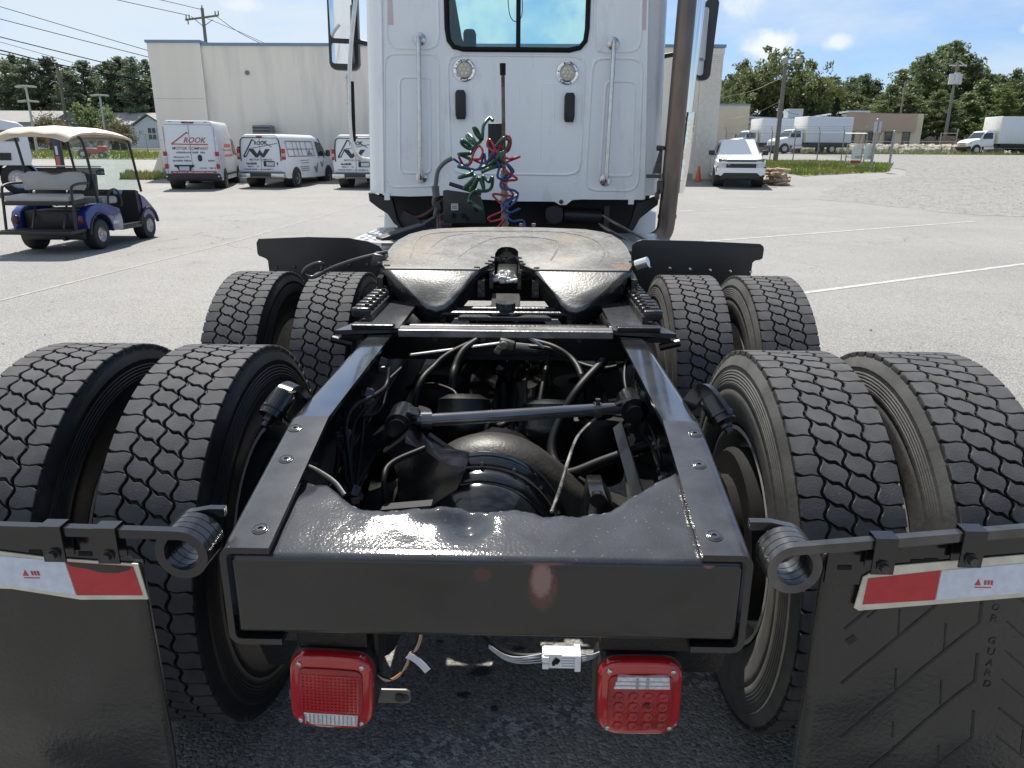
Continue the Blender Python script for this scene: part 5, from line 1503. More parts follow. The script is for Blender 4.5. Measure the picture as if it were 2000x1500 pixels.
# ------------------------------------------------------------------ cab
YC = 4.40
def cabx(z, side):
    k = (z - 1.22) / 1.28
    return (-.982 + .042 * k) if side < 0 else (.909 - .052 * k)
def cab():
    # rear wall with window opening
    win = [(-.390, 2.200), (-.30, 2.199), (.10, 2.198), (.34, 2.197), (.41, 2.212), (.446, 2.255), (.456, 2.33), (.458, 2.70), (.43, 2.76), (.36, 2.78), (-.40, 2.78), (-.475, 2.76), (-.503, 2.70), (-.500, 2.33), (-.488, 2.255), (-.455, 2.215)]
    outer = [(-.982, 1.222), (-.80, 1.216), (-.52, 1.226), (-.40, 1.205), (.0, 1.188), (.26, 1.188), (.30, 1.165), (.345, 1.165), (.39, 1.20), (.45, 1.205), (.909, 1.205), (.857, 2.507), (.835, 3.05), (.72, 3.12), (-.80, 3.12), (-.92, 3.05), (-.940, 2.507)]
    b = MB()
    b.holed(outer, [win], lambda u, v, w: (u, YC + w, v), .03)
    # rounded corners and sides, both with the vertical taper of the cab
    for sd in (-1, 1):
        secs = []
        for z in (1.235, 1.26, 1.9, 2.5, 3.05):
            x0 = cabx(z, sd); xo = (-1.108 + .04 * (z - 1.24) / 1.26) if sd < 0 else (1.026 - .012 * (z - 1.24) / 1.26)
            w = abs(xo - x0)
            ring = [(x0, YC - .001, z)]
            for k in range(1, 9):
                a = R(90 * k / 8)
                ring.append((x0 + (xo - x0) * math.sin(a), YC + .012 + w * 1.0 * (1 - math.cos(a)), z))
            ring.append((xo, 6.3, z)); ring.append((xo * .97, 6.3, z)); ring.append((xo * .97, YC + .17, z)); ring.append((x0, YC + .03, z))
            secs.append(ring)
        b.sweep(secs)
    b.prism([(-1.04, 3.04), (-.92, 3.14), (.85, 3.14), (.98, 3.04), (.9, 3.0), (-1.0, 3.0)], 'y', YC + .02, 6.3)
    cab_o = b.obj('cab', M_WHITE, truck, 30)
    cw = M_WHITE
    # vertical crease beads at the wall's edges
    b = MB()
    b.tube([(-.982, YC - .002, 1.225), (-.940, YC - .002, 2.507), (-.925, YC - .002, 3.0)], .009, 8); b.obj('seam_bead', cw, cab_o, 60)
    b = MB(); b.tube([(.909, YC - .002, 1.21), (.857, YC - .002, 2.507), (.84, YC - .002, 3.0)], .009, 8); b.obj('seam_bead', cw, cab_o, 60)
    # pressed swages: rounded outlines standing a few millimetres proud
    def swage(pts, r=.012, closed=True, name='pressed_swage'):
        bb = MB(); bb.tube([(p[0], YC + .006, p[1]) for p in pts], r, 8, closed=closed); return bb.obj(name, cw, cab_o, 60)
    def quad_rr(c, r=.07):
        """rounded quad through four corners"""
        out = []
        n = len(c)
        for i in range(n):
            p0, p1, p2 = Vector(c[i - 1]), Vector(c[i]), Vector(c[(i + 1) % n])
            a = (p0 - p1).normalized() * r; d = (p2 - p1).normalized() * r
            for k in range(6):
                t = k / 5
                out.append(tuple((p1 + a) * (1 - t) ** 2 + p1 * 2 * t * (1 - t) + (p1 + d) * t * t))
        return out
    for c, r in (([(-.935, 2.13), (-.905, 2.17), (-.585, 2.17), (-.562, 2.12), (-.575, 1.33), (-.62, 1.29), (-.93, 1.28), (-.975, 1.33)], .05),
                 ([(-.835, 2.02), (-.625, 2.02), (-.635, 1.38), (-.86, 1.38)], .04),
                 ([(-.885, 3.0), (-.56, 3.0), (-.555, 2.25), (-.60, 2.20), (-.88, 2.205), (-.915, 2.25)], .05),
                 ([(.50, 2.10), (.53, 2.145), (.81, 2.145), (.845, 2.10), (.862, 1.32), (.82, 1.265), (.52, 1.27), (.48, 1.32)], .05),
                 ([(.60, 2.0), (.80, 2.0), (.815, 1.37), (.585, 1.37)], .04),
                 ([(.50, 3.0), (.80, 3.0), (.825, 2.24), (.79, 2.19), (.54, 2.185), (.505, 2.23)], .05),
                 ([(-.50, 2.13), (-.45, 2.165), (.40, 2.16), (.45, 2.12), (.44, 1.42), (.39, 1.375), (-.44, 1.38), (-.49, 1.43)], .06)):
        swage(quad_rr(c, r))
    for x0, x1, z1, z0 in ((-.325, -.245, 1.99, 1.5), (-.09, -.005, 1.99, 1.46), (.15, .245, 1.98, 1.46)):
        swage([(x0, z0)] + [(x0, z1 - .03), (x0 + .012, z1), (x1 - .012, z1), (x1, z1 - .03)] + [(x1, z0)], .008, False)
    for P in ([(-.545, 2.9), (-.548, 2.1), (-.53, 1.4)], [(.475, 2.9), (.478, 2.1), (.465, 1.42)], [(-.49, 1.355), (-.1, 1.31), (.3, 1.30), (.46, 1.335)], [(.47, 1.36), (.40, 1.30), (.44, 1.265)], [(-.52, 1.36), (-.46, 1.31), (-.49, 1.27)]):
        swage(P, .007, False)
    b = MB(); b.box((-.958, YC - .006, 1.215), (.04, .012, .05)); b.obj('hem_tab', cw, cab_o, 0); b = MB(); b.box((.815, YC - .006, 1.195), (.04, .012, .045)); b.obj('hem_tab', cw, cab_o, 0)
    b = MB(); b.lathe([(0, .016), (.006, .014), (.008, 0)], (.31, YC - .001, 1.187), (0, -1, 0), 14); b.obj('bolt', M_BOLT, cab_o)
    # window: rubber gasket, glass, sliding bar
    gl = bpy.data.materials.new('tinted_glass'); gl.use_nodes = True
    N = gl.node_tree.nodes; L = gl.node_tree.links; N.clear()
    o_ = N.new('ShaderNodeOutputMaterial'); tr = N.new('ShaderNodeBsdfTransparent'); tr.inputs[0].default_value = (.86, .965, .955, 1)
    gs = N.new('ShaderNodeBsdfGlossy'); gs.inputs['Roughness'].default_value = .02; gs.inputs['Color'].default_value = (.9, 1, 1, 1)
    fr = N.new('ShaderNodeFresnel'); fr.inputs['IOR'].default_value = 1.5
    ms = N.new('ShaderNodeMixShader'); L.new(fr.outputs[0], ms.inputs[0]); L.new(tr.outputs[0], ms.inputs[1]); L.new(gs.outputs[0], ms.inputs[2]); L.new(ms.outputs[0], o_.inputs[0])
    b = MB(); b.tube([(p[0], YC - .004, p[1]) for p in win], .017, 8, closed=True); b.obj('window_gasket', M_RUB, cab_o, 60)
    b = MB(); b.prism(win, 'y', YC + .010, YC + .015); b.obj('rear_window', gl, cab_o, 0)
    b = MB(); b.span((-.028, YC + .001, 2.2), (.003, YC + .022, 2.78), .003); b.obj('window_bar', M_RUB, cab_o, 0)
    # windscreen frame and interior seen through the rear window
    fw = MB()
    ws = [(-.88, 2.05), (.84, 2.05), (.78, 2.90), (-.82, 2.90)]
    fw.holed([(-1.06, 1.22), (1.0, 1.22), (.97, 3.1), (-1.02, 3.1)], [ws], lambda u, v, w: (u, 6.34 - (v - 2.0) * .28 + w, v), .04)
    fw.obj('front_wall', mat('cab_lining', (.10, .10, .105), .8), cab_o, 0)
    b = MB(); b.prism(ws, 'z', 0, .006, shear=lambda q: (q[0], 6.35 - (q[1] - 2.0) * .28 + q[2], q[1])); b.obj('windscreen', gl, cab_o, 0)
    b = MB(); b.span((-1.0, YC + .05, 1.24), (.95, 6.25, 1.30)); b.span((-1.0, YC + .05, 3.0), (.9, 6.1, 3.03)); b.obj('floor_pan', mat('cab_lining'), cab_o, 0)
    b = MB(); b.box((-.415, 5.35, 2.16), (.10, .12, .62), (0, 0, 0), .03); b.box((-.45, 5.35, 1.85), (.48, .16, .50), None, .06); b.obj('seat_back', mat('dark_upholstery', (.03, .035, .05), .8), cab_o, 40)
    b = MB(); b.prism([(-.90, 2.05), (-.44, 2.25), (-.53, 2.5), (-.60, 2.9), (-.90, 2.9)], 'y', 5.9, 5.96); b.obj('pillar', mat('cab_lining'), cab_o, 0)
    b = MB(); b.span((-.75, 5.9, 2.80), (.70, 5.94, 2.93)); b.obj('sun_visor', mat('pale_visor', (.6, .6, .58), .8), cab_o, 0)
    b = MB(); b.tube(catmull([(-.12, 5.6, 2.78), (-.10, 5.6, 2.62), (-.05, 5.6, 2.57), (.0, 5.6, 2.62), (.0, 5.6, 2.8)], 5), .004, 5); b.obj('cord', M_RUB, cab_o)
    # work lamps
    for (x, z) in ((-.384, 2.068), (.330, 2.052)):
        b = MB(); b.lathe([(0, .076), (.006, .075), (.010, .068), (.008, .060), (.016, .054), (.018, .052)], (x, YC - .001, z), (0, -1, 0), 32); wl_ = b.obj('work_lamp', M_CHROME, cab_o, 40)
        b = MB(); b.lathe([(.010, .053), (.016, .050), (.019, .03), (.020, 0)], (x, YC - .001, z), (0, -1, 0), 28); b.obj('lens', mat('cream_lens', (.50, .46, .36), .25, var=.15, vs=50, bump=.4, bs=150), wl_, 50)
        b = MB()
        for k in range(7):
            a = k * math.pi / 3; rr = 0 if k == 6 else .028
            b.lathe([(.018, .010), (.022, .008), (.024, 0)], (x + rr * math.cos(a), YC - .001, z + rr * math.sin(a)), (0, -1, 0), 10)
        b.obj('led', mat('led_bead', (.75, .70, .55), .2), wl_, 50)
        b = MB()
        for a in (70, 110, 250, 290, 10, 170): b.cyl((x + .066 * math.cos(R(a)), YC - .010, z + .066 * math.sin(R(a))), (x + .066 * math.cos(R(a)), YC - .014, z + .066 * math.sin(R(a))), .005, seg=8)
        b.obj('screw', M_BOLT, wl_)
    # black vents
    for (x, z) in ((-.412, 1.842), (.350, 1.828)):
        b = MB(); b.prism([(x - .036, z + .075), (x - .024, z + .096), (x + .024, z + .096), (x + .036, z + .075), (x + .037, z - .062), (x + .030, z - .07), (x + .029, z - .095), (x - .029, z - .095), (x - .030, z - .07), (x - .037, z - .062)], 'y', YC - .032, YC - .001, .006); b.obj('vent', M_MATTE, cab_o, 30)
    # bright grab handles
    for P in (((-.687, 2.262), (-.704, 1.352)), ((.636, 2.240), (.622, 1.340))):
        (x1, z1), (x0, z0) = P
        b = MB(); b.tube(catmull([(x1, YC - .004, z1), (x1, YC - .05, z1 - .005), (x1, YC - .066, z1 - .04), (x1 + (x0 - x1) * .5, YC - .066, (z0 + z1) / 2), (x0, YC - .066, z0 + .04), (x0, YC - .05, z0 + .005), (x0, YC - .004, z0)], 6), .0155, 12)
        for x, z in ((x1, z1), (x0, z0)): b.lathe([(0, .042), (.006, .041), (.012, .030), (.016, .016)], (x, YC - .001, z), (0, -1, 0), 20)
        b.obj('grab_handle', M_STEEL, cab_o, 50)
    # faded pink reflective tapes
    pk = mat('faded_pink_tape', (.62, .50, .53), .5, var=.05)
    b = MB(); b.prism([(-.92, 2.75), (-.868, 2.75), (-.866, 2.352), (-.906, 2.352)], 'y', YC - .003, YC - .0005); b.obj('reflector_tape', pk, cab_o, 0)
    b = MB(); b.prism([(.802, 2.75), (.842, 2.75), (.858, 2.325), (.824, 2.325)], 'y', YC - .003, YC - .0005); b.obj('reflector_tape', pk, cab_o, 0)
    # mirrors on the doors
    for sd in (-1, 1):
        x0, x1, zb, zt, y = (-1.668, -1.432, 2.215, 3.05, 5.8) if sd < 0 else (1.515, 1.62, 2.14, 2.78, 5.75)
        yaw = 0 if sd < 0 else R(0)
        b = MB(); P = rrect(x1 - x0, zt - zb, .05 if sd < 0 else .04, 5, (x0 + x1) / 2, (zb + zt) / 2)
        tl = (-.022 if sd < 0 else .045); xm = (x0 + x1) / 2
        tw = (lambda q: (q[0], q[1] + (q[0] - xm) * .34, q[2])) if sd < 0 else (lambda q: (q[0], q[1] - (q[0] - xm) * .34, q[2]))
        b.prism([(p[0] + tl * (p[1] - zb) * 1.0 * (1 if sd > 0 else -1) * -1 * (-1 if sd < 0 else -1), p[1]) for p in P], 'y', y, y + .09, .012, shear=tw); m = b.obj('mirror', mat('mirror_housing', (.035, .037, .042), .4), truck, 40)
        b = MB()
        if sd < 0:
            up = rrect(x1 - x0 - .055, .36, .03, 4, (x0 + x1) / 2 - .002, zb + .43); lo = rrect(x1 - x0 - .055, .16, .02, 4, (x0 + x1) / 2 - .002, zb + .13)
            b.prism(up, 'y', y - .004, y - .0005, shear=tw); b.prism(lo, 'y', y - .004, y - .0005, shear=tw)
        else:
            b.prism(rrect(.05, .42, .02, 4, x0 + .03, zb + .36), 'y', y - .004, y - .0005, shear=tw); b.prism(rrect(.05, .14, .02, 4, x0 + .022, zb + .11), 'y', y - .004, y - .0005, shear=tw)
        b.obj('mirror_glass', mat('mirror_silver', (.85, .87, .88), .02, metal=1., var=.01), m, 0)
        b = MB(); b.tube(catmull([(x1 - .08 if sd < 0 else x0 + .05, y + .05, zb + .25), (sd * 1.25, y + .05, zb + .2), (sd * 1.03, y + .1, zb + .15)], 5), .02, 8); b.obj('mirror_arm', M_MATTE, m)
    for xs_, nm_ in ((-1.10, 'door_window'), (1.022, 'door_window')):
        s_ = 1 if xs_ > 0 else -1
        b = MB(); b.prism([(4.95, 2.12), (6.15, 2.12), (5.95, 2.85), (4.95, 2.9)], 'x', xs_ + s_ * .001, xs_ + s_ * .006, shear=lambda q: (q[0] - s_ * (.030 if s_ < 0 else .008) * (q[2] - 1.26) / 1.26 + s_ * .002, q[1], q[2])); b.obj(nm_, mat('dark_door_glass', (.012, .016, .03), .06, var=.1, spec=.8), cab_o, 0)
    # chrome grab bar beside the left door, and a small marker lamp
    b = MB(); b.tube(catmull([(-1.10, 4.75, 2.75), (-1.165, 4.72, 2.66), (-1.182, 4.7, 2.55), (-1.225, 4.7, 2.3), (-1.250, 4.7, 2.10), (-1.262, 4.7, 1.88), (-1.266, 4.7, 1.70), (-1.258, 4.7, 1.58), (-1.235, 4.7, 1.51), (-1.19, 4.72, 1.475), (-1.10, 4.75, 1.465)], 6), .016, 12); b.obj('grab_bar', M_STEEL, truck, 60)
    b = MB(); b.tube([(-1.235, 4.698, 2.02), (-1.245, 4.70, 1.60)], .012, 8); b.obj('bar_sleeve', M_RUB, truck)
    b = MB(); b.lathe([(0, .02), (.03, .035), (.08, .028), (.12, .006)], (-1.07, 5.5, 2.10), (-1, 0, .1), 14); b.obj('marker_lamp', mat('white_plastic', (.7, .68, .62), .3), truck)
    b = MB(); b.tube(catmull([(1.0, 5.2, 2.72), (1.07, 5.1, 2.735), (1.13, 5.05, 2.72), (1.14, 5.05, 2.66)], 5), .018, 10); b.obj('grab_bar', M_STEEL, truck)
cab()

# ---- under the cab
b = MB()
b.prism([(-1.095, 1.235), (1.015, 1.235), (.99, 1.16), (.93, 1.12), (.90, 1.03), (.87, .86), (-.93, .86), (-.965, 1.03), (-1.0, 1.12), (-1.075, 1.17)], 'y', 4.75, 6.3)
b.obj('cab_underside', mat('underside_black', (.007, .007, .008), .6, var=.4, vs=4), truck, 0)
b = MB()
b.prism([(-1.10, 1.24), (-1.02, 1.215), (-.93, 1.20), (-.90, 1.05), (-.86, .98), (-.92, 1.02), (-.965, 1.09), (-1.03, 1.13), (-1.095, 1.18)], 'y', 4.42, 4.50); b.obj('cab_skirt', M_MATTE, truck, 0)
b = MB()
b.prism([(1.02, 1.235), (.93, 1.20), (.86, 1.18), (.83, 1.05), (.79, .95), (.85, .99), (.89, 1.07), (.95, 1.12), (1.015, 1.17)], 'y', 4.42, 4.50); b.obj('cab_skirt', M_MATTE, truck, 0)
b = MB(); b.span((.20, 4.5, 1.02), (.33, 4.62, 1.15), .02); b.cyl((.265, 4.48, 1.09), (.265, 4.60, 1.09), .065, seg=18); b.cyl((.34, 4.6, 1.08), (.62, 4.62, 1.07), .055, seg=18); b.cyl((.62, 4.62, 1.07), (.66, 4.62, 1.07), .03, seg=12); b.span((.64, 4.55, .92), (.68, 4.60, 1.15)); b.obj('air_dryer', mat('dim_canister', (.025, .025, .026), .4, var=.3), truck, 35)
b = MB(); b.tube(catmull([(-.86, 4.5, 1.10), (-.78, 4.5, 1.06), (-.70, 4.5, 1.08), (-.62, 4.5, 1.14), (-.56, 4.5, 1.20)], 6), .022, 10); b.obj('brown_hose', mat('brown_hose', (.06, .025, .018), .4, var=.3), truck, 60)
b = MB(); b.cyl((-.72, 4.55, 1.0), (-.5, 4.55, 1.0), .075, seg=18); b.box((-.80, 4.5, 1.02), (.18, .05, .10), (0, .5, 0)); b.span((-.62, 4.4, .90), (-.48, 4.5, 1.0), .01); b.obj('reservoir', mat('dim_canister'), truck, 35)
for sx in (-1, 1):
    b = MB(); b.prism([(sx * 1.16, .45), (sx * 1.10, 1.10), (sx * .80, 1.17), (sx * .80, .45)] if sx < 0 else [(1.12, .45), (1.112, 1.075), (.80, 1.15), (.80, .45)], 'y', 5.0, 6.2, .02); b.obj('side_fairing', M_WHITE, truck, 30)
    b = MB(); b.cyl((sx * .90, 3.25, .62), (sx * .90, 4.9, .62), .29, seg=28); b.obj('fuel_tank', mat('brushed_aluminium', (.55, .56, .57), .3, metal=.9, var=.1, vs=12), truck, 35)
b = MB(); b.prism([(-1.02, 3.4), (-.80, 3.3), (-.62, 3.3), (-.55, 3.75), (-.60, 4.3), (-1.0, 4.3)], 'z', .985, 1.003)
for k in range(9):
    for j in range(7):
        b.box((-.97 + .05 * k, 3.45 + .11 * j, 1.005), (.028, .008, .006), (0, 0, .8 if (k + j) % 2 else -.8))
b.obj('deck_plate', mat('brushed_aluminium'), truck, 0)
b = MB(); b.box((-.72, 3.55, 1.03), (.30, .12, .05), (0, -.25, .5), .008); b.box((-.64, 3.75, 1.05), (.26, .05, .02), (0, -.5, .5), .004); b.box((-.58, 3.9, 1.06), (.3, .03, .03), (0, -.6, .2), .004); b.obj('deck_step', M_MATTE, truck, 0)
b = MB(); b.prism([(.62, 3.3), (1.0, 3.4), (1.0, 4.2), (.62, 4.2)], 'z', .965, .985); b.obj('deck_plate', mat('brushed_aluminium'), truck, 0)
b = MB(); b.tube([(.60, 4.2, 1.10), (.84, 3.6, .985)], .016, 4, flat=(.3, 1.4)); b.tube([(.58, 4.2, 1.04), (.74, 3.7, .97)], .018, 4, flat=(.3, 1.4)); b.obj('brace', mat('grey_brace', (.14, .14, .145), .4, metal=.5), truck, 0)
for y_ in (3.0, 4.2):
    b = MB(); b.span((-.43, y_, .72), (.43, y_ + .06, .95)); b.obj('crossmember', M_DARK, truck, 0)

# ---- air line post, bracket box and coiled hoses
b = MB()
b.cyl((-.0805, 3.30, 1.93), (-.0705, 3.30, 1.30), .0105, seg=10)
post = b.obj('hose_post', mat('rusty_rod', (.17, .12, .085), .7, var=.35, vs=30, bump=.4, bs=90, col2=(.07, .05, .04), c2s=18, c2t=(.45, .6)), truck)
b = MB(); b.cyl((-.0810, 3.30, 1.925), (-.0818, 3.30, 1.985), .0165, .0175, seg=12); b.obj('rubber_cap', M_RUB, post)
b = MB(); b.cyl((-.0725, 3.30, 1.42), (-.066, 3.30, .98), .019, seg=12)
for k in range(12): b.cyl((-.0715 + .0005 * k, 3.30, 1.40 - .034 * k), (-.0713 + .0005 * k, 3.30, 1.386 - .034 * k), .024, seg=12)
b.obj('post_spring', mat('tan_post_sleeve', (.30, .26, .20), .6, var=.25, vs=40, bump=.3, bs=80), post, 40)
b = MB(); b.span((-.170, 3.40, 1.43), (-.085, 3.46, 1.68), .008); b.span((-.165, 3.385, 1.46), (-.10, 3.40, 1.56), .006); b.obj('hose_holder', M_MATTE, post, 30)
HC = {
 'green_hose': ((.028, .10, .058), .0098, 3.30, [(-.138, 1.69), (-.158, 1.704), (-.187, 1.663), (-.194, 1.608), (-.202, 1.589), (-.231, 1.616), (-.243, 1.649), (-.225, 1.635), (-.208, 1.58), (-.246, 1.566), (-.284, 1.599), (-.278, 1.616), (-.246, 1.588), (-.232, 1.553), (-.276, 1.539), (-.313, 1.566), (-.304, 1.58), (-.255, 1.539), (-.267, 1.511), (-.329, 1.51), (-.305, 1.497), (-.268, 1.477), (-.277, 1.449), (-.333, 1.441), (-.277, 1.427), (-.257, 1.404), (-.322, 1.384), (-.328, 1.378), (-.263, 1.393), (-.239, 1.382), (-.299, 1.327), (-.287, 1.325), (-.227, 1.376), (-.263, 1.313), (-.252, 1.305), (-.218, 1.376), (-.189, 1.32), (-.198, 1.385), (-.16, 1.357), (-.139, 1.385), (-.145, 1.328), (-.175, 1.305), (-.234, 1.308), (-.264, 1.285), (-.273, 1.241), (-.22, 1.213), (-.205, 1.198), (-.249, 1.227), (-.279, 1.25)]),
 'green_hose2': ((.042, .115, .075), .0105, 3.27, [(-.217, 1.427), (-.173, 1.442), (-.129, 1.47), (-.1, 1.512), (-.12, 1.539), (-.1, 1.567), (-.071, 1.594), (-.042, 1.581), (-.056, 1.54), (-.091, 1.498), (-.071, 1.456), (-.114, 1.442), (-.158, 1.428), (-.20, 1.41)]),
 'red_hose': ((.36, .022, .035), .0068, 3.26, [(-.331, 1.496), (-.303, 1.449), (-.259, 1.461), (-.244, 1.511), (-.215, 1.552), (-.192, 1.525), (-.206, 1.483), (-.244, 1.478), (-.186, 1.461), (-.128, 1.511), (-.166, 1.552), (-.157, 1.588), (-.128, 1.553), (-.114, 1.512), (-.091, 1.553), (-.056, 1.608), (-.033, 1.581), (-.05, 1.526), (-.099, 1.512), (-.041, 1.484), (.017, 1.496), (-.07, 1.457), (-.055, 1.415), (.003, 1.373), (-.084, 1.359), (-.04, 1.316), (-.025, 1.282), (-.137, 1.287), (-.084, 1.231), (-.069, 1.202), (-.158, 1.158), (-.143, 1.135), (-.069, 1.15), (-.129, 1.08)]),
 'blue_hose': ((.025, .060, .19), .0070, 3.24, [(-.358, 1.482), (-.33, 1.461), (-.301, 1.441), (-.214, 1.428), (-.185, 1.511), (-.171, 1.456), (-.136, 1.511), (-.119, 1.47), (-.098, 1.443), (-.107, 1.387), (-.069, 1.373), (-.026, 1.401), (-.055, 1.457), (-.017, 1.415), (-.069, 1.387), (-.089, 1.331), (-.011, 1.312), (.004, 1.284), (-.069, 1.246), (-.069, 1.209), (-.01, 1.247), (.004, 1.284), (-.069, 1.218), (-.039, 1.189), (.02, 1.21), (-.048, 1.175), (-.024, 1.14), (.041, 1.138), (.05, 1.06)]),
}
for nm, (c, r, y, P) in HC.items():
    pts = [(p[0], y + .028 * math.sin(i * 1.9) + .01 * math.cos(i * .7), p[1]) for i, p in enumerate(P)]
    b = MB(); b.tube(catmull(pts, 7), r, 8)
    b.obj('coiled_hose', mat('hose_' + nm, c, .32, var=.15, vs=20, spec=.5), truck, 60, label={'g': 'dark green coiled cable', 'r': 'red coiled air hose', 'b': 'blue coiled air hose'}[nm[0]])
b = MB(); b.tube(catmull([(-.40, 3.6, 1.485), (-.448, 3.6, 1.458), (-.486, 3.6, 1.415), (-.5, 3.6, 1.361), (-.508, 3.6, 1.294)], 6), .013, 8); b.obj('conduit', mat('grey_conduit', (.13, .14, .135), .6), truck, 60)
b = MB(); b.cyl((-.508, 3.6, 1.32), (-.502, 3.6, 1.255), .024, .022, seg=12); b.obj('conduit_end', mat('taped_end', (.10, .11, .12), .5), truck)
b = MB(); b.tube(catmull([(-.503, 3.6, 1.26), (-.512, 3.6, 1.22), (-.495, 3.6, 1.19), (-.505, 3.6, 1.15), (-.496, 3.6, 1.13)], 6), .020, 8); b.obj('conduit', M_BOLT, truck, 60)
for x, c in ((-.503, (.03, .20, .09)), (-.488, (.30, .03, .06))):
    b = MB(); b.tube([(x, 3.6, 1.17), (x + .01, 3.6, .98)], .0055, 6); b.obj('wire', mat('wire_%d' % (c[0] * 100), c, .4), truck)
for x in (.03, .10):
    b = MB(); b.cyl((x, 3.1, 1.02), (x, 3.1, 1.13), .007, seg=8); b.cyl((x, 3.1, 1.125), (x, 3.1, 1.14), .011, seg=10); b.obj('gladhand_tip', mat('pink_tip', (.45, .16, .24), .5), truck)
b = MB()
b.prism([(-.495, 1.07), (-.215, 1.07), (-.225, 1.17), (-.245, 1.245), (-.29, 1.262), (-.47, 1.285), (-.495, 1.28)], 'y', 3.90, 3.93, .004)
abox = b.obj('air_line_bracket', mat('bracket_grey', (.030, .030, .032), .5, var=.2), truck, 30)
b = MB(); b.tube([(-.45, 3.90, 1.325), (-.24, 3.88, 1.262)], .017, 4, flat=(1, .5)); b.obj('bracket_arm', M_MATTE, abox, 0)
for (x, z, r) in ((-.425, 1.12, .017), (-.36, 1.12, .016), (-.275, 1.16, .014), (-.335, 1.10, .012)):
    b = MB(); b.cyl((x, 3.899, z), (x, 3.893, z), r, seg=12); b.obj('bracket_hole', mat('slot_shadow'), abox)
b = MB(); b.span((-.442, 3.8955, 1.155), (-.395, 3.8985, 1.20)); st = b.obj('sticker', mat('white_sticker', (.62, .62, .60), .5), abox, 0)
b = MB(); b.span((-.442, 3.894, 1.193), (-.395, 3.8953, 1.20)); b.obj('sticker_band', mat('yellow_band', (.6, .42, .06), .5), st, 0)
b = MB(); b.span((-.437, 3.894, 1.165), (-.402, 3.8953, 1.172)); b.span((-.434, 3.894, 1.176), (-.402, 3.8953, 1.184)); b.obj('sticker_print', mat('blue_print', (.18, .25, .42), .5), st, 0)

# ---- exhaust
ex = mat('heat_stained_pipe', (.135, .115, .105), .36, metal=.85, var=.3, vs=6, col2=(.19, .14, .11), c2s=2.6, c2t=(.45, .65), bump=.15, bs=60, stretch=(2, 2, .5))
b = MB(); b.tube([(1.098, 4.25, 3.3), (1.0915, 4.25, 2.48), (1.064, 4.25, 1.30), (1.056, 4.25, 1.10)] + catmull([(1.054, 4.25, 1.06), (1.045, 4.25, 1.0), (1.015, 4.25, .955), (.96, 4.25, .925), (.86, 4.25, .90)], 5), .062, 22)
pipe = b.obj('exhaust_pipe', ex, truck, 60)
b = MB(); 
for z in (1.10, 1.56):
    b = MB(); b.lathe([(-.012, .063), (-.012, .067), (.012, .067), (.012, .063)], (1.056 + (z - 1.1) * .026, 4.25, z), (0, 0, 1), 22); b.obj('pipe_band', ex, pipe, 40)
b = MB(); b.span((.96, 4.24, 1.545), (1.0, 4.28, 1.575)); b.cyl((.95, 4.24, 1.56), (.985, 4.24, 1.56), .018, seg=8); b.span((.90, 4.27, 1.36), (1.0, 4.33, 1.385)); b.prism([(.94, 1.39), (1.0, 1.39), (1.0, 1.56), (.985, 1.56)], 'y', 4.28, 4.30); b.box((.99, 4.24, 1.30), (.04, .05, .09), None, .008); b.box((.975, 4.24, 1.24), (.03, .04, .05), None, .006); b.obj('pipe_bracket', M_BOLT, pipe, 30)
b = MB(); cy = 4.42
b.tube([(1.195, cy, 3.3), (1.172, cy, 2.5), (1.150, cy, 2.0), (1.140, cy, 1.77)], .072, 24)
b.obj('exhaust_stack', M_CHROME, pipe, 60)
b = MB()
b.sweep([[(x0 + (x1 - x0) * (k / 8), cy - .02 - .06 * math.sin(math.pi * k / 8), z) for k in range(9)] + [(x0 + (x1 - x0) * (1 - k / 8), cy + .0 - .05 * math.sin(math.pi * (1 - k / 8)), z) for k in range(9)] for (x0, x1, z) in ((1.128, 1.235, 1.80), (1.118, 1.228, 1.66), (1.108, 1.222, 1.56), (1.106, 1.215, 1.44), (1.108, 1.20, 1.30), (1.108, 1.190, 1.255))])
b.obj('heat_shield', mat('dented_chrome', (.82, .82, .80), .08, metal=1., var=.02, bump=.35, bs=7, bd=.03), pipe, 60)
# ================================================================== VEHICLES
M_VANW = mat('van_white', (.72, .74, .76), .25, var=.02, coat=.3)
M_TYRE = mat('car_tyre', (.016, .016, .017), .7, var=.25, vs=20)
M_ALLOY = mat('alloy_wheel', (.42, .42, .43), .3, metal=.7, var=.1)
M_CARGLASS = mat('car_glass', (.018, .026, .027), .04, var=.2, spec=.9)
M_BLKPL = mat('black_plastic', (.018, .018, .019), .5, var=.2)
M_REDL = mat('red_lamp', (.42, .018, .02), .2, var=.15, vs=30)
M_CLRL = mat('clear_lamp', (.55, .56, .58), .12, var=.2, vs=25)
M_PRED = mat('red_print_van', (.42, .10, .08), .5)
M_PBLK = mat('black_print_van', (.03, .035, .045), .5)
M_PGRY = mat('grey_print_van', (.16, .18, .23), .5)

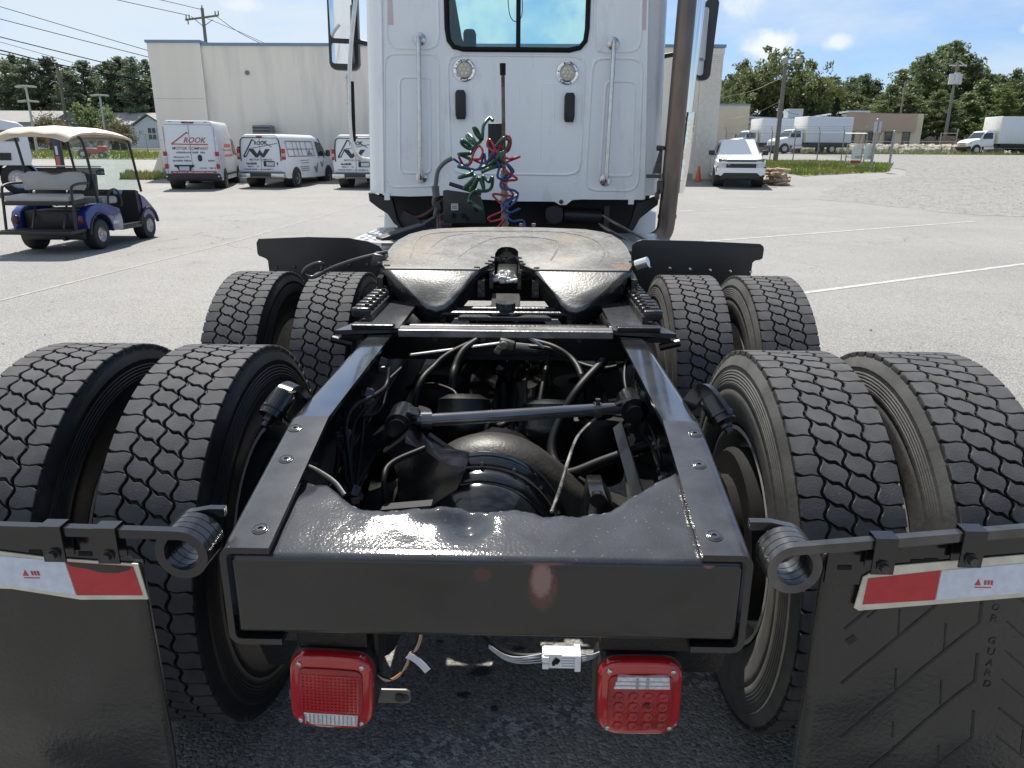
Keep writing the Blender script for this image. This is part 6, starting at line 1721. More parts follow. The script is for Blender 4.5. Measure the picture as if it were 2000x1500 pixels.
_WM = {}
def wheel_mesh(R_, w, rim_r, spokes=6):
    key = (R_, w, rim_r)
    if key not in _WM:
        b = MB(); b.lathe([(-w * .5, rim_r), (-w * .52, R_ * .80), (-w * .46, R_ * .95), (-w * .36, R_), (w * .36, R_), (w * .46, R_ * .95), (w * .52, R_ * .80), (w * .5, rim_r)], (0, 0, 0), (1, 0, 0), 28)
        ty = b.mesh('tyre', M_TYRE, 40)
        b = MB(); b.lathe([(w * .5, rim_r * 1.02), (w * .42, rim_r * .95), (w * .34, rim_r * .82), (w * .36, rim_r * .3), (w * .44, rim_r * .22), (w * .45, 0)], (0, 0, 0), (1, 0, 0), 24)
        b.lathe([(-w * .5, rim_r * 1.02), (-w * .3, rim_r * .9), (w * .3, rim_r * .88)], (0, 0, 0), (1, 0, 0), 24)
        for k in range(spokes):
            a = 2 * math.pi * k / spokes; rr = rim_r * .58
            b.cyl((w * .33, rr * math.cos(a), rr * math.sin(a)), (w * .37, rr * math.cos(a), rr * math.sin(a)), rim_r * .13, seg=8)
        ri = b.mesh('wheel', [M_ALLOY], 35)
        _WM[key] = (ty, ri)
    return _WM[key]
def car_wheel(parent, x, y, R_, w, rim_r, z=None, spokes=6):
    ty, ri = wheel_mesh(R_, w, rim_r, spokes)
    o = link('wheel', ri, parent, (x, y, R_ if z is None else z))
    if x < 0: o.rotation_euler = (.4, 0, math.pi)
    link('tyre', ty, o)
    return o

# ------------------------------------------------------------------ golf cart
def golf_cart():
    t = thing('golf_cart', 'blue golf cart with tan roof and rear facing grey bench seat', 'golf cart', (-7.58, 11.02, 0), R(1.0))
    blue = mat('metallic_blue', (.014, .032, .19), .22, metal=.15, var=.12, vs=4, coat=.6)
    tan = mat('tan_canopy', (.62, .53, .43), .55, var=.07, vs=2.5)
    seat = mat('grey_vinyl', (.36, .34, .33), .55, var=.06, vs=5, bump=.15, bs=90)
    for x, y in ((.50, 0), (-.50, 0), (.49, 1.66), (-.49, 1.66)):
        car_wheel(t, x, y, .245, .22, .125, spokes=8)
    # rear body: tub with wheel arches
    def side(x0, x1):
        P = [(-.36, .36), (-.40, .50), (-.34, .62), (-.20, .70), (.05, .745), (.28, .72), (.50, .66), (.66, .62), (.72, .40), (.70, .27), (.36, .27), (.33, .36)]
        for k in range(9):
            a = R(18 + 144 * k / 8); P.append((.02 + .33 * math.cos(a) * 1.0, .24 + .33 * math.sin(a)))
        P += [(-.31, .36)]
        return P
    for sd in (-1, 1):
        b = MB(); b.prism(side(0, 0), 'x', sd * .45, sd * .60, .02); b.obj('rear_wing', blue, t, 35)
        b = MB()
        pts = []
        for k in range(11):
            a = R(5 + 170 * k / 10); pts.append((sd * .60, .02 + .345 * math.cos(a), .24 + .345 * math.sin(a)))
        b.tube(pts, .022, 6); b.obj('wheel_arch_trim', M_BLKPL, t, 60)
    b = MB(); b.span((-.45, -.30, .36), (.45, .70, .64), .03); b.obj('engine_box', M_BLKPL, t, 30)
    # tail lamps
    for sd in (-1, 1):
        b = MB(); b.prism([(sd * .52 + p[0], .50 + p[1]) for p in rrect(.08, .14, .03)], 'y', -.41, -.36, .006); b.obj('tail_lamp', mat('dark_red_lamp', (.09, .012, .012), .25), t, 30)
    # sills, floor and front cowl
    b = MB(); b.prism([(.70, .25), (1.35, .25), (1.40, .30), (1.40, .33), (.70, .33)], 'x', -.60, .60, .012); b.obj('floor', M_BLKPL, t, 30)
    b = MB(); b.span((.53, .72, .335), (.60, 1.34, .345)); b.span((-.60, .72, .335), (-.53, 1.34, .345)); b.obj('sill_plate', mat('sill_metal', (.35, .35, .35), .4, metal=.6), t, 0)
    b = MB(); b.prism([(1.36, .25), (1.36, .60), (1.30, .86), (1.36, .90), (1.44, .88), (1.50, .70), (1.46, .50), (1.42, .25)], 'x', -.58, .58, .02); b.obj('dash', M_BLKPL, t, 30)
    b = MB()
    secs = []
    for x, k in ((-.60, .86), (-.5, .97), (-.2, 1.0), (.2, 1.0), (.5, .97), (.60, .86)):
        secs.append([(x, 1.46 + (p[0] - 1.46) * k, .30 + (p[1] - .30) * k) for p in ((1.48, .42), (1.48, .70), (1.44, .90), (1.60, .84), (1.86, .66), (2.06, .50), (2.10, .40), (2.02, .34), (1.70, .44))])
    b.sweep(secs); b.obj('front_cowl', blue, t, 40)
    for sd in (-1, 1):
        b = MB(); pts = [(sd * .60, 1.66 + .33 * math.cos(R(10 + 160 * k / 9)), .24 + .33 * math.sin(R(10 + 160 * k / 9))) for k in range(10)]; b.tube(pts, .03, 6); b.obj('wheel_arch_trim', M_BLKPL, t, 60)
    b = MB(); b.span((-.5, 2.06, .30), (.5, 2.14, .42), .03); b.obj('bumper', M_BLKPL, t, 30)
    # steering wheel
    b = MB(); n = Vector((0, -.75, .66)); c = Vector((-.24, 1.12, .98)); u = Vector((1, 0, 0)); v = n.cross(u)
    b.tube([c + (u * math.cos(a) + v * math.sin(a)) * .17 for a in [2 * math.pi * k / 24 for k in range(24)]], .016, 8, closed=True); b.cyl(c, (-.24, 1.36, .70), .025, seg=10); b.cyl(c - u * .17, c + u * .17, .012, seg=8); b.obj('steering_wheel', M_BLKPL, t, 60)
    # front seats
    b = MB(); b.box((0, .55, .76), (1.06, .48, .12), None, .04); b.obj('front_seat', seat, t, 40)
    b = MB()
    for sd in (-1, 1): b.box((sd * .27, .24, 1.02), (.50, .09, .36), (-.12, 0, 0), .04)
    b.obj('front_backrest', mat('dark_vinyl', (.06, .06, .062), .5), t, 40)
    # hip rails
    for sd in (-1, 1):
        b = MB(); b.tube(catmull([(sd * .56, .40, .68), (sd * .57, .44, .88), (sd * .57, .60, .94), (sd * .57, .74, .90), (sd * .57, .82, .74), (sd * .56, .80, .64)], 5), .018, 8); b.obj('hip_rail', M_BLKPL, t, 60)
    # rear facing bench
    b = MB(); secs = []
    for y, h in ((-.20, .0), (-.24, .06), (-.50, .075), (-.56, .04), (-.56, 0)):
        pass
    b.box((0, -.38, .845), (1.02, .46, .085), (.06, 0, 0), .035); b.obj('rear_seat', seat, t, 40)
    b = MB(); b.box((0, -.38, .780), (1.03, .48, .06), (.06, 0, 0), .008); b.obj('seat_base', M_BLKPL, t, 30)
    outl = [(-.47, .95), (-.50, 1.0), (-.51, 1.10), (-.48, 1.20), (-.42, 1.235), (-.25, 1.235), (-.13, 1.22), (-.04, 1.165), (.04, 1.165), (.13, 1.22), (.25, 1.235), (.42, 1.235), (.48, 1.20), (.51, 1.10), (.50, 1.0), (.47, .95)]
    b = MB(); b.prism(outl, 'y', -.13, -.05, .022, shear=lambda q: (q[0], q[1] + (q[2] - .95) * .25, q[2])); b.obj('rear_backrest', seat, t, 40)
    b = MB(); b.prism([(p[0] * 1.02, p[1] + .004) for p in outl], 'y', -.045, -.005, shear=lambda q: (q[0], q[1] + (q[2] - .95) * .25, q[2])); b.obj('backrest_shell', M_BLKPL, t, 30)
    # foot platform, its struts and side rails
    b = MB(); b.box((0, -.60, .34), (1.16, .46, .055), (.03, 0, 0), .015)
    for k in range(8): b.box((0, -.79 + .05 * k, .372 - .0014 * k), (1.05, .012, .006))
    b.obj('foot_platform', M_BLKPL, t, 30)
    for x in (-.27, .23):
        b = MB(); b.tube([(x, -.22, .74), (x + .02, -.44, .37)], .016, 6); b.obj('seat_strut', mat('grey_tube', (.10, .10, .10), .4, metal=.5), t)
    for sd in (-1, 1):
        b = MB(); b.tube(catmull([(sd * .55, -.62, .36), (sd * .545, -.58, .74), (sd * .54, -.56, .96), (sd * .54, -.50, 1.03), (sd * .535, -.30, 1.06), (sd * .53, -.06, 1.06)], 5), .021, 8); b.obj('grab_rail', M_BLKPL, t, 60)
    b = MB(); b.span((-.5, -.34, .18), (.5, -.2, .33), .02); b.cyl((-.45, 0, .245), (.45, 0, .245), .05, seg=10); b.cyl((.2, -.4, .20), (.2, -.2, .20), .03, seg=8); b.obj('rear_axle', M_BLKPL, t, 30)
    # roof: shallow moulded canopy on bent struts
    b = MB(); secs = []
    n = 12
    for y, zt, w in ((-.42, 1.80, .50), (-.44, 1.815, .57), (-.40, 1.855, .60), (-.2, 1.905, .615), (.2, 1.935, .62), (.7, 1.93, .62), (1.15, 1.895, .61), (1.42, 1.85, .60), (1.50, 1.815, .57), (1.47, 1.79, .50)):
        ring = []
        for k in range(n + 1):
            u_ = -1 + 2 * k / n
            ring.append((u_ * w, y, zt - .075 * abs(u_) ** 3 + .012 * math.cos(u_ * 9)))
        for k in range(n + 1):
            u_ = 1 - 2 * k / n
            ring.append((u_ * w * .97, y, min(zt - .075 * abs(u_) ** 3, zt) - .045))
        secs.append(ring)
    b.sweep(secs); b.obj('roof', tan, t, 50)
    for sd in (-1, 1):
        b = MB(); b.tube(catmull([(sd * .50, -.20, 1.80), (sd * .52, -.06, 1.75), (sd * .53, .0, 1.62), (sd * .535, .08, 1.2), (sd * .54, .14, .74)], 5), .022, 8); b.obj('roof_strut', M_BLKPL, t, 60)
        b = MB(); b.tube(catmull([(sd * .52, 1.30, 1.79), (sd * .545, 1.38, 1.74), (sd * .55, 1.42, 1.62), (sd * .555, 1.52, 1.15), (sd * .56, 1.58, .86)], 5), .022, 8); b.obj('roof_strut', M_BLKPL, t, 60)
    # clear windscreen
    gl = bpy.data.materials['tinted_glass'].copy(); gl.name = 'clear_screen'
    for nd in gl.node_tree.nodes:
        if nd.type == 'BSDF_TRANSPARENT': nd.inputs[0].default_value = (.90, .95, .95, 1)
    b = MB(); b.prism([(-.53, .90), (.53, .90), (.53, 1.76), (-.53, 1.76)], 'y', 0, .006, shear=lambda q: (q[0], 1.585 + q[1] - (q[2] - .86) * .2, q[2])); b.obj('windscreen', gl, t, 0)
    b = MB(); b.box((.27, 1.34, .86), (.16, .10, .08), None, .02); b.obj('cup_holder', mat('pale_blue_cup', (.18, .38, .55), .4), t, 30)
    w = mat('white_print', (.55, .56, .6), .5)
    b = MB(); b.span((.6005, .40, .375), (.603, .58, .43)); b.obj('sticker', w, t, 0)
    put_text('31', t, (.6035, .50, .485), (0, 1, 0), (0, 0, 1), w, .06)
    return t
golf_cart()

# ------------------------------------------------------------------ vans: body lofted from cross sections
def loft_body(t, secs, m, n=6, name='body'):
    """secs: (y, half width at sill, half width at shoulder, half width at roof, z sill, z shoulder, z roof, corner radius)"""
    rings = []
    for (y, w0, w1, w2, z0, z1, z2, r) in secs:
        ring = [(-w0, y, z0), (w0, y, z0), (w0 * 1.005, y, z0 + .1), (w1, y, z1)]
        for k in range(n + 1):
            a = R(90 * k / n)
            ring.append((w2 - r + r * math.cos(a), y, z2 - r + r * math.sin(a)))
        for k in range(n + 1):
            a = R(90 + 90 * k / n)
            ring.append((-(w2 - r) + r * math.cos(a), y, z2 - r + r * math.sin(a)))
        ring += [(-w1, y, z1), (-w0 * 1.005, y, z0 + .1)]
        rings.append(ring)
    b = MB(); b.sweep(rings)
    return b.obj(name, m, t, 32)
def quad_panel(t, name, pts, m, th=.01, out=(0, -1, 0), par=None):
    """flat polygon given in 3D, thickened along out"""
    o = Vector(out) * th
    b = MB(); A = [b.bm.verts.new(Vector(p)) for p in pts]; Bv = [b.bm.verts.new(Vector(p) + o) for p in pts]
    b.bm.faces.new(A); b.bm.faces.new(Bv[::-1])
    for i in range(len(pts)):
        j = (i + 1) % len(pts); b.bm.faces.new((A[i], A[j], Bv[j], Bv[i]))
    return b.obj(name, m, par or t, 0)

def scribble(par, cx, y, cz, w, h, m, seed=1):
    """a line of print too blurred in the photo to read: a run of small strokes"""
    rnd = random.Random(seed); b = MB(); x = cx - w / 2
    while x < cx + w / 2:
        k = rnd.uniform(.25, .8) * h
        if rnd.random() > .18: b.span((x, y - .004, cz - h / 2), (x + k, y - .001, cz + h * rnd.uniform(.15, .5)))
        x += k + h * .22
    o = b.obj('lettering', m, par, 0); o['kind'] = 'stuff'
def tall_van():
    x, y = -12.95, 28.55
    t = thing('tall_van', 'tall white high roofed van with red company lettering on its rear doors', 'van', (x, y, ground_z(y) - .01), R(13))
    t.rotation_euler[0] = R(.9)
    # rear face slopes slightly: body from y=-.95 (rear) to 4.3
    loft_body(t, [(-.98, .90, .93, .80, .42, 1.2, 2.44, .10), (-.95, .96, .99, .86, .38, 1.2, 2.50, .13), (-.8, .99, 1.01, .88, .34, 1.2, 2.52, .14), (2.3, 1.0, 1.02, .89, .34, 1.2, 2.52, .14), (2.7, 1.0, 1.02, .88, .34, 1.2, 2.44, .16), (3.4, 1.0, 1.01, .80, .34, 1.25, 1.85, .16), (3.75, .99, .99, .78, .36, 1.05, 1.30, .12), (4.15, .95, .95, .72, .40, .85, 1.05, .10), (4.25, .88, .88, .68, .45, .75, .95, .08)], M_VANW)
    for sx in (-1, 1):
        for yy in (0, 3.35):
            car_wheel(t, sx * .915, yy, .345, .225, .21)
            b = MB(); b.cyl((sx * .6, yy, .37), (sx * 1.017, yy, .37), .42, seg=24); b.obj('wheel_well_shade', M_BLKPL, t, 40)  # solid dark disc stands in for the shaded arch opening
    yr = -.985
    b = MB(); b.span((-.008, yr - .004, .62), (.008, yr + .02, 2.36)); b.span((-.90, yr - .002, .60), (-.886, yr + .02, 2.3)); b.span((.886, yr - .002, .60), (.90, yr + .02, 2.3)); b.span((-.85, yr + .0, 2.36), (.85, yr + .02, 2.372)); b.obj('door_gap', M_PGRY, t, 0)
    b = MB(); b.span((-.98, -1.10, .36), (.98, -.93, .60), .03); b.span((-.99, -.95, .32), (.99, -.75, .50), .02); b.obj('bumper', M_BLKPL, t, 30)
    for sx in (-1, 1):
        b = MB(); b.span((sx * .865, yr - .03, .98), (sx * .985, yr + .12, 1.38), .02); l = b.obj('tail_lamp', M_CLRL, t, 30)
        b = MB(); b.span((sx * .86, yr - .036, 1.24), (sx * .99, yr + .1, 1.40), .01); b.obj('red_section', M_REDL, l, 30)
        b = MB(); b.span((sx * .86, yr - .036, .78), (sx * .985, yr + .1, .95), .01); b.obj('red_section', M_REDL, l, 30)
        b = MB(); b.span((sx * .88, yr - .03, .66), (sx * .98, yr + .1, .76), .01); b.obj('reflector', M_CLRL, l, 30)
        b = MB(); b.box((sx * .93, yr, 1.85), (.06, .05, .13), None, .012); b.box((sx * .93, yr, .5), (.05, .3, .05), None, .012); b.obj('hinge', M_VANW, t, 30)
        b = MB(); b.box((sx * .62, yr + .035, 2.455), (.13, .05, .035), None, .01); b.obj('roof_lamp', M_BLKPL, t, 30)
    b = MB(); b.box((0, yr - .005, 2.445), (.42, .06, .06), None, .015); s_ = b.obj('brake_lamp', M_BLKPL, t, 30)
    b = MB(); b.box((0, yr - .037, 2.445), (.2, .01, .035)); b.obj('red_section', M_REDL, s_, 0)
    b = MB(); b.prism([(.30 + p[0], 1.17 + p[1]) for p in rrect(.15, .24, .07)], 'y', yr - .02, yr, .006); b.obj('door_handle', M_BLKPL, t, 30)
    b = MB(); b.prism([(-.66, .92), (.07, .92), (.05, .85), (-.03, .83), (-.08, .70), (-.50, .70), (-.56, .83), (-.64, .85)], 'y', yr - .025, yr + .01); b.obj('plate_recess', M_BLKPL, t, 0)
    b = MB(); b.span((-.48, yr - .035, .71), (-.12, yr - .026, .86)); b.obj('number_plate', mat('plate_white', (.50, .54, .62), .4, var=.25, vs=40), t, 0)
    b = MB(); b.span((-.80, yr - .012, .605), (.84, yr - .001, .70)); rb = b.obj('red_band', M_PRED, t, 0)
    scribble(rb, .02, yr - .0125, .652, 1.45, .05, mat('pale_print', (.7, .62, .6), .5), 1)
    # roof line logo and lettering
    b = MB(); q = [(-.66, 1.665), (.62, 1.665)]
    def bar(p0, p1, w, mm=None):
        a = Vector((p0[0], 0, p0[1])); c = Vector((p1[0], 0, p1[1])); d = (c - a).normalized(); nn = Vector((-d.z, 0, d.x)) * w / 2
        b.prism([((a + nn).x, (a + nn).z), ((c + nn).x, (c + nn).z), ((c - nn).x, (c - nn).z), ((a - nn).x, (a - nn).z)], 'y', yr - .006, yr - .001)
    bar((-.66, 1.67), (.64, 1.66), .04); bar((-.65, 1.675), (-.06, 2.10), .045); bar((-.08, 2.10), (-.03, 2.04), .04)
    b.obj('roof_logo', M_PRED, t, 0)
    put_text('ROOK', t, (.19, yr - .006, 1.82), (1, 0, 0), (0, 0, 1), M_PRED, .20, .82, shear=.35, bold=.012)
    put_text('MOTOR COMPANY', t, (.0, yr - .006, 1.52), (1, 0, 0), (0, 0, 1), M_PRED, .105, 1.28, bold=.012)
    scribble(t, -.02, yr - .003, 1.375, 1.0, .07, M_PGRY, 2)
    put_text('Albemarle, NC', t, (-.36, yr - .006, 1.20), (1, 0, 0), (0, 0, 1), M_PGRY, .085, .58, bold=.006)
    scribble(t, -.37, yr - .003, 1.075, .62, .07, M_PGRY, 3)
    for bx0, bz0, bx1, bz1 in ((.58, 1.05, .82, 1.10), (.25, .79, .50, .82), (.62, .78, .72, .83), (.77, .78, .82, .83)):
        b = MB(); b.span((bx0, yr - .008, bz0), (bx1, yr - .001, bz1)); b.obj('badge', M_PGRY, t, 0)
    # side: red logo and panel swages, door mirror, door glass
    xs = 1.012
    b = MB()
    for (y0, z0, y1, z1, w) in ((.2, 1.45, 2.2, 1.45, .05), (.2, 1.47, 1.0, 1.95, .06), (.5, 1.62, 2.1, 1.62, .14), (.3, 1.25, 2.2, 1.25, .08)):
        a = Vector((0, y0, z0)); c = Vector((0, y1, z1)); d = (c - a).normalized(); nn = Vector((0, -d.z, d.y)) * w / 2
        xx = lambda z: 1.022 - (z - 1.2) * .105 if z > 1.2 else 1.022
        P = [a + nn, c + nn, c - nn, a - nn]
        for p in P: p.x = xx(p.z) + .003
        A = [b.bm.verts.new(p) for p in P]; b.bm.faces.new(A)
        Bq = [b.bm.verts.new(p - Vector((.004, 0, 0))) for p in P]; b.bm.faces.new(Bq[::-1])
        for i in range(4): b.bm.faces.new((A[i], A[(i + 1) % 4], Bq[(i + 1) % 4], Bq[i]))
    b.obj('side_logo', M_PRED, t, 0)
    quad_panel(t, 'door_window', [(1.017, 2.45, 1.28), (1.015, 3.3, 1.28), (.965, 2.95, 1.82), (.955, 2.45, 1.92)], M_CARGLASS, .006, (1, 0, 0))
    b = MB(); b.span((.99, -.2, .50), (1.03, 3.2, .58), .01); b.obj('side_trim', M_BLKPL, t, 30)
    b = MB(); b.box((1.22, 3.15, 1.42), (.24, .16, .36), None, .05); b.box((1.08, 3.15, 1.28), (.2, .08, .06), None, .02); b.box((1.26, 3.08, 1.20), (.2, .12, .14), None, .04); b.obj('door_mirror', M_BLKPL, t, 30)
    quad_panel(t, 'windscreen', [(-.86, 2.86, 2.36), (.86, 2.86, 2.36), (.82, 3.62, 1.42), (-.82, 3.62, 1.42)], M_CARGLASS, .02, (0, .7, .7))
tall_van()

def low_van(first=True):
    y = 29.95; x = -10.42
    t = thing('passenger_van', 'white low van with black W logo and a grid drawn along its side', 'van', (x, y, ground_z(y) - .01), R(-7), 'white vans with black roof and W logo')
    t.rotation_euler[0] = R(.9)
    loft_body(t, [(-1.02, .86, .90, .74, .50, 1.1, 1.96, .14), (-.98, .93, .97, .80, .45, 1.1, 2.03, .18), (-.8, .97, 1.0, .83, .38, 1.1, 2.07, .2), (2.4, .98, 1.01, .84, .34, 1.1, 2.07, .2), (2.9, .98, 1.01, .82, .34, 1.1, 1.98, .2), (3.55, .98, 1.0, .76, .36, 1.12, 1.38, .16), (3.8, .97, .98, .74, .38, .98, 1.14, .12), (4.3, .94, .95, .70, .42, .85, 1.0, .10), (4.42, .86, .88, .66, .48, .72, .90, .08)], M_VANW)
    for sx in (-1, 1):
        for yy in (0, 3.43):
            car_wheel(t, sx * .905, yy, .36, .235, .22)
            b = MB(); b.cyl((sx * .6, yy, .38), (sx * 1.006, yy, .38), .43, seg=24); b.obj('wheel_well_shade', M_BLKPL, t, 40)  # dark drum in place of the shade inside an open arch
    yr = -1.025
    b = MB(); b.span((-.96, -1.17, .46), (.96, -.98, .62), .02); b.obj('bumper', mat('bumper_step', (.03, .035, .04), .5), t, 30)
    b = MB(); b.span((-.97, -1.18, .42), (-.45, -1.0, .58), .02); b.obj('bumper_chrome', mat('dull_chrome', (.6, .58, .55), .25, metal=.8), t, 30)
    b = MB(); b.span((.42, -1.18, .42), (.97, -1.0, .58), .02); b.obj('bumper_chrome', mat('dull_chrome'), t, 30)
    # dark outline round the rear glass area, gap between doors
    outl = quad = None
    P = [(-.845, 1.05), (-.84, 1.55), (-.80, 1.84), (-.70, 1.935), (.70, 1.935), (.80, 1.84), (.84, 1.55), (.845, 1.05)]
    b = MB(); b.tube([(p[0], yr - .002, p[1]) for p in P], .022, 6); b.obj('rear_seal', M_BLKPL, t, 60)
    b = MB(); b.span((-.007, yr - .004, .66), (.007, yr + .02, 1.92)); b.span((-.86, yr - .004, .64), (.86, yr + .02, .655)); b.obj('door_gap', M_PGRY, t, 0)
    for sx in (-1, 1):
        b = MB(); b.span((sx * .885, yr - .02, 1.10), (sx * .995, yr + .14, 1.52), .02); l = b.obj('tail_lamp', M_REDL, t, 30)
        b = MB(); b.span((sx * .88, yr - .026, 1.22), (sx * 1.0, yr + .12, 1.34), .006); b.obj('white_section', mat('pink_lens', (.6, .38, .38), .3), l, 30)
    b = MB(); b.box((0, yr + .02, 1.985), (.25, .05, .035), None, .01); b.obj('brake_lamp', M_REDL, t, 30)
    b = MB(); b.span((.10, yr - .02, .84), (.56, yr, 1.05), .01); pr = b.obj('plate_recess', M_BLKPL, t, 30)
    b = MB(); b.span((.22, yr - .028, .87), (.54, yr - .02, 1.01)); b.obj('number_plate', mat('plate_white'), pr, 0)
    b = MB(); b.box((.68, yr - .012, .95), (.04, .025, .10), None, .01); b.obj('door_handle', M_BLKPL, t, 30)
    b = MB()
    def bar(p0, p1, w):
        a = Vector((p0[0], 0, p0[1])); c = Vector((p1[0], 0, p1[1])); d = (c - a).normalized(); nn = Vector((-d.z, 0, d.x)) * w / 2
        b.prism([((a + nn).x, (a + nn).z), ((c + nn).x, (c + nn).z), ((c - nn).x, (c - nn).z), ((a - nn).x, (a - nn).z)], 'y', yr - .006, yr - .001)
    bar((-.72, 1.22), (-.30, 1.86), .05); bar((-.72, 1.20), (-.58, 1.24), .05); bar((-.60, 1.24), (-.42, 1.52), .035); bar((-.30, 1.86), (-.22, 1.80), .04); bar((-.40, 1.52), (.74, 1.72), .02); bar((.10, 1.80), (.50, 1.58), .025)
    b.obj('roof_logo', M_PBLK, t, 0)
    put_text('ROOK', t, (.05, yr - .006, 1.735), (1, 0, .06), (-.0, 0, 1), M_PBLK, .15, .58, shear=.3, bold=.02)
    b = MB()
    for P in ([(-.50, 1.50), (-.27, 1.50), (-.14, 1.32), (-.02, 1.48), (.10, 1.32), (.22, 1.50), (.42, 1.50), (.14, 1.18), (.06, 1.18), (-.02, 1.28), (-.12, 1.18), (-.22, 1.18)],): b.prism(P, 'y', yr - .006, yr - .001)
    b.obj('w_logo', M_PBLK, t, 0)
    put_text('MOTOR COMPANY', t, (.0, yr - .006, 1.10), (1, 0, 0), (0, 0, 1), M_PGRY, .07, .95, bold=.01)
    scribble(t, -.42, yr - .003, .955, .62, .08, M_PBLK, 4)
    scribble(t, -.36, yr - .003, .845, .45, .05, M_PGRY, 5)
    scribble(t, -.12, yr - .003, .735, 1.3, .05, M_PGRY, 6)
    # side: window grid drawing, big W and lettering
    X = lambda z: 1.012 - max(0, z - 1.1) * .185 + .004
    def sbar(y0, z0, y1, z1, w):
        a = Vector((0, y0, z0)); c = Vector((0, y1, z1)); d = (c - a).normalized(); nn = Vector((0, -d.z, d.y)) * w / 2
        P = [a + nn, c + nn, c - nn, a - nn]
        for p in P: p.x = X(p.z)
        A = [b.bm.verts.new(p) for p in P]; b.bm.faces.new(A)
        Bq = [b.bm.verts.new(p - Vector((.005, 0, 0))) for p in P]; b.bm.faces.new(Bq[::-1])
        for i in range(4): b.bm.faces.new((A[i], A[(i + 1) % 4], Bq[(i + 1) % 4], Bq[i]))
    b = MB()
    for z in (1.22, 1.50, 1.80): sbar(-.6, z, 2.0, z, .03)
    for yy in (-.6, .0, .4, .75, 1.3, 2.0): sbar(yy, 1.22, yy, 1.80, .03)
    b.obj('side_grid', mat('brown_print', (.16, .12, .11), .6), t, 0)
    b = MB()
    sbar(1.5, 1.45, 2.05, .55, .16); sbar(2.05, .55, 2.4, 1.25, .12); sbar(2.4, 1.2, 2.7, .75, .10); sbar(2.7, .75, 3.0, 1.2, .08); sbar(1.3, 1.3, 1.8, 1.3, .08)
    b.obj('w_logo', M_PGRY, t, 0)
    b = MB()
    for k, z in enumerate((1.05, .95, .80, .72, .64)): sbar(.4 + .1 * (k % 2), z, 1.3, z, .025)
    b.obj('side_lettering', M_PGRY, t, 0)
    quad_panel(t, 'door_window', [(X(1.2), 2.35, 1.2), (X(1.2), 3.3, 1.2), (X(1.7), 2.95, 1.72), (X(1.8), 2.35, 1.82)], M_CARGLASS, .006, (1, 0, 0))
    b = MB(); b.box((1.15, 3.1, 1.32), (.20, .12, .28), None, .05); b.obj('door_mirror', mat('dark_green_mirror', (.03, .05, .05), .4), t, 30)
    quad_panel(t, 'windscreen', [(-.78, 2.98, 1.92), (.78, 2.98, 1.92), (.78, 3.58, 1.38), (-.78, 3.58, 1.38)], M_CARGLASS, .02, (0, .7, .7))
    return t
v1 = low_van()
v2 = copy_tree(v1)
v2.location = (-6.62, 29.9, ground_z(29.9) - .01)
v2['label'] = 'white low van with W logo, half hidden by the truck cab'

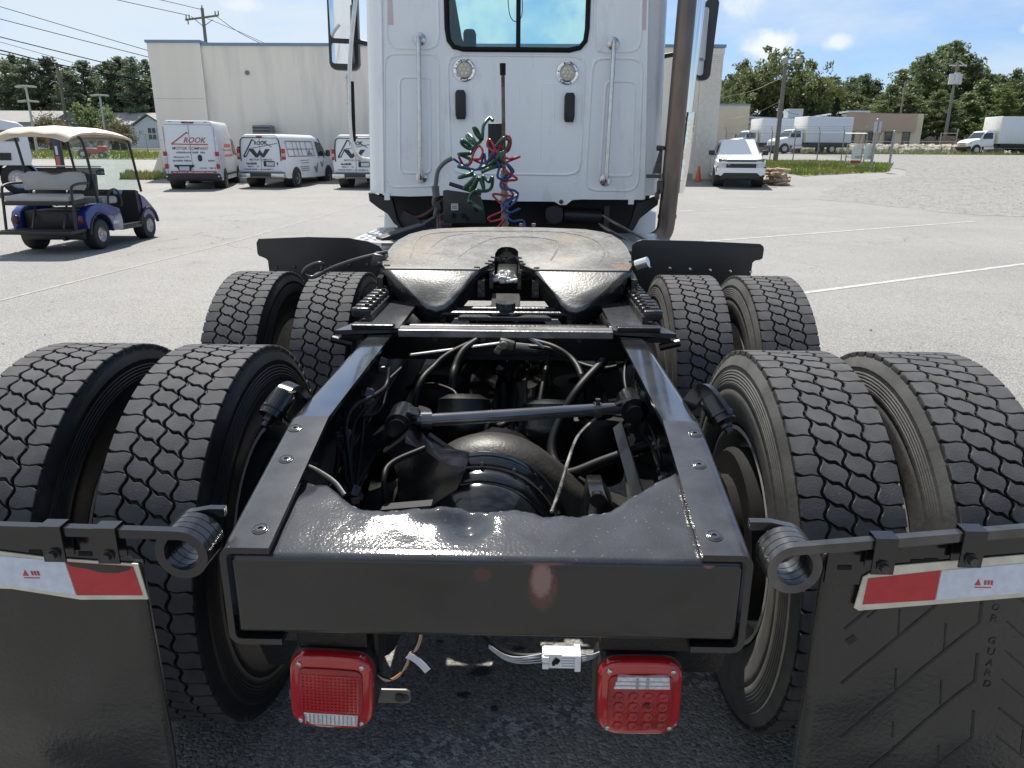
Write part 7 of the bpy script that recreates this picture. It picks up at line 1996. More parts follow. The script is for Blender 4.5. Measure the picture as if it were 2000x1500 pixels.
def pickup():
    y = 31.7; x = 9.16
    t = thing('pickup_truck', 'white pickup truck facing the camera at the warehouse corner', 'pickup truck', (x, y, ground_z(y)), R(180 - 10))
    t.rotation_euler[0] = R(-1.2)
    # local +y is forward (towards the camera)
    loft_body(t, [(-4.75, .95, .98, .92, .62, 1.1, 1.42, .06), (-4.6, .99, 1.0, .95, .5, 1.1, 1.45, .06), (-2.6, 1.0, 1.01, .96, .45, 1.1, 1.45, .06), (-.7, 1.0, 1.01, .95, .45, 1.1, 1.33, .08), (.3, 1.0, 1.01, .92, .48, 1.1, 1.27, .12), (.85, .97, .98, .86, .50, 1.05, 1.20, .12), (.98, .90, .92, .80, .55, 1.0, 1.10, .10)], M_VANW)
    loft_body(t, [(-2.75, .94, .92, .72, 1.35, 1.45, 1.86, .12), (-2.5, .95, .93, .74, 1.33, 1.45, 1.92, .12), (-1.4, .95, .93, .74, 1.30, 1.45, 1.93, .12), (-1.2, .95, .93, .74, 1.3, 1.42, 1.88, .12), (-.45, .93, .92, .86, 1.22, 1.28, 1.32, .03)], M_VANW, name='cab')
    for sx in (-1, 1):
        for yy in (0, -3.74):
            car_wheel(t, sx * .89, yy, .40, .27, .25)
            b = MB(); b.cyl((sx * .6, yy, .42), (sx * 1.013, yy, .42), .48, seg=24); b.obj('wheel_well_shade', M_BLKPL, t, 40)  # shade of the open arch put in as a dark disc
        b = MB(); b.tube([(sx * 1.005, .47 * math.cos(R(4 + 172 * k / 10)), .40 + .47 * math.sin(R(4 + 172 * k / 10))) for k in range(11)], .04, 6); b.obj('arch_trim', M_BLKPL, t, 60)
    tg = mat('pale_green_glass', (.09, .135, .125), .4, var=.25, vs=2, spec=.1)
    quad_panel(t, 'windscreen', [(-.82, -.52, 1.325), (.82, -.52, 1.325), (.70, -1.235, 1.86), (-.70, -1.235, 1.86)], tg, .012, (0, .6, .8))
    for sx in (-1, 1):
        quad_panel(t, 'side_window', [(sx * .945, -.75, 1.34), (sx * .945, -1.6, 1.36), (sx * .80, -1.6, 1.84), (sx * .815, -1.22, 1.80)], M_CARGLASS, .012, (sx, 0, 0))
        quad_panel(t, 'side_window', [(sx * .945, -1.7, 1.36), (sx * .945, -2.55, 1.38), (sx * .80, -2.45, 1.84), (sx * .80, -1.7, 1.84)], M_CARGLASS, .012, (sx, 0, 0))
        b = MB(); b.box((sx * 1.13, -.72, 1.38), (.26, .12, .20), None, .04); b.box((sx * .99, -.72, 1.30), (.14, .06, .05)); b.obj('door_mirror', M_BLKPL, t, 30)
        b = MB(); b.prism([(sx * .62, 1.06), (sx * .92, 1.08), (sx * .94, 1.16), (sx * .60, 1.13)] if sx > 0 else [(-.94, 1.16), (-.92, 1.08), (-.62, 1.06), (-.60, 1.13)], 'y', .80, .985); b.obj('headlamp', mat('amber_clear_lamp', (.15, .125, .10), .15, var=.3, vs=20), t, 0)
        b = MB(); b.span((sx * .62, .88, .86), (sx * .93, 1.02, .96), .015); b.obj('fog_lamp', M_CLRL, t, 30)
        b = MB(); b.span((sx * .90, .9, .62), (sx * 1.0, 1.0, .84), .015); b.obj('air_inlet', M_BLKPL, t, 30)
        b = MB(); b.box((sx * 1.012, -1.55, 1.12), (.02, .18, .04)); b.box((sx * 1.012, -2.5, 1.12), (.02, .18, .04)); b.obj('door_handle', M_VANW, t, 30)
        b = MB(); b.span((sx * .98, -.6, .42), (sx * 1.08, -3.1, .48), .01); b.obj('side_step', mat('dull_chrome'), t, 30)
    b = MB(); b.span((-.60, .90, 1.05), (.60, 1.02, 1.12), .012); b.obj('upper_grille', M_BLKPL, t, 30)
    b = MB(); b.span((-.96, .88, .975), (.96, 1.035, 1.03), .012); b.obj('grille_bar', M_VANW, t, 30)
    b = MB(); b.span((-.60, .90, .80), (.60, 1.03, .955), .02); b.obj('lower_grille', M_BLKPL, t, 30)
    b = MB(); b.box((.50, 1.035, .93), (.10, .01, .035)); b.obj('grille_badge', mat('amber_badge', (.5, .32, .1), .4), t, 0)
    b = MB(); b.prism([(-.98, .55), (-.98, .80), (.98, .80), (.98, .55), (.78, .46), (.68, .62), (-.68, .62), (-.78, .46)], 'y', .86, 1.07, .02); b.obj('bumper', M_VANW, t, 30)
    b = MB(); b.prism([(-.80, .34), (-.74, .47), (-.66, .60), (.66, .60), (.74, .47), (.80, .34)], 'y', .80, 1.03, .01); b.obj('front_valance', M_BLKPL, t, 30)
    # body cut lines and bonnet lines
    b = MB()
    for sx in (-1, 1):
        for yy in (-.55, -1.65, -2.7): b.span((sx * 1.0, yy, .5), (sx * 1.018, yy + .012, 1.3))
        b.tube([(sx * .42, .8, 1.235), (sx * .52, -.4, 1.315)], .012, 4)
    b.obj('panel_gap', M_PGRY, t, 0)
pickup()

def box_truck(name, label, loc, rz, L_, H, W=2.4, cab='bonnet', door=True, group=None):
    """local +x is forward; box behind the cab"""
    t = thing(name, label, 'box truck', loc, rz, group)
    t.scale = (.86, .86, .86)
    z0 = 1.05
    boxm = mat('box_body_white', (.62, .66, .72), .4, var=.03, vs=1.2, stretch=(6, 1, .3))
    b = MB(); b.span((-L_, -W / 2, z0), (-.1, W / 2, z0 + H), .04); bx = b.obj('cargo_box', boxm, t, 30)
    b = MB(); b.span((0, -.004, z0 + .1), (.02, .004, z0 + H - .1)); rib = b.mesh('panel_rib', boxm, 0)
    for k in range(int(L_ / .6)):
        for s in (-1, 1): link('panel_rib', rib, bx, (-L_ + .3 + .6 * k, s * (W / 2 + .006), 0))
    b = MB(); b.span((-.14, -W / 2 - .01, z0 - .02), (-.02, W / 2 + .01, z0 + H + .03), .05); b.obj('front_cap', mat('front_cap_white', (.70, .69, .65), .4), bx, 30)
    b = MB(); b.span((-L_, -W / 2 + .2, .62), (.3, W / 2 - .2, .95)); b.span((-L_ + .05, -W / 2, .85), (-.3, W / 2, 1.045)); b.obj('chassis', M_BLKPL, t, 0)
    b = MB(); b.span((.25, -1.05, .75), (1.55, 1.05, 1.45), .06); b.sweep([[(x, -1.03, 1.4), (x, 1.03, 1.4), (x, .88, zt), (x, -.88, zt)] for x, zt in ((.25, 2.25), (.9, 2.28), (1.15, 2.2), (1.75, 1.48))]); b.obj('cab', M_VANW, t, 30)
    b = MB(); b.sweep([[(x, -w, .75), (x, w, .75), (x, w * .95, zt - .1), (x, w * .7, zt), (x, -w * .7, zt), (x, -w * .95, zt - .1)] for x, w, zt in ((1.5, 1.0, 1.58), (2.2, .98, 1.48), (2.75, .9, 1.32), (2.9, .8, 1.15))]); b.obj('bonnet', M_VANW, t, 35)
    b = MB(); b.span((2.7, -1.1, .48), (3.0, 1.1, .78), .04); b.obj('bumper', M_BLKPL, t, 30)
    b = MB(); b.span((2.86, -.5, .85), (2.93, .5, 1.15), .02); b.obj('grille', mat('dull_chrome'), t, 30)
    quad_panel(t, 'windscreen', [(1.70, -.86, 1.56), (1.70, .86, 1.56), (1.22, .78, 2.12), (1.22, -.78, 2.12)], M_CARGLASS, .02, (.7, 0, .7))
    for s in (-1, 1):
        quad_panel(t, 'door_window', [(.45, s * 1.02, 1.5), (1.5, s * 1.02, 1.5), (1.2, s * .93, 2.05), (.45, s * .93, 2.08)], M_CARGLASS, .015, (0, s, 0))
        b = MB(); b.box((1.55, s * 1.22, 1.75), (.10, .20, .42), None, .03); b.tube([(1.5, s * 1.02, 1.6), (1.55, s * 1.2, 1.65)], .02, 6); b.obj('door_mirror', M_BLKPL, t, 30)
        b = MB(); b.span((2.6, s * .72, 1.0), (2.8, s * .93, 1.18), .02); b.obj('headlamp', M_CLRL, t, 30)
        b = MB(); b.tube([(2.05 + .55 * math.cos(R(10 + 160 * k / 8)), s * .98, .46 + .55 * math.sin(R(10 + 160 * k / 8))) for k in range(9)], .06, 6); b.obj('fender', M_VANW, t, 60)
        b = MB(); b.span((.2, s * .95, .45), (1.3, s * 1.1, .75), .03); b.obj('step_tank', mat('dull_chrome'), t, 30)
        for x in (2.05, -L_ + 1.9):
            o = car_wheel(t, s * .98, 0, .46, .28, .26)
            o.location = (x, s * .98, .46); o.rotation_euler = (0, 0, math.pi / 2 if s > 0 else -math.pi / 2)
    if door:
        b = MB(); b.span((-1.75, -W / 2 - .02, z0 - .35), (-.75, -W / 2 - .003, z0 + H - .75)); d = b.obj('side_door', mat('grey_door', (.36, .38, .40), .5), t, 0)
        b = MB(); b.span((-1.68, -W / 2 - .03, z0 - .28), (-.82, -W / 2 - .021, z0 + H - .82)); b.obj('door_panel', mat('grey_door_panel', (.44, .46, .48), .5), d, 0)
    return t
box_truck('box_truck', 'white box truck with grey side door behind the chain link fence', (22.9, 63.8, 2.0), R(180 + 12), 4.9, 2.35)
b2 = box_truck('box_truck', 'white box truck partly hidden behind the box truck with grey door', (20.6, 68.5, 2.05), R(180 + 12), 4.9, 2.35, door=False)
lg = mat('blue_red_logo', (.10, .16, .36), .5)
b = MB(); b.prism([(-2.6, 1.5), (-1.0, 1.5), (-1.8, 2.7)], 'y', -1.225, -1.205); b.obj('triangle_logo', lg, b2, 0)
b = MB(); b.prism([(-1.8, 1.5), (-1.0, 1.5), (-1.4, 2.1)], 'y', -1.245, -1.227); b.obj('red_triangle', mat('red_logo', (.45, .05, .05), .5), b2, 0)
box_truck('box_truck', 'white box truck with long plain body on the gravel at the right edge', (40.2, 66.2, 2.04), R(180 + 8), 7.4, 2.55, door=False)

# white tractor far left, cut by the frame
def far_tractor():
    t = thing('parked_tractor', 'white truck cab with big polished wheel parked behind the golf cart', 'truck', (-17.1, 24.0, ground_z(24)), R(34))
    w = M_VANW
    b = MB(); b.prism([(-3.2, .95), (.42, .95), (.50, 1.2), (.45, 2.0), (.40, 2.20), (.25, 2.32), (-.3, 2.40), (-1.5, 2.5), (-3.2, 2.5)], 'y', -.2, 2.0, .06); b.obj('cab', w, t, 30)
    b = MB(); b.prism([(-.35, 1.72), (.22, 1.72), (.20, 2.0), (.05, 2.06), (-.35, 2.06)], 'y', -.23, -.205); b.obj('side_window', M_CARGLASS, t, 0)
    b = MB(); b.prism([(-.42, 1.12), (-.10, 1.12), (-.08, 1.35), (-.40, 1.35)], 'y', -.23, -.205); b.obj('side_vent', M_BLKPL, t, 0)
    b = MB(); b.span((-3.0, .2, .62), (2.6, 1.6, .86)); b.span((.45, .0, .90), (2.5, 1.8, .93)); b.obj('chassis', M_BLKPL, t, 0)
    for (x, y) in ((.0, .0), (.0, 1.9), (1.32, .05), (1.32, 1.9)):
        if x > 1: continue
        o = car_wheel(t, 1, 0, .51, .28, .30); o.location = (x, y, .51); o.rotation_euler = (0, 0, -math.pi / 2)
        b = MB(); b.cyl((x, y - .20, .51), (x, y - .12, .51), .10, seg=18)
        for k in range(10): b.cyl((x + .16 * math.cos(k * .628), y - .16, .51 + .16 * math.sin(k * .628)), (x + .16 * math.cos(k * .628), y - .11, .51 + .16 * math.sin(k * .628)), .02, seg=6)
        b.obj('hub', M_CHROME, t, 35)
    b = MB(); b.tube([(-.05 + .62 * math.cos(R(20 + 140 * k / 8)), -.05, .5 + .62 * math.sin(R(20 + 140 * k / 8))) for k in range(9)], .03, 6, flat=(1, 4)); b.obj('fender', M_CHROME, t, 60)
far_tractor()

# small vehicles: red mower, cart at the right edge
def red_utility():
    t = thing('red_mower', 'small red riding mower on the grass strip behind the golf cart', 'mower', (-26.6, 45.0, ground_z(45)), R(20)); t.scale = (.78, .78, .78)
    rd = mat('mower_red', (.42, .02, .03), .4)
    b = MB(); b.span((-.8, -.45, .35), (.8, .45, .75), .08); b.box((.75, 0, .75), (.7, .7, .4), None, .1); b.obj('body', rd, t, 30)
    b = MB(); b.box((-.35, 0, .95), (.4, .5, .1), None, .03); b.box((-.55, 0, 1.2), (.1, .5, .45), None, .04); b.tube([(.2, 0, .9), (0, 0, 1.25)], .03, 6); b.obj('seat', M_BLKPL, t, 30)
    b = MB(); b.tube([(-.7, -.4, .7), (-.75, -.4, 1.7), (-.75, .4, 1.7), (-.7, .4, .7)], .03, 6); b.obj('roll_bar', M_BLKPL, t, 30)
    for x, y, r in ((-.6, .5, .35), (-.6, -.5, .35), (.7, .45, .25), (.7, -.45, .25)):
        o = car_wheel(t, 1, 0, r, .2, r * .5); o.location = (x, y, r); o.rotation_euler = (0, 0, math.pi / 2 if y > 0 else -math.pi / 2)
red_utility()
def small_cart():
    t = thing('utility_cart', 'small white and red utility cart cut off by the right edge of the photo', 'golf cart', (43.4, 61.5, ground_z(61.5)), R(170))
    b = MB(); b.prism([(-1.2, .3), (1.25, .3), (1.3, .55), (.7, .95), (.45, .62), (-.4, .62), (-.5, .8), (-1.2, .8)], 'y', -.55, .55, .05); b.obj('body', M_VANW, t, 30)
    b = MB(); b.box((-.1, 0, .78), (.5, 1.0, .12), None, .04); b.box((-.4, 0, 1.1), (.12, 1.0, .5), (0, -.1, 0), .04); b.obj('seat', mat('dark_red_seat', (.16, .03, .03), .6), t, 30)
    b = MB()
    for y in (-.5, .5):
        b.tube([(.75, y, .9), (.45, y, 1.75)], .03, 6); b.tube([(-.6, y, .8), (-.55, y, 1.75)], .03, 6)
    b.obj('roof_strut', M_BLKPL, t, 30)
    b = MB(); b.box((-.05, 0, 1.79), (1.3, 1.15, .07), None, .03); b.obj('roof', mat('tan_canopy'), t, 30)
    for x, y in ((.85, .5), (.85, -.5), (-.8, .5), (-.8, -.5)):
        o = car_wheel(t, 1, 0, .27, .2, .14); o.location = (x, y, .27); o.rotation_euler = (0, 0, math.pi / 2 if y > 0 else -math.pi / 2)
small_cart()

# clutter at the warehouse wall
def clutter():
    t = thing('white_chair', 'white plastic chair frame against the warehouse wall between the low vans', 'chair', (-9.35, 34.2, ground_z(34.2)))
    m = mat('white_plastic2', (.62, .64, .66), .5)
    b = MB(); b.span((-.45, -.3, .42), (.45, .3, .48)); b.obj('seat', m, t, 0)
    b = MB(); b.span((-.45, .26, .5), (.45, .32, 1.0)); b.obj('backrest', m, t, 0)
    for x in (-.42, .42):
        for y in (-.27, .27):
            b = MB(); b.tube([(x, y, 0), (x * .95, y, .42)], .035, 6); b.obj('leg', m, t)
    t = thing('metal_bench', 'low grey metal bench against the wall between the two white vans', 'bench', (-11.9, 34.3, ground_z(34.3)))
    b = MB(); b.span((-.9, -.25, .55), (.9, .25, .62)); b.obj('top', mat('galvanised'), t, 0)
    for x in (-.8, .8):
        b = MB(); b.span((x - .04, -.2, 0), (x + .04, .2, .55)); b.obj('leg', mat('galvanised'), t, 0)
    t = thing('wall_cabinet', 'dark wall mounted fan unit beside the tall van', 'fan unit', (-12.35, 34.80, ground_z(35) + 1.55))
    b = MB(); b.span((-.45, -.35, 0), (.45, .2, .75), .04); b.obj('case', mat('grey_case', (.18, .19, .2), .5), t, 30)
    b = MB()
    for k in range(5): b.span((-.4, -.37, .08 + .13 * k), (.4, -.352, .14 + .13 * k))
    b.obj('louvre', M_BLKPL, t, 0)
    # traffic cone
    t = thing('traffic_cone', 'small orange traffic cone at the foot of the warehouse wall', 'traffic cone', (8.05, 34.3, ground_z(34.3)))
    om = mat('cone_orange', (.62, .09, .035), .5)
    b = MB(); b.lathe([(0, .15), (.03, .14), (.62, .035), (.64, .03), (.64, 0)], (0, 0, .03), (0, 0, 1), 18); b.obj('cone', om, t, 40)
    b = MB(); b.span((-.19, -.19, 0), (.19, .19, .035), .01); b.obj('base', om, t, 30)
    # wood pile: split logs, each its own piece
    t = thing('wood_pile', 'ragged pile of split firewood beside the white pickup', 'wood pile', (11.1, 32.6, ground_z(32.6)))
    t.scale = (.8, .8, .75)
    rnd = random.Random(5)
    wm = [mat('split_wood%d' % k, c, .85, var=.3, vs=6, bump=.4, bs=20) for k, c in enumerate(((.42, .30, .19), (.30, .21, .14), (.50, .38, .26)))]
    for k in range(34):
        r = rnd.uniform(.06, .11); ln = rnd.uniform(.5, .95)
        lay = k // 7
        c = Vector((rnd.uniform(-.45, .45), rnd.uniform(-.5, .5), .09 + .19 * lay + rnd.uniform(-.03, .03)))
        d = Vector((rnd.uniform(.5, 1), rnd.uniform(-.5, .3), rnd.uniform(-.15, .15))).normalized()
        b = MB(); b.cyl(c - d * ln / 2, c + d * ln / 2, r, r * rnd.uniform(.8, 1.1), seg=7); b.obj('log', wm[k % 3], t, 0)
clutter()
# ================================================================== TREES
def leafm(name, col, var=.45, c2=None):
    m = mat(name, col, .55, var=var, vs=.9, col2=c2, c2s=.55, c2t=(.45, .65), spec=.3, detail=3)
    nt = m.node_tree; N = nt.nodes; L = nt.links
    b = N['Principled BSDF']; o = [n for n in N if n.type == 'OUTPUT_MATERIAL'][0]
    tr = N.new('ShaderNodeBsdfTranslucent'); ms = N.new('ShaderNodeMixShader'); ms.inputs[0].default_value = .38
    src = b.inputs['Base Color'].links[0].from_socket
    oi = N.new('ShaderNodeObjectInfo'); mr = N.new('ShaderNodeMapRange'); mr.inputs['To Min'].default_value = .75; mr.inputs['To Max'].default_value = 1.25
    L.new(oi.outputs['Random'], mr.inputs['Value'])
    vm = N.new('ShaderNodeVectorMath'); vm.operation = 'SCALE'; L.new(src, vm.inputs[0]); L.new(mr.outputs[0], vm.inputs['Scale'])
    L.new(vm.outputs[0], b.inputs['Base Color']); L.new(vm.outputs[0], tr.inputs[0])
    L.new(b.outputs[0], ms.inputs[1]); L.new(tr.outputs[0], ms.inputs[2]); L.new(ms.outputs[0], o.inputs[0])
    return m
M_PINE = leafm('pine_needles', (.13, .17, .075), .35, (.18, .21, .085))
M_PINE_D = leafm('grey_green_pine_needles', (.13, .165, .105), .35, (.175, .205, .115))  # greyer green than the other pines
M_OAK = leafm('oak_leaves', (.135, .165, .064), .35, (.185, .20, .078))
M_LIME = leafm('light_green_leaves', (.105, .150, .038), .35, (.13, .16, .05))
M_MYR = leafm('myrtle_leaves', (.10, .095, .045), .4, (.20, .10, .075))
M_JUN = leafm('juniper_leaves', (.040, .060, .025), .3)
M_BARK = mat('bark', (.10, .085, .07), .9, var=.3, vs=6, bump=.5, bs=20)

def leaf_cloud(rng, centers, radii, n_per, size, squash=1.0, droop=0.):
    """small two-triangle leaves spread on and in clumps"""
    C = np.repeat(np.array(centers), n_per, 0); Rr = np.repeat(np.array(radii), n_per)
    n = len(C)
    d = rng.normal(size=(n, 3)); d /= np.linalg.norm(d, axis=1)[:, None]
    r = Rr * (rng.random(n) ** .45)
    P = C + d * r[:, None] * np.array([1, 1, squash])
    s = size * rng.uniform(.55, 1.35, n)
    a = rng.normal(size=(n, 3)) + d * .6; a /= np.linalg.norm(a, axis=1)[:, None]
    b = np.cross(a, rng.normal(size=(n, 3))); b /= np.linalg.norm(b, axis=1)[:, None]
    V = np.empty((n, 4, 3))
    V[:, 0] = P - a * s[:, None]; V[:, 1] = P - b * s[:, None] * .45; V[:, 2] = P + a * s[:, None]; V[:, 3] = P + b * s[:, None] * .45
    V[:, 0, 2] -= droop * s
    return V.reshape(-1, 3)
def cloud_mesh(name, V, m):
    me = bpy.data.meshes.new(name)
    n = len(V) // 4
    me.vertices.add(len(V)); me.vertices.foreach_set('co', V.ravel())
    me.loops.add(len(V)); me.loops.foreach_set('vertex_index', np.arange(len(V), dtype=np.int32))
    me.polygons.add(n); me.polygons.foreach_set('loop_start', np.arange(0, len(V), 4, dtype=np.int32))
    me.update(calc_edges=True); me.validate()
    me.materials.append(m)
    return me
def pine_proto(seed, m, H=8., W=3.6, base=.22, conic=.75):
    rng = np.random.default_rng(seed); rnd = random.Random(seed)
    cs, rs = [], []
    b = MB()
    lean = (rnd.uniform(-.25, .25), rnd.uniform(-.25, .25))
    tp = lambda z: (lean[0] * (z / H) ** 2, lean[1] * (z / H) ** 2, z)
    b.tube([tp(H * k / 8) for k in range(9)], lambda t: .17 * (1 - t) + .02, 8)
    z = H * base
    while z < H * .985:
        f = (z / H - base) / (1 - base)
        env = W / 2 * (math.sin(math.pi * min(1, .18 + .82 * f)) ** .7 * (1 - .25 * f) if conic < .5 else (1 - f) ** .65 * (.55 + .45 * min(1, f * 5)) + .10)
        for _ in range(rnd.choice((2, 3, 3))):
            a = rnd.uniform(0, 6.283); ln = env * rnd.uniform(.55, 1.2)
            up = rnd.uniform(.05, .5) * ln
            p0 = Vector(tp(z)); p1 = p0 + Vector((math.cos(a) * ln, math.sin(a) * ln, up))
            b.tube([p0, p0.lerp(p1, .5) + Vector((0, 0, -.05)), p1], lambda t: .045 * (1 - t) + .012, 4)
            k = max(1, int(ln / .45))
            for j in range(k + 1):
                q = p0.lerp(p1, .45 + .55 * j / max(k, 1))
                cs.append((q.x + rnd.uniform(-.12, .12), q.y + rnd.uniform(-.12, .12), q.z + rnd.uniform(-.02, .2))); rs.append(rnd.uniform(.26, .46))
        z += rnd.uniform(.16, .34)
    cs.append(tp(H * .99)); rs.append(.25)
    crown = cloud_mesh('crown', leaf_cloud(rng, cs, rs, 21, .145, .8), m)
    return b.mesh('trunk', M_BARK, 60), crown
def broad_proto(seed, m, H=10., W=8., base=.12, leaf=.2, n=170, per=42):
    rng = np.random.default_rng(seed); rnd = random.Random(seed)
    b = MB(); b.tube([(0, 0, 0), (.1, 0, H * .25), (0, .1, H * .5), (.1, 0, H * .8)], lambda t: .32 * (1 - t) + .05, 9)
    cs, rs = [], []
    lobes = [(0, 0, H * .60, W * .36)] + [(math.cos(k * 1.05 + rnd.uniform(-.3, .3)) * W * rnd.uniform(.18, .30), math.sin(k * 1.05) * W * rnd.uniform(.18, .3), H * rnd.uniform(.35, .78), W * rnd.uniform(.18, .27)) for k in range(11)]
    for i in range(n):
        lx, ly, lz, lr = rnd.choice(lobes)
        d = Vector((rnd.gauss(0, 1), rnd.gauss(0, 1), rnd.gauss(0, 1))).normalized()
        r = lr * rnd.uniform(.72, 1.05)
        p = (lx + d.x * r, ly + d.y * r, min(max(lz + d.z * r, H * base), H * .985))
        cs.append(p); rs.append(rnd.uniform(.35, .75))
        if i % 9 == 0: b.tube([(0, 0, min(p[2] * .7, H * .6)), (p[0] * .5, p[1] * .5, p[2] * .8), p], lambda t: .07 * (1 - t) + .015, 4)
    return b.mesh('trunk', M_BARK, 60), cloud_mesh('crown', leaf_cloud(rng, cs, rs, per, leaf), m)
def cone_proto(seed, m, H=5., W=2.4):
    rng = np.random.default_rng(seed); rnd = random.Random(seed)
    b = MB(); b.tube([(0, 0, 0), (0, 0, H * .9)], lambda t: .12 * (1 - t) + .02, 7)
    cs, rs = [], []
    for i in range(150):
        f = rnd.random() ** 1.3; a = rnd.uniform(0, 6.283); r = W / 2 * (1 - f) ** .8 * rnd.uniform(.7, 1.)
        cs.append((math.cos(a) * r, math.sin(a) * r, H * (.04 + .93 * f))); rs.append(.2 + .18 * (1 - f))
    return b.mesh('trunk', M_BARK, 60), cloud_mesh('crown', leaf_cloud(rng, cs, rs, 45, .11), m)
PROTO = {}
for k in range(4): PROTO['pine%d' % k] = (pine_proto(20 + k, M_PINE, 8, 3.8, (.10, .2, .06, .14)[k], (.8, .4, .8, .4)[k]), 8, 3.8)
for k in range(4): PROTO['dark%d' % k] = (pine_proto(40 + k, M_PINE_D, 8, 3.8, (.05, .16, .10, .2)[k], (.4, .4, .8, .4)[k]), 8, 3.8)
for k in range(3): PROTO['oak%d' % k] = (broad_proto(60 + k, M_OAK, 10, 8.5), 10, 8.5)
PROTO['lime0'] = (pine_proto(71, M_LIME, 8, 5.2, .04, .8), 8, 5.2)
PROTO['bush0'] = (broad_proto(72, M_PINE, 4, 4.2, .02, .15, 90, 36), 4, 4.2)
PROTO['myr0'] = (broad_proto(73, M_MYR, 3, 2.8, .25, .10, 70, 34), 3, 2.8)
PROTO['jun0'] = (cone_proto(74, M_JUN, 5.3, 2.6), 5.3, 2.6)
def tree(kind, x, y, h, w, label, name='tree', group=None, rz=0., cat='tree'):
    (tm, cm), H, W = PROTO[kind]
    t = thing(name, label, cat, (x, y, ground_z(y) - .1), rz, group)
    t.scale = (w / W, w / W, h / H)
    link('trunk', tm, t); link('crown', cm, t)
    return t
PL = [(-53.6, 78, 7.4, 3.4), (-56.5, 84, 8.5, 3.6), (-52.4, 80, 8.0, 3.4), (-51.7, 82, 8.3, 3.5), (-57.9, 90, 7.1, 3.9), (-53.4, 86, 7.6, 3.7), (-48.5, 80, 7.1, 3.2), (-48.4, 83, 8.0, 3.9), (-54.9, 92, 6.4, 3.9), (-49.7, 88, 7.0, 3.8), (-44.2, 80, 7.6, 4.0), (-44.6, 84, 8.5, 4.2), (-41.1, 80, 8.0, 3.4), (-41.4, 83, 8.0, 3.6), (-50.0, 92, 6.7, 3.9), (-44.8, 88, 5.6, 3.8), (-61.6, 92, 5.8, 4.6), (-39.8, 82, 7.3, 3.5), (-47.5, 90, 5.1, 3.9), (-59.5, 88, 7.9, 4.0), (-57, 96, 6.8, 5), (-50.5, 96, 6.6, 5), (-46, 96, 6.4, 5), (-42, 94, 7, 4.5), (-62, 98, 6.8, 5), (-38, 90, 7.5, 4)]
for i, (x, y, h, w) in enumerate(PL):
    k_ = (y + 15) / (y + 1)
    tree('dark%d' % (i % 4), x * k_, y + 14, (h + .9) * k_, w * 1.35 * k_, 'dark tall pine in the tree row beyond the road left of the warehouse', 'pine_tree', 'pine trees left of the warehouse', i * 1.3)
tree('bush0', -39.2, 68, 4.3, 4.0, 'rounded green tree in front of the pines above the golf cart roof', 'broadleaf_tree', rz=.4)
for i, (x, y, h, w, l_) in enumerate([(-38.4, 60, 3.0, 3.0, 'small reddish flowering tree showing just above the golf cart roof'), (-34.4, 62, 2.5, 2.8, 'small reddish flowering tree in front of the white houses'), (-32.6, 60, 2.2, 2.2, 'small reddish flowering tree nearest the warehouse'), (-38.8, 58, 2.0, 2.4, 'small flowering tree seen between the roof struts at the left of the golf cart'), (-36.2, 58, 2.3, 2.4, 'small flowering tree seen above the red mower')]):
    tree('myr0', x, y, h, w, l_, 'flowering_tree', 'small reddish trees on the grass strip', i * 2.1)
OK_ = [(24.6, 92, 9.6, 7.2, 'broad oak at the left shoulder of the big green clump right of the warehouse'), (29.2, 95, 12.2, 8.8, 'tallest broad oak of the clump behind the leaning light pole'), (32.0, 93, 11.4, 7.3, 'broad oak just right of the tallest oak behind the low stores'), (33.5, 90, 9.4, 6.4, 'broad oak above the rooftop unit'), (36.3, 92, 7.7, 5.3, 'lowest broad oak of the clump, next to the pines'), (22.4, 86, 7.1, 4.9, 'pale green oak against the warehouse corner')]
for i, (x, y, h, w, l) in enumerate(OK_):
    tree('oak%d' % (i % 3), x, y, h + .3, w * 1.2, l, 'oak_tree', 'oaks right of the warehouse', i * .9)
PR = [(40.3, 98, 7.9, 4.2), (43.2, 100, 9.3, 4.3), (45.8, 102, 8.9, 4.4), (42.9, 92, 7.4, 3.9), (47.7, 100, 9.9, 4.6), (51.4, 104, 11.3, 4.8), (50.9, 100, 11.8, 5.0), (54.4, 104, 13.2, 5.6), (54.2, 100, 13.2, 5.7), (54.6, 98, 11.5, 5.3), (57.2, 100, 10.7, 5.0), (56.7, 96, 9.0, 4.8), (60.6, 100, 9.4, 5.0), (59.7, 96, 9.6, 4.1), (60.1, 94, 8.8, 5.4), (38.6, 90, 6.1, 3.9), (44.5, 90, 6.4, 4.5), (47.7, 90, 6.7, 4.5), (40.2, 88, 5.5, 3.8), (51.5, 90, 6.4, 4.5), (48.3, 88, 5.5, 3.8), (64.9, 100, 10.6, 5.7), (46, 94, 7.8, 4.8), (54, 92, 8.0, 5.2), (57.5, 90, 6.5, 5), (62, 91, 7, 5), (43, 106, 7.5, 5), (48, 108, 9, 5.5), (66, 96, 9, 5.5), (58, 105, 10.5, 5.5), (38.6, 102, 9.2, 5.2), (41.8, 106, 9.6, 5.5), (36.6, 101, 8.0, 5.0), (45.2, 108, 9.8, 5.5)]
for i, (x, y, h, w) in enumerate(PR):
    tree('pine%d' % (i % 4), x, y, h + .2, w * 1.15, 'tallest pine of the right hand row, beside the transformer pole' if i == 7 else 'green pine in the tree mass beyond the gravel lot', 'pine_tree', 'pine trees beyond the gravel lot', i * 1.7)
tree('lime0', 52.9, 86, 6.9, 5.6, 'light green spreading tree behind the box truck at the right edge', 'broadleaf_tree')
tree('lime0', 33.8, 88, 5.0, 4.2, 'light green tree rising behind the dark cone shaped juniper', 'broadleaf_tree', rz=1.)
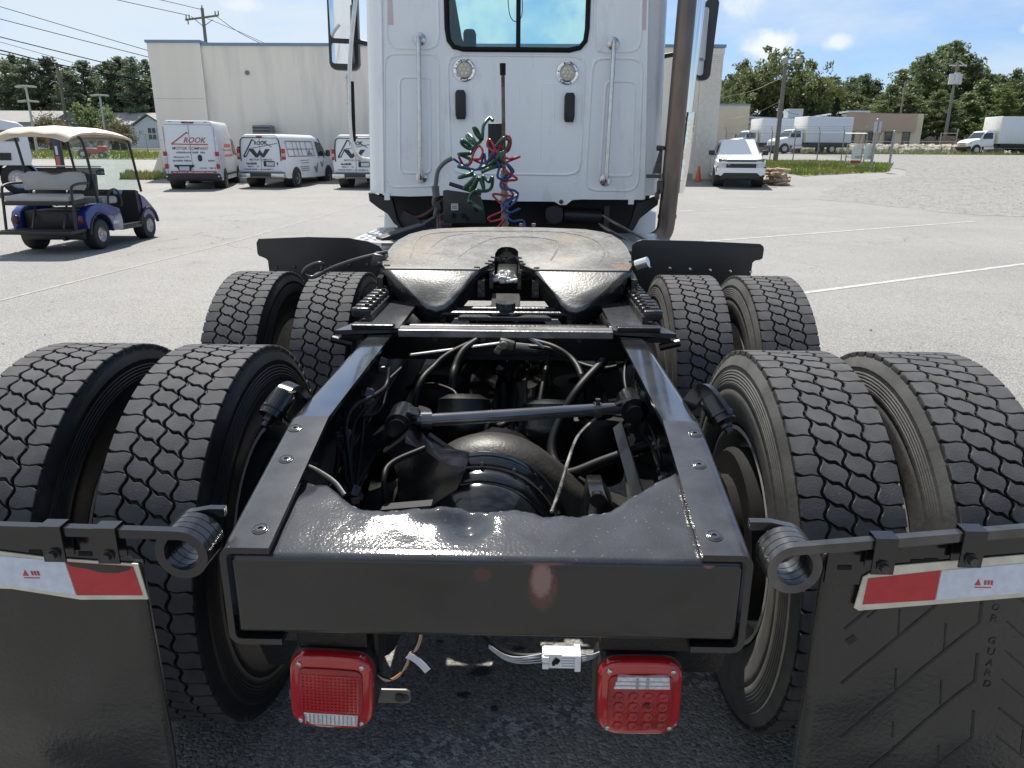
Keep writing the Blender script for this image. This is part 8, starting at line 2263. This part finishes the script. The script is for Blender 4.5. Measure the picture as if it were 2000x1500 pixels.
tree('jun0', 29.3, 73, 5.2, 2.5, 'dark cone shaped juniper standing between the tan stores', 'juniper')
# distant woods closing the horizon between the trees
rng = np.random.default_rng(9); cs, rs = [], []
for k in range(260):
    x = rng.uniform(-110, -38) if k % 2 else rng.uniform(22, 110)
    cs.append((x, rng.uniform(112, 120), ground_z(115) + rng.uniform(.3, 5.5))); rs.append(rng.uniform(1.0, 2.0))
link('distant_woods', cloud_mesh('distant_woods', leaf_cloud(rng, cs, rs, 60, .55), M_PINE_D), kind='stuff')

# ================================================================== POLES, WIRES, FENCES
M_POLE = mat('weathered_pole', (.17, .155, .14), .85, var=.2, vs=4, stretch=(6, 6, .6))
M_PGREY = mat('pale_pole', (.40, .42, .46), .5, var=.06)
M_GALV = mat('fence_galvanised', (.30, .31, .32), .45, metal=.4, var=.12)
def pole(name, label, x, y, ztop, r0=.15, r1=.10, cat='utility pole'):
    z0 = ground_z(y)
    t = thing(name, label, cat, (x, y, z0))
    b = MB(); b.cyl((0, 0, -.2), (0, 0, ztop - z0), r0, r1, seg=10); b.obj('pole', M_POLE, t)
    return t, ztop - z0
t, h = pole('light_pole', 'wooden pole with two floodlights behind the white pickup truck', 15.08, 45.2, 7.2, .15, .10, 'light pole')
b = MB(); b.span((-.25, -.05, h - .1), (.65, .05, h - .02)); b.obj('crossarm', M_POLE, t, 0)
for x in (-.22, .62):
    b = MB(); b.cyl((x, -.12, h - .05), (x + .02, -.42, h - .22), .10, .20, seg=14); b.cyl((x, .04, h - .05), (x, -.12, h - .05), .10, seg=12); b.obj('floodlight', mat('floodlight_shell', (.40, .40, .38), .4), t, 35)
t, h = pole('utility_pole', 'grey pole with round transformer among the right hand pines', 43.8, 80, 11.3, .17, .11)
b = MB(); b.span((-.8, -.06, h - .55), (.9, .06, h - .42)); b.box((.55, 0, h - .35), (.9, .08, .08), (0, .5, 0)); b.obj('crossarm', mat('pale_arm', (.5, .5, .48), .6), t, 0)
b = MB()
for x in (-.38, .32): b.cyl((x, -.1, h - 2.3), (x, -.1, h - 1.3), .30, seg=16)
b.cyl((0, -.25, h - 2.25), (0, -.25, h - 1.2), .28, seg=16)
b.obj('transformer', mat('transformer_grey', (.48, .50, .53), .45), t, 35)
t, h = pole('utility_pole', 'thin dark pole standing against the pines above the tan fascia store', 41.2, 85, 9.8, .12, .09)
b = MB(); b.tube([(0, 0, h - .1), (1.2, 0, h - .5)], .05, 6); b.obj('arm', M_POLE, t)
t, h = pole('utility_pole', 'short pole behind the box trucks on the store roof line', 23.6, 72, 6.9, .12, .10)
t, h = pole('utility_pole', 'tall utility pole in front of the left pines', -43.1, 70, 9.6, .16, .11)
b = MB(); b.span((-.5, -.05, h - .35), (.5, .05, h - .25)); b.cyl((.15, -.2, h - 1.9), (.15, -.2, h - 1.2), .16, seg=12); b.obj('crossarm', M_POLE, t, 0)
b = MB(); b.tube(catmull([(0, 0, h - 2.0), (-.5, 0, h - 1.6), (-1.0, 0, h - 1.9)], 5), .03, 6); b.obj('lamp_arm', M_PGREY, t)
t, h = pole('utility_pole', 'utility pole with crossarm rising behind the warehouse roof', -25.85, 62, 12.7, .17, .12)
b = MB(); b.box((-.05, -.12, h - .72), (2.7, .10, .13), (0, -.12, 0)); b.tube([(-.9, -.1, h - .62), (0, -.1, h - 1.35)], .03, 5); b.tube([(.8, -.1, h - .85), (0, -.1, h - 1.35)], .03, 5); b.obj('crossarm', M_POLE, t, 0)
b = MB()
for x in (-1.3, -1.05, 1.05, 1.3): b.cyl((x, -.12, h - .68 + x * .12), (x, -.12, h - .38 + x * .12), .06, .05, seg=8)
b.cyl((-1.2, -.1, h - 1.2), (-1.2, -.1, h - .8), .05, seg=8); b.cyl((0, 0, h), (0, 0, h + .2), .05, seg=8)
b.obj('insulator', mat('insulator_grey', (.2, .2, .2), .3), t, 0)

def wire(label, pts, r=.022, sag=.0):
    b = MB(); P = catmull(pts, 8); b.tube(P, r, 5)
    o = b.obj('power_line', M_RUB, None, 60); tag(o, label, 'cable', 'overhead power lines'); return o
wire('uppermost of the thin wires running from the left edge to the warehouse roof', [(-41.3, 48, 12.6), (-32.69, 48, 10.25), (-24.08, 48, 7.87), (-18, 48, 6.3)], .020)
wire('second wire from the top running to the warehouse roof', [(-41.5, 48, 11.7), (-32.83, 48, 9.56), (-24.14, 48, 7.49), (-18, 48, 6.1)], .022)
wire('wire crossing just above the pine tops at the left', [(-40.4, 48, 10.25), (-33.04, 48, 8.54), (-25.7, 48, 6.86), (-20, 48, 5.7)], .030)
wire('faint thin wire between the thicker lines at the left', [(-40, 48, 9.95), (-33.1, 48, 8.25), (-26.88, 48, 6.61), (-22, 48, 5.5)], .015)
wire('thick bundled cable passing the left utility pole', [(-37, 48, 8.5), (-33.2, 48, 7.78), (-29.76, 48, 6.99), (-24.04, 48, 5.97), (-19, 48, 5.2)], .040)
wire('lowest dark bundled cable at the left', [(-37, 48, 8.2), (-33.24, 48, 7.57), (-29.78, 48, 6.87), (-24.03, 48, 5.85), (-19, 48, 5.0)], .034)
wire('wire coming down from the top edge to the left end of the crossarm', [(-40, 62, 14.8), (-32.5, 62, 13.25), (-27.0, 62, 12.16)], .024)
wire('wire coming down from the top edge to the top of the crossarm pole', [(-34, 62, 14.2), (-29.03, 62, 13.25), (-25.98, 62, 12.6)], .022)
wire('upper wire descending to the right from the crossarm pole', [(-24.8, 62, 12.1), (-22.18, 62, 10.5), (-15, 62, 7.5)], .022)
wire('lower wire descending to the right from the crossarm pole', [(-25.65, 62, 12.0), (-21.2, 62, 10.2), (-15, 62, 7.2)], .018)
wire('pale service wire leaving the floodlight pole', [(15.1, 45.2, 6.15), (14.4, 45.3, 5.85), (13.0, 45.5, 5.3), (9, 46, 4.5)], .014)
wire('drooping wire between the short pole and the store roof', [(23.6, 72, 6.7), (21.5, 73, 5.6), (19.5, 74, 5.2)], .02)
wire('drooping service wire from the short pole to the rooftop unit', [(23.6, 72, 6.7), (25.5, 75, 6.0), (27.6, 78, 5.9)], .02)

for lab, x, y, zt, arms in (('pale steel lot light with two tiers of heads above the cart roof', -34.6, 52, 6.0, (0, -.95)), ('pale steel lot light with one tier of heads nearer the warehouse', -34.0, 60, 6.05, (0,))):
    z0 = ground_z(y)
    t = thing('lot_light', lab, 'light pole', (x, y, z0), 0, 'parking lot lights')
    b = MB(); b.cyl((0, 0, 0), (0, 0, zt - z0), .09, .07, seg=10); b.obj('pole', M_PGREY, t)
    for a in arms:
        for sx in (-1, 1):
            b = MB(); b.box((sx * .38, 0, zt - z0 + a), (.56, .36, .12), (0, sx * .10, 0), .02); b.obj('lamp_head', mat('lamp_head_grey', (.42, .44, .47), .5), t, 30)
t = thing('blue_post', 'dark blue painted post with red and white mark behind the golf cart', 'post', (-19.35, 30, ground_z(30)))
b = MB(); b.span((-.14, -.1, 0), (.14, .1, 2.1), .02); b.obj('post', mat('navy_paint', (.02, .03, .06), .4), t, 30)
b = MB(); b.span((-.08, -.104, .75), (.08, -.1005, 1.15)); b.obj('red_mark', M_PRED, t, 0)
b = MB(); b.span((-.05, -.104, 1.2), (.05, -.1005, 1.55)); b.obj('white_mark', mat('white_print'), t, 0)

def fence_run(name, label, pts, h, arm=True, lattice=True, cell=.16, wr=.006):
    t = thing(name, label, 'fence', (pts[0][0], pts[0][1], ground_z(pts[0][1])))
    o = Vector(t.location)
    G = [Vector((x, y, ground_z(y))) - o for x, y in pts]
    for p in G:
        b = MB(); b.cyl(p, p + Vector((0, 0, h)), .035, seg=8)
        if arm: b.tube([p + Vector((0, 0, h)), p + Vector((-.14, -.1, h + .34))], .022, 6)
        b.obj('post', M_GALV, t)
    for hh in ([h - .03, .08] if lattice else [h - .03, h * .5, .1]):
        b = MB()
        for a, c in zip(G, G[1:]): b.cyl(a + Vector((0, 0, hh)), c + Vector((0, 0, hh)), .02, seg=6)
        b.obj('rail', M_GALV, t)
    if arm:
        for f in (.35, .68, 1.):
            b = MB()
            for a, c in zip(G, G[1:]):
                off = Vector((-.14 * f, -.1 * f, h + .34 * f)); b.cyl(a + off, c + off, .008, seg=4)
            b.obj('barbed_wire', M_GALV, t)
    if lattice:
        V, F = [], []
        for a, c in zip(G, G[1:]):
            d = c - a; L_ = d.length; d.normalize()
            n = Vector((-d.y, d.x, 0)).normalized() * .0
            k = int(L_ / cell)
            for j in range(-int(h / cell), k + 1):
                for sgn in (1, -1):
                    s0, s1 = j * cell, j * cell + (h - .1)
                    z0, z1 = .05, h - .05
                    if s0 < 0: z0 += -s0; s0 = 0
                    if s1 > L_: z1 -= s1 - L_; s1 = L_
                    if s1 <= s0: continue
                    if sgn < 0: s0, s1 = L_ - s0, L_ - s1
                    p = a + d * s0 + Vector((0, 0, z0)); q = a + d * s1 + Vector((0, 0, z1))
                    w = Vector((0, 0, wr)); i = len(V)
                    e = d.cross(Vector((0, 0, 1))) * wr
                    V += [p + w, q + w, q - w, p - w, p + e, q + e, q - e, p - e]
                    F += [(i, i + 1, i + 2, i + 3), (i + 4, i + 5, i + 6, i + 7)]
        me = bpy.data.meshes.new('chain_link'); me.from_pydata([tuple(v) for v in V], [], F); me.materials.append(M_GALV)
        o2 = link('chain_link', me, t); o2['kind'] = 'stuff'
    return t
fence_run('chain_link_fence', 'chain link fence with barbed wire arms round the box truck yard', [(12.2, 46.0), (13.6, 45.9), (14.9, 45.7), (16.2, 45.4), (17.5, 45.0), (18.7, 44.4), (19.6, 43.4)], 1.75)
fence_run('road_fence', 'low chain link fence along the grass strip behind the golf cart', [(-50, 58.5), (-46, 58.5), (-42, 58.5), (-38, 58.5), (-34, 58.5), (-30, 58.5), (-26, 58.5), (-22, 58.5)], 1.3, arm=False, cell=.22)
fence_run('field_fence', 'thin wire fence along the top of the rubble bank', [(24, 68), (29, 68.2), (34, 68.4), (38.5, 68.4)], 1.1, arm=False, lattice=False)
# yard gate with two arched signs
t = thing('yard_gate', 'open pipe gate with two white arched signs between steel posts', 'gate', (18.3, 40.4, ground_z(40.4)))
for (x, y, h, r) in ((.02, -.9, 2.45, .07), (1.75, .75, 1.95, .06), (-.85, .35, 1.3, .035), (-.25, -.2, 1.25, .03)):
    b = MB(); b.cyl((x, y, -.1), (x, y, h), r, seg=12)
    if h > 1.9: b.ball((x, y, h), r * 1.15, 10, 6)
    b.obj('post', M_GALV, t)
for z in (.12, .62, 1.25):
    b = MB(); b.cyl((-.85, .35, z), (.02, -.9, z), .025, seg=8); b.obj('rail', M_GALV, t)
for k, f in enumerate((.28, .74)):
    c = Vector((-.85 + .87 * f, .35 - 1.25 * f, 0)); d = Vector((.87, -1.25, 0)).normalized()
    P = [(-.24, .48), (.24, .48), (.24, 1.02)] + [(.24 * math.cos(R(15 * j)), 1.02 + .20 * math.sin(R(15 * j))) for j in range(1, 12)] + [(-.24, 1.02)]
    b = MB(); b.prism(P, 'y', -.02, .02)
    s = b.obj('sign_board', mat('sign_white', (.55, .58, .62), .5), t, 0); s.location = c + Vector((.1, -.1, 0)); s.rotation_euler = (0, 0, -.25)
    if k == 0:
        b = MB(); b.span((-.24, -.02, .28), (.24, .02, .44)); r_ = b.obj('red_plate', mat('faded_red_plate', (.30, .05, .04), .5), t, 0); r_.location = s.location; r_.rotation_euler = s.rotation_euler
t2 = thing('road_sign', 'back of a pale double road sign on the tall gate post', 'sign', (18.32, 39.44, ground_z(39.44) + 1.9))
b = MB(); b.span((-.17, -.05, 0), (-.03, -.01, .55)); b.span((.05, -.05, .02), (.19, -.01, .57)); b.obj('sign_plate', mat('sign_back', (.42, .46, .52), .45), t2, 0)

# rubble bank along the far side of the gravel
bm = bmesh.new(); rows = []
for i in range(90):
    x = 24 + 14.5 * i / 89; row = []
    for k in range(9):
        f = k / 8; y = 66.0 + 2.6 * f
        row.append(bm.verts.new((x, y + .2 * fbm(x * 1.3, k), ground_z(66) - .1 + math.sin(math.pi * min(1, f * 1.05)) ** .7 * (.95 + .12 * fbm(x * .8, 5.)) + .10 * fbm(x * 4, f * 9, 2))))
    rows.append(row)
for a, c in zip(rows, rows[1:]):
    for k in range(8): bm.faces.new((a[k], c[k], c[k + 1], a[k + 1]))
me = bpy.data.meshes.new('rubble_bank'); bm.to_mesh(me); bm.free(); me.materials.append(mat('rubble', (.33, .30, .24), .95, var=.35, vs=2.2, bump=1., bs=5, bd=.15, col2=(.19, .17, .13), c2s=1.6, c2t=(.48, .62), detail=8))
link('rubble_bank', me, kind='structure')
# brown slatted fence and steel frame by the transformer pole
t = thing('slat_fence', 'weathered brown slatted fence beside the low cream building', 'fence', (43.2, 78.5, ground_z(78)))
rnd = random.Random(3)
sm_ = []
for k in range(44):
    if k < 4:
        b = MB(); b.span((-.07, -.02, 0), (.07, .02, 1.0), 0); sm_.append(b.mesh('slat', mat('old_fence_wood%d' % k, ((.13, .10, .085), (.16, .125, .10), (.11, .09, .075), (.18, .15, .13))[k], .9, var=.3, vs=5), 0))
    o = link('slat', sm_[rnd.randrange(len(sm_))], t, (-2.6 + .2 * k, rnd.uniform(-.02, .02), 0)); o.scale = (1, 1, rnd.uniform(1.35, 1.75))
b = MB(); b.span((-2.7, .03, .5), (6.2, .07, .6)); b.span((-2.7, .03, 1.2), (6.2, .07, 1.3)); b.obj('rail', M_POLE, t, 0)
t = thing('steel_frame', 'rusty open steel rack standing at the foot of the transformer pole', 'rack', (40.1, 72.5, ground_z(72)))
for x in (-.75, .75):
    b = MB(); b.cyl((x, 0, 0), (x, 0, 2.3 if x > 0 else 1.9), .05, seg=8); b.obj('post', M_GALV, t)
for z in (.9, 1.35, 1.85):
    b = MB(); b.span((-.7, -.05, z), (.7, .05, z + (.28 if z < 1.8 else .07))); b.obj('beam', mat('rusty_beam', (.16, .10, .08), .8, var=.3) if z < 1.8 else M_GALV, t, 0)

# joined pieces that belong to one part: mark as such
for nm in ():
    pass
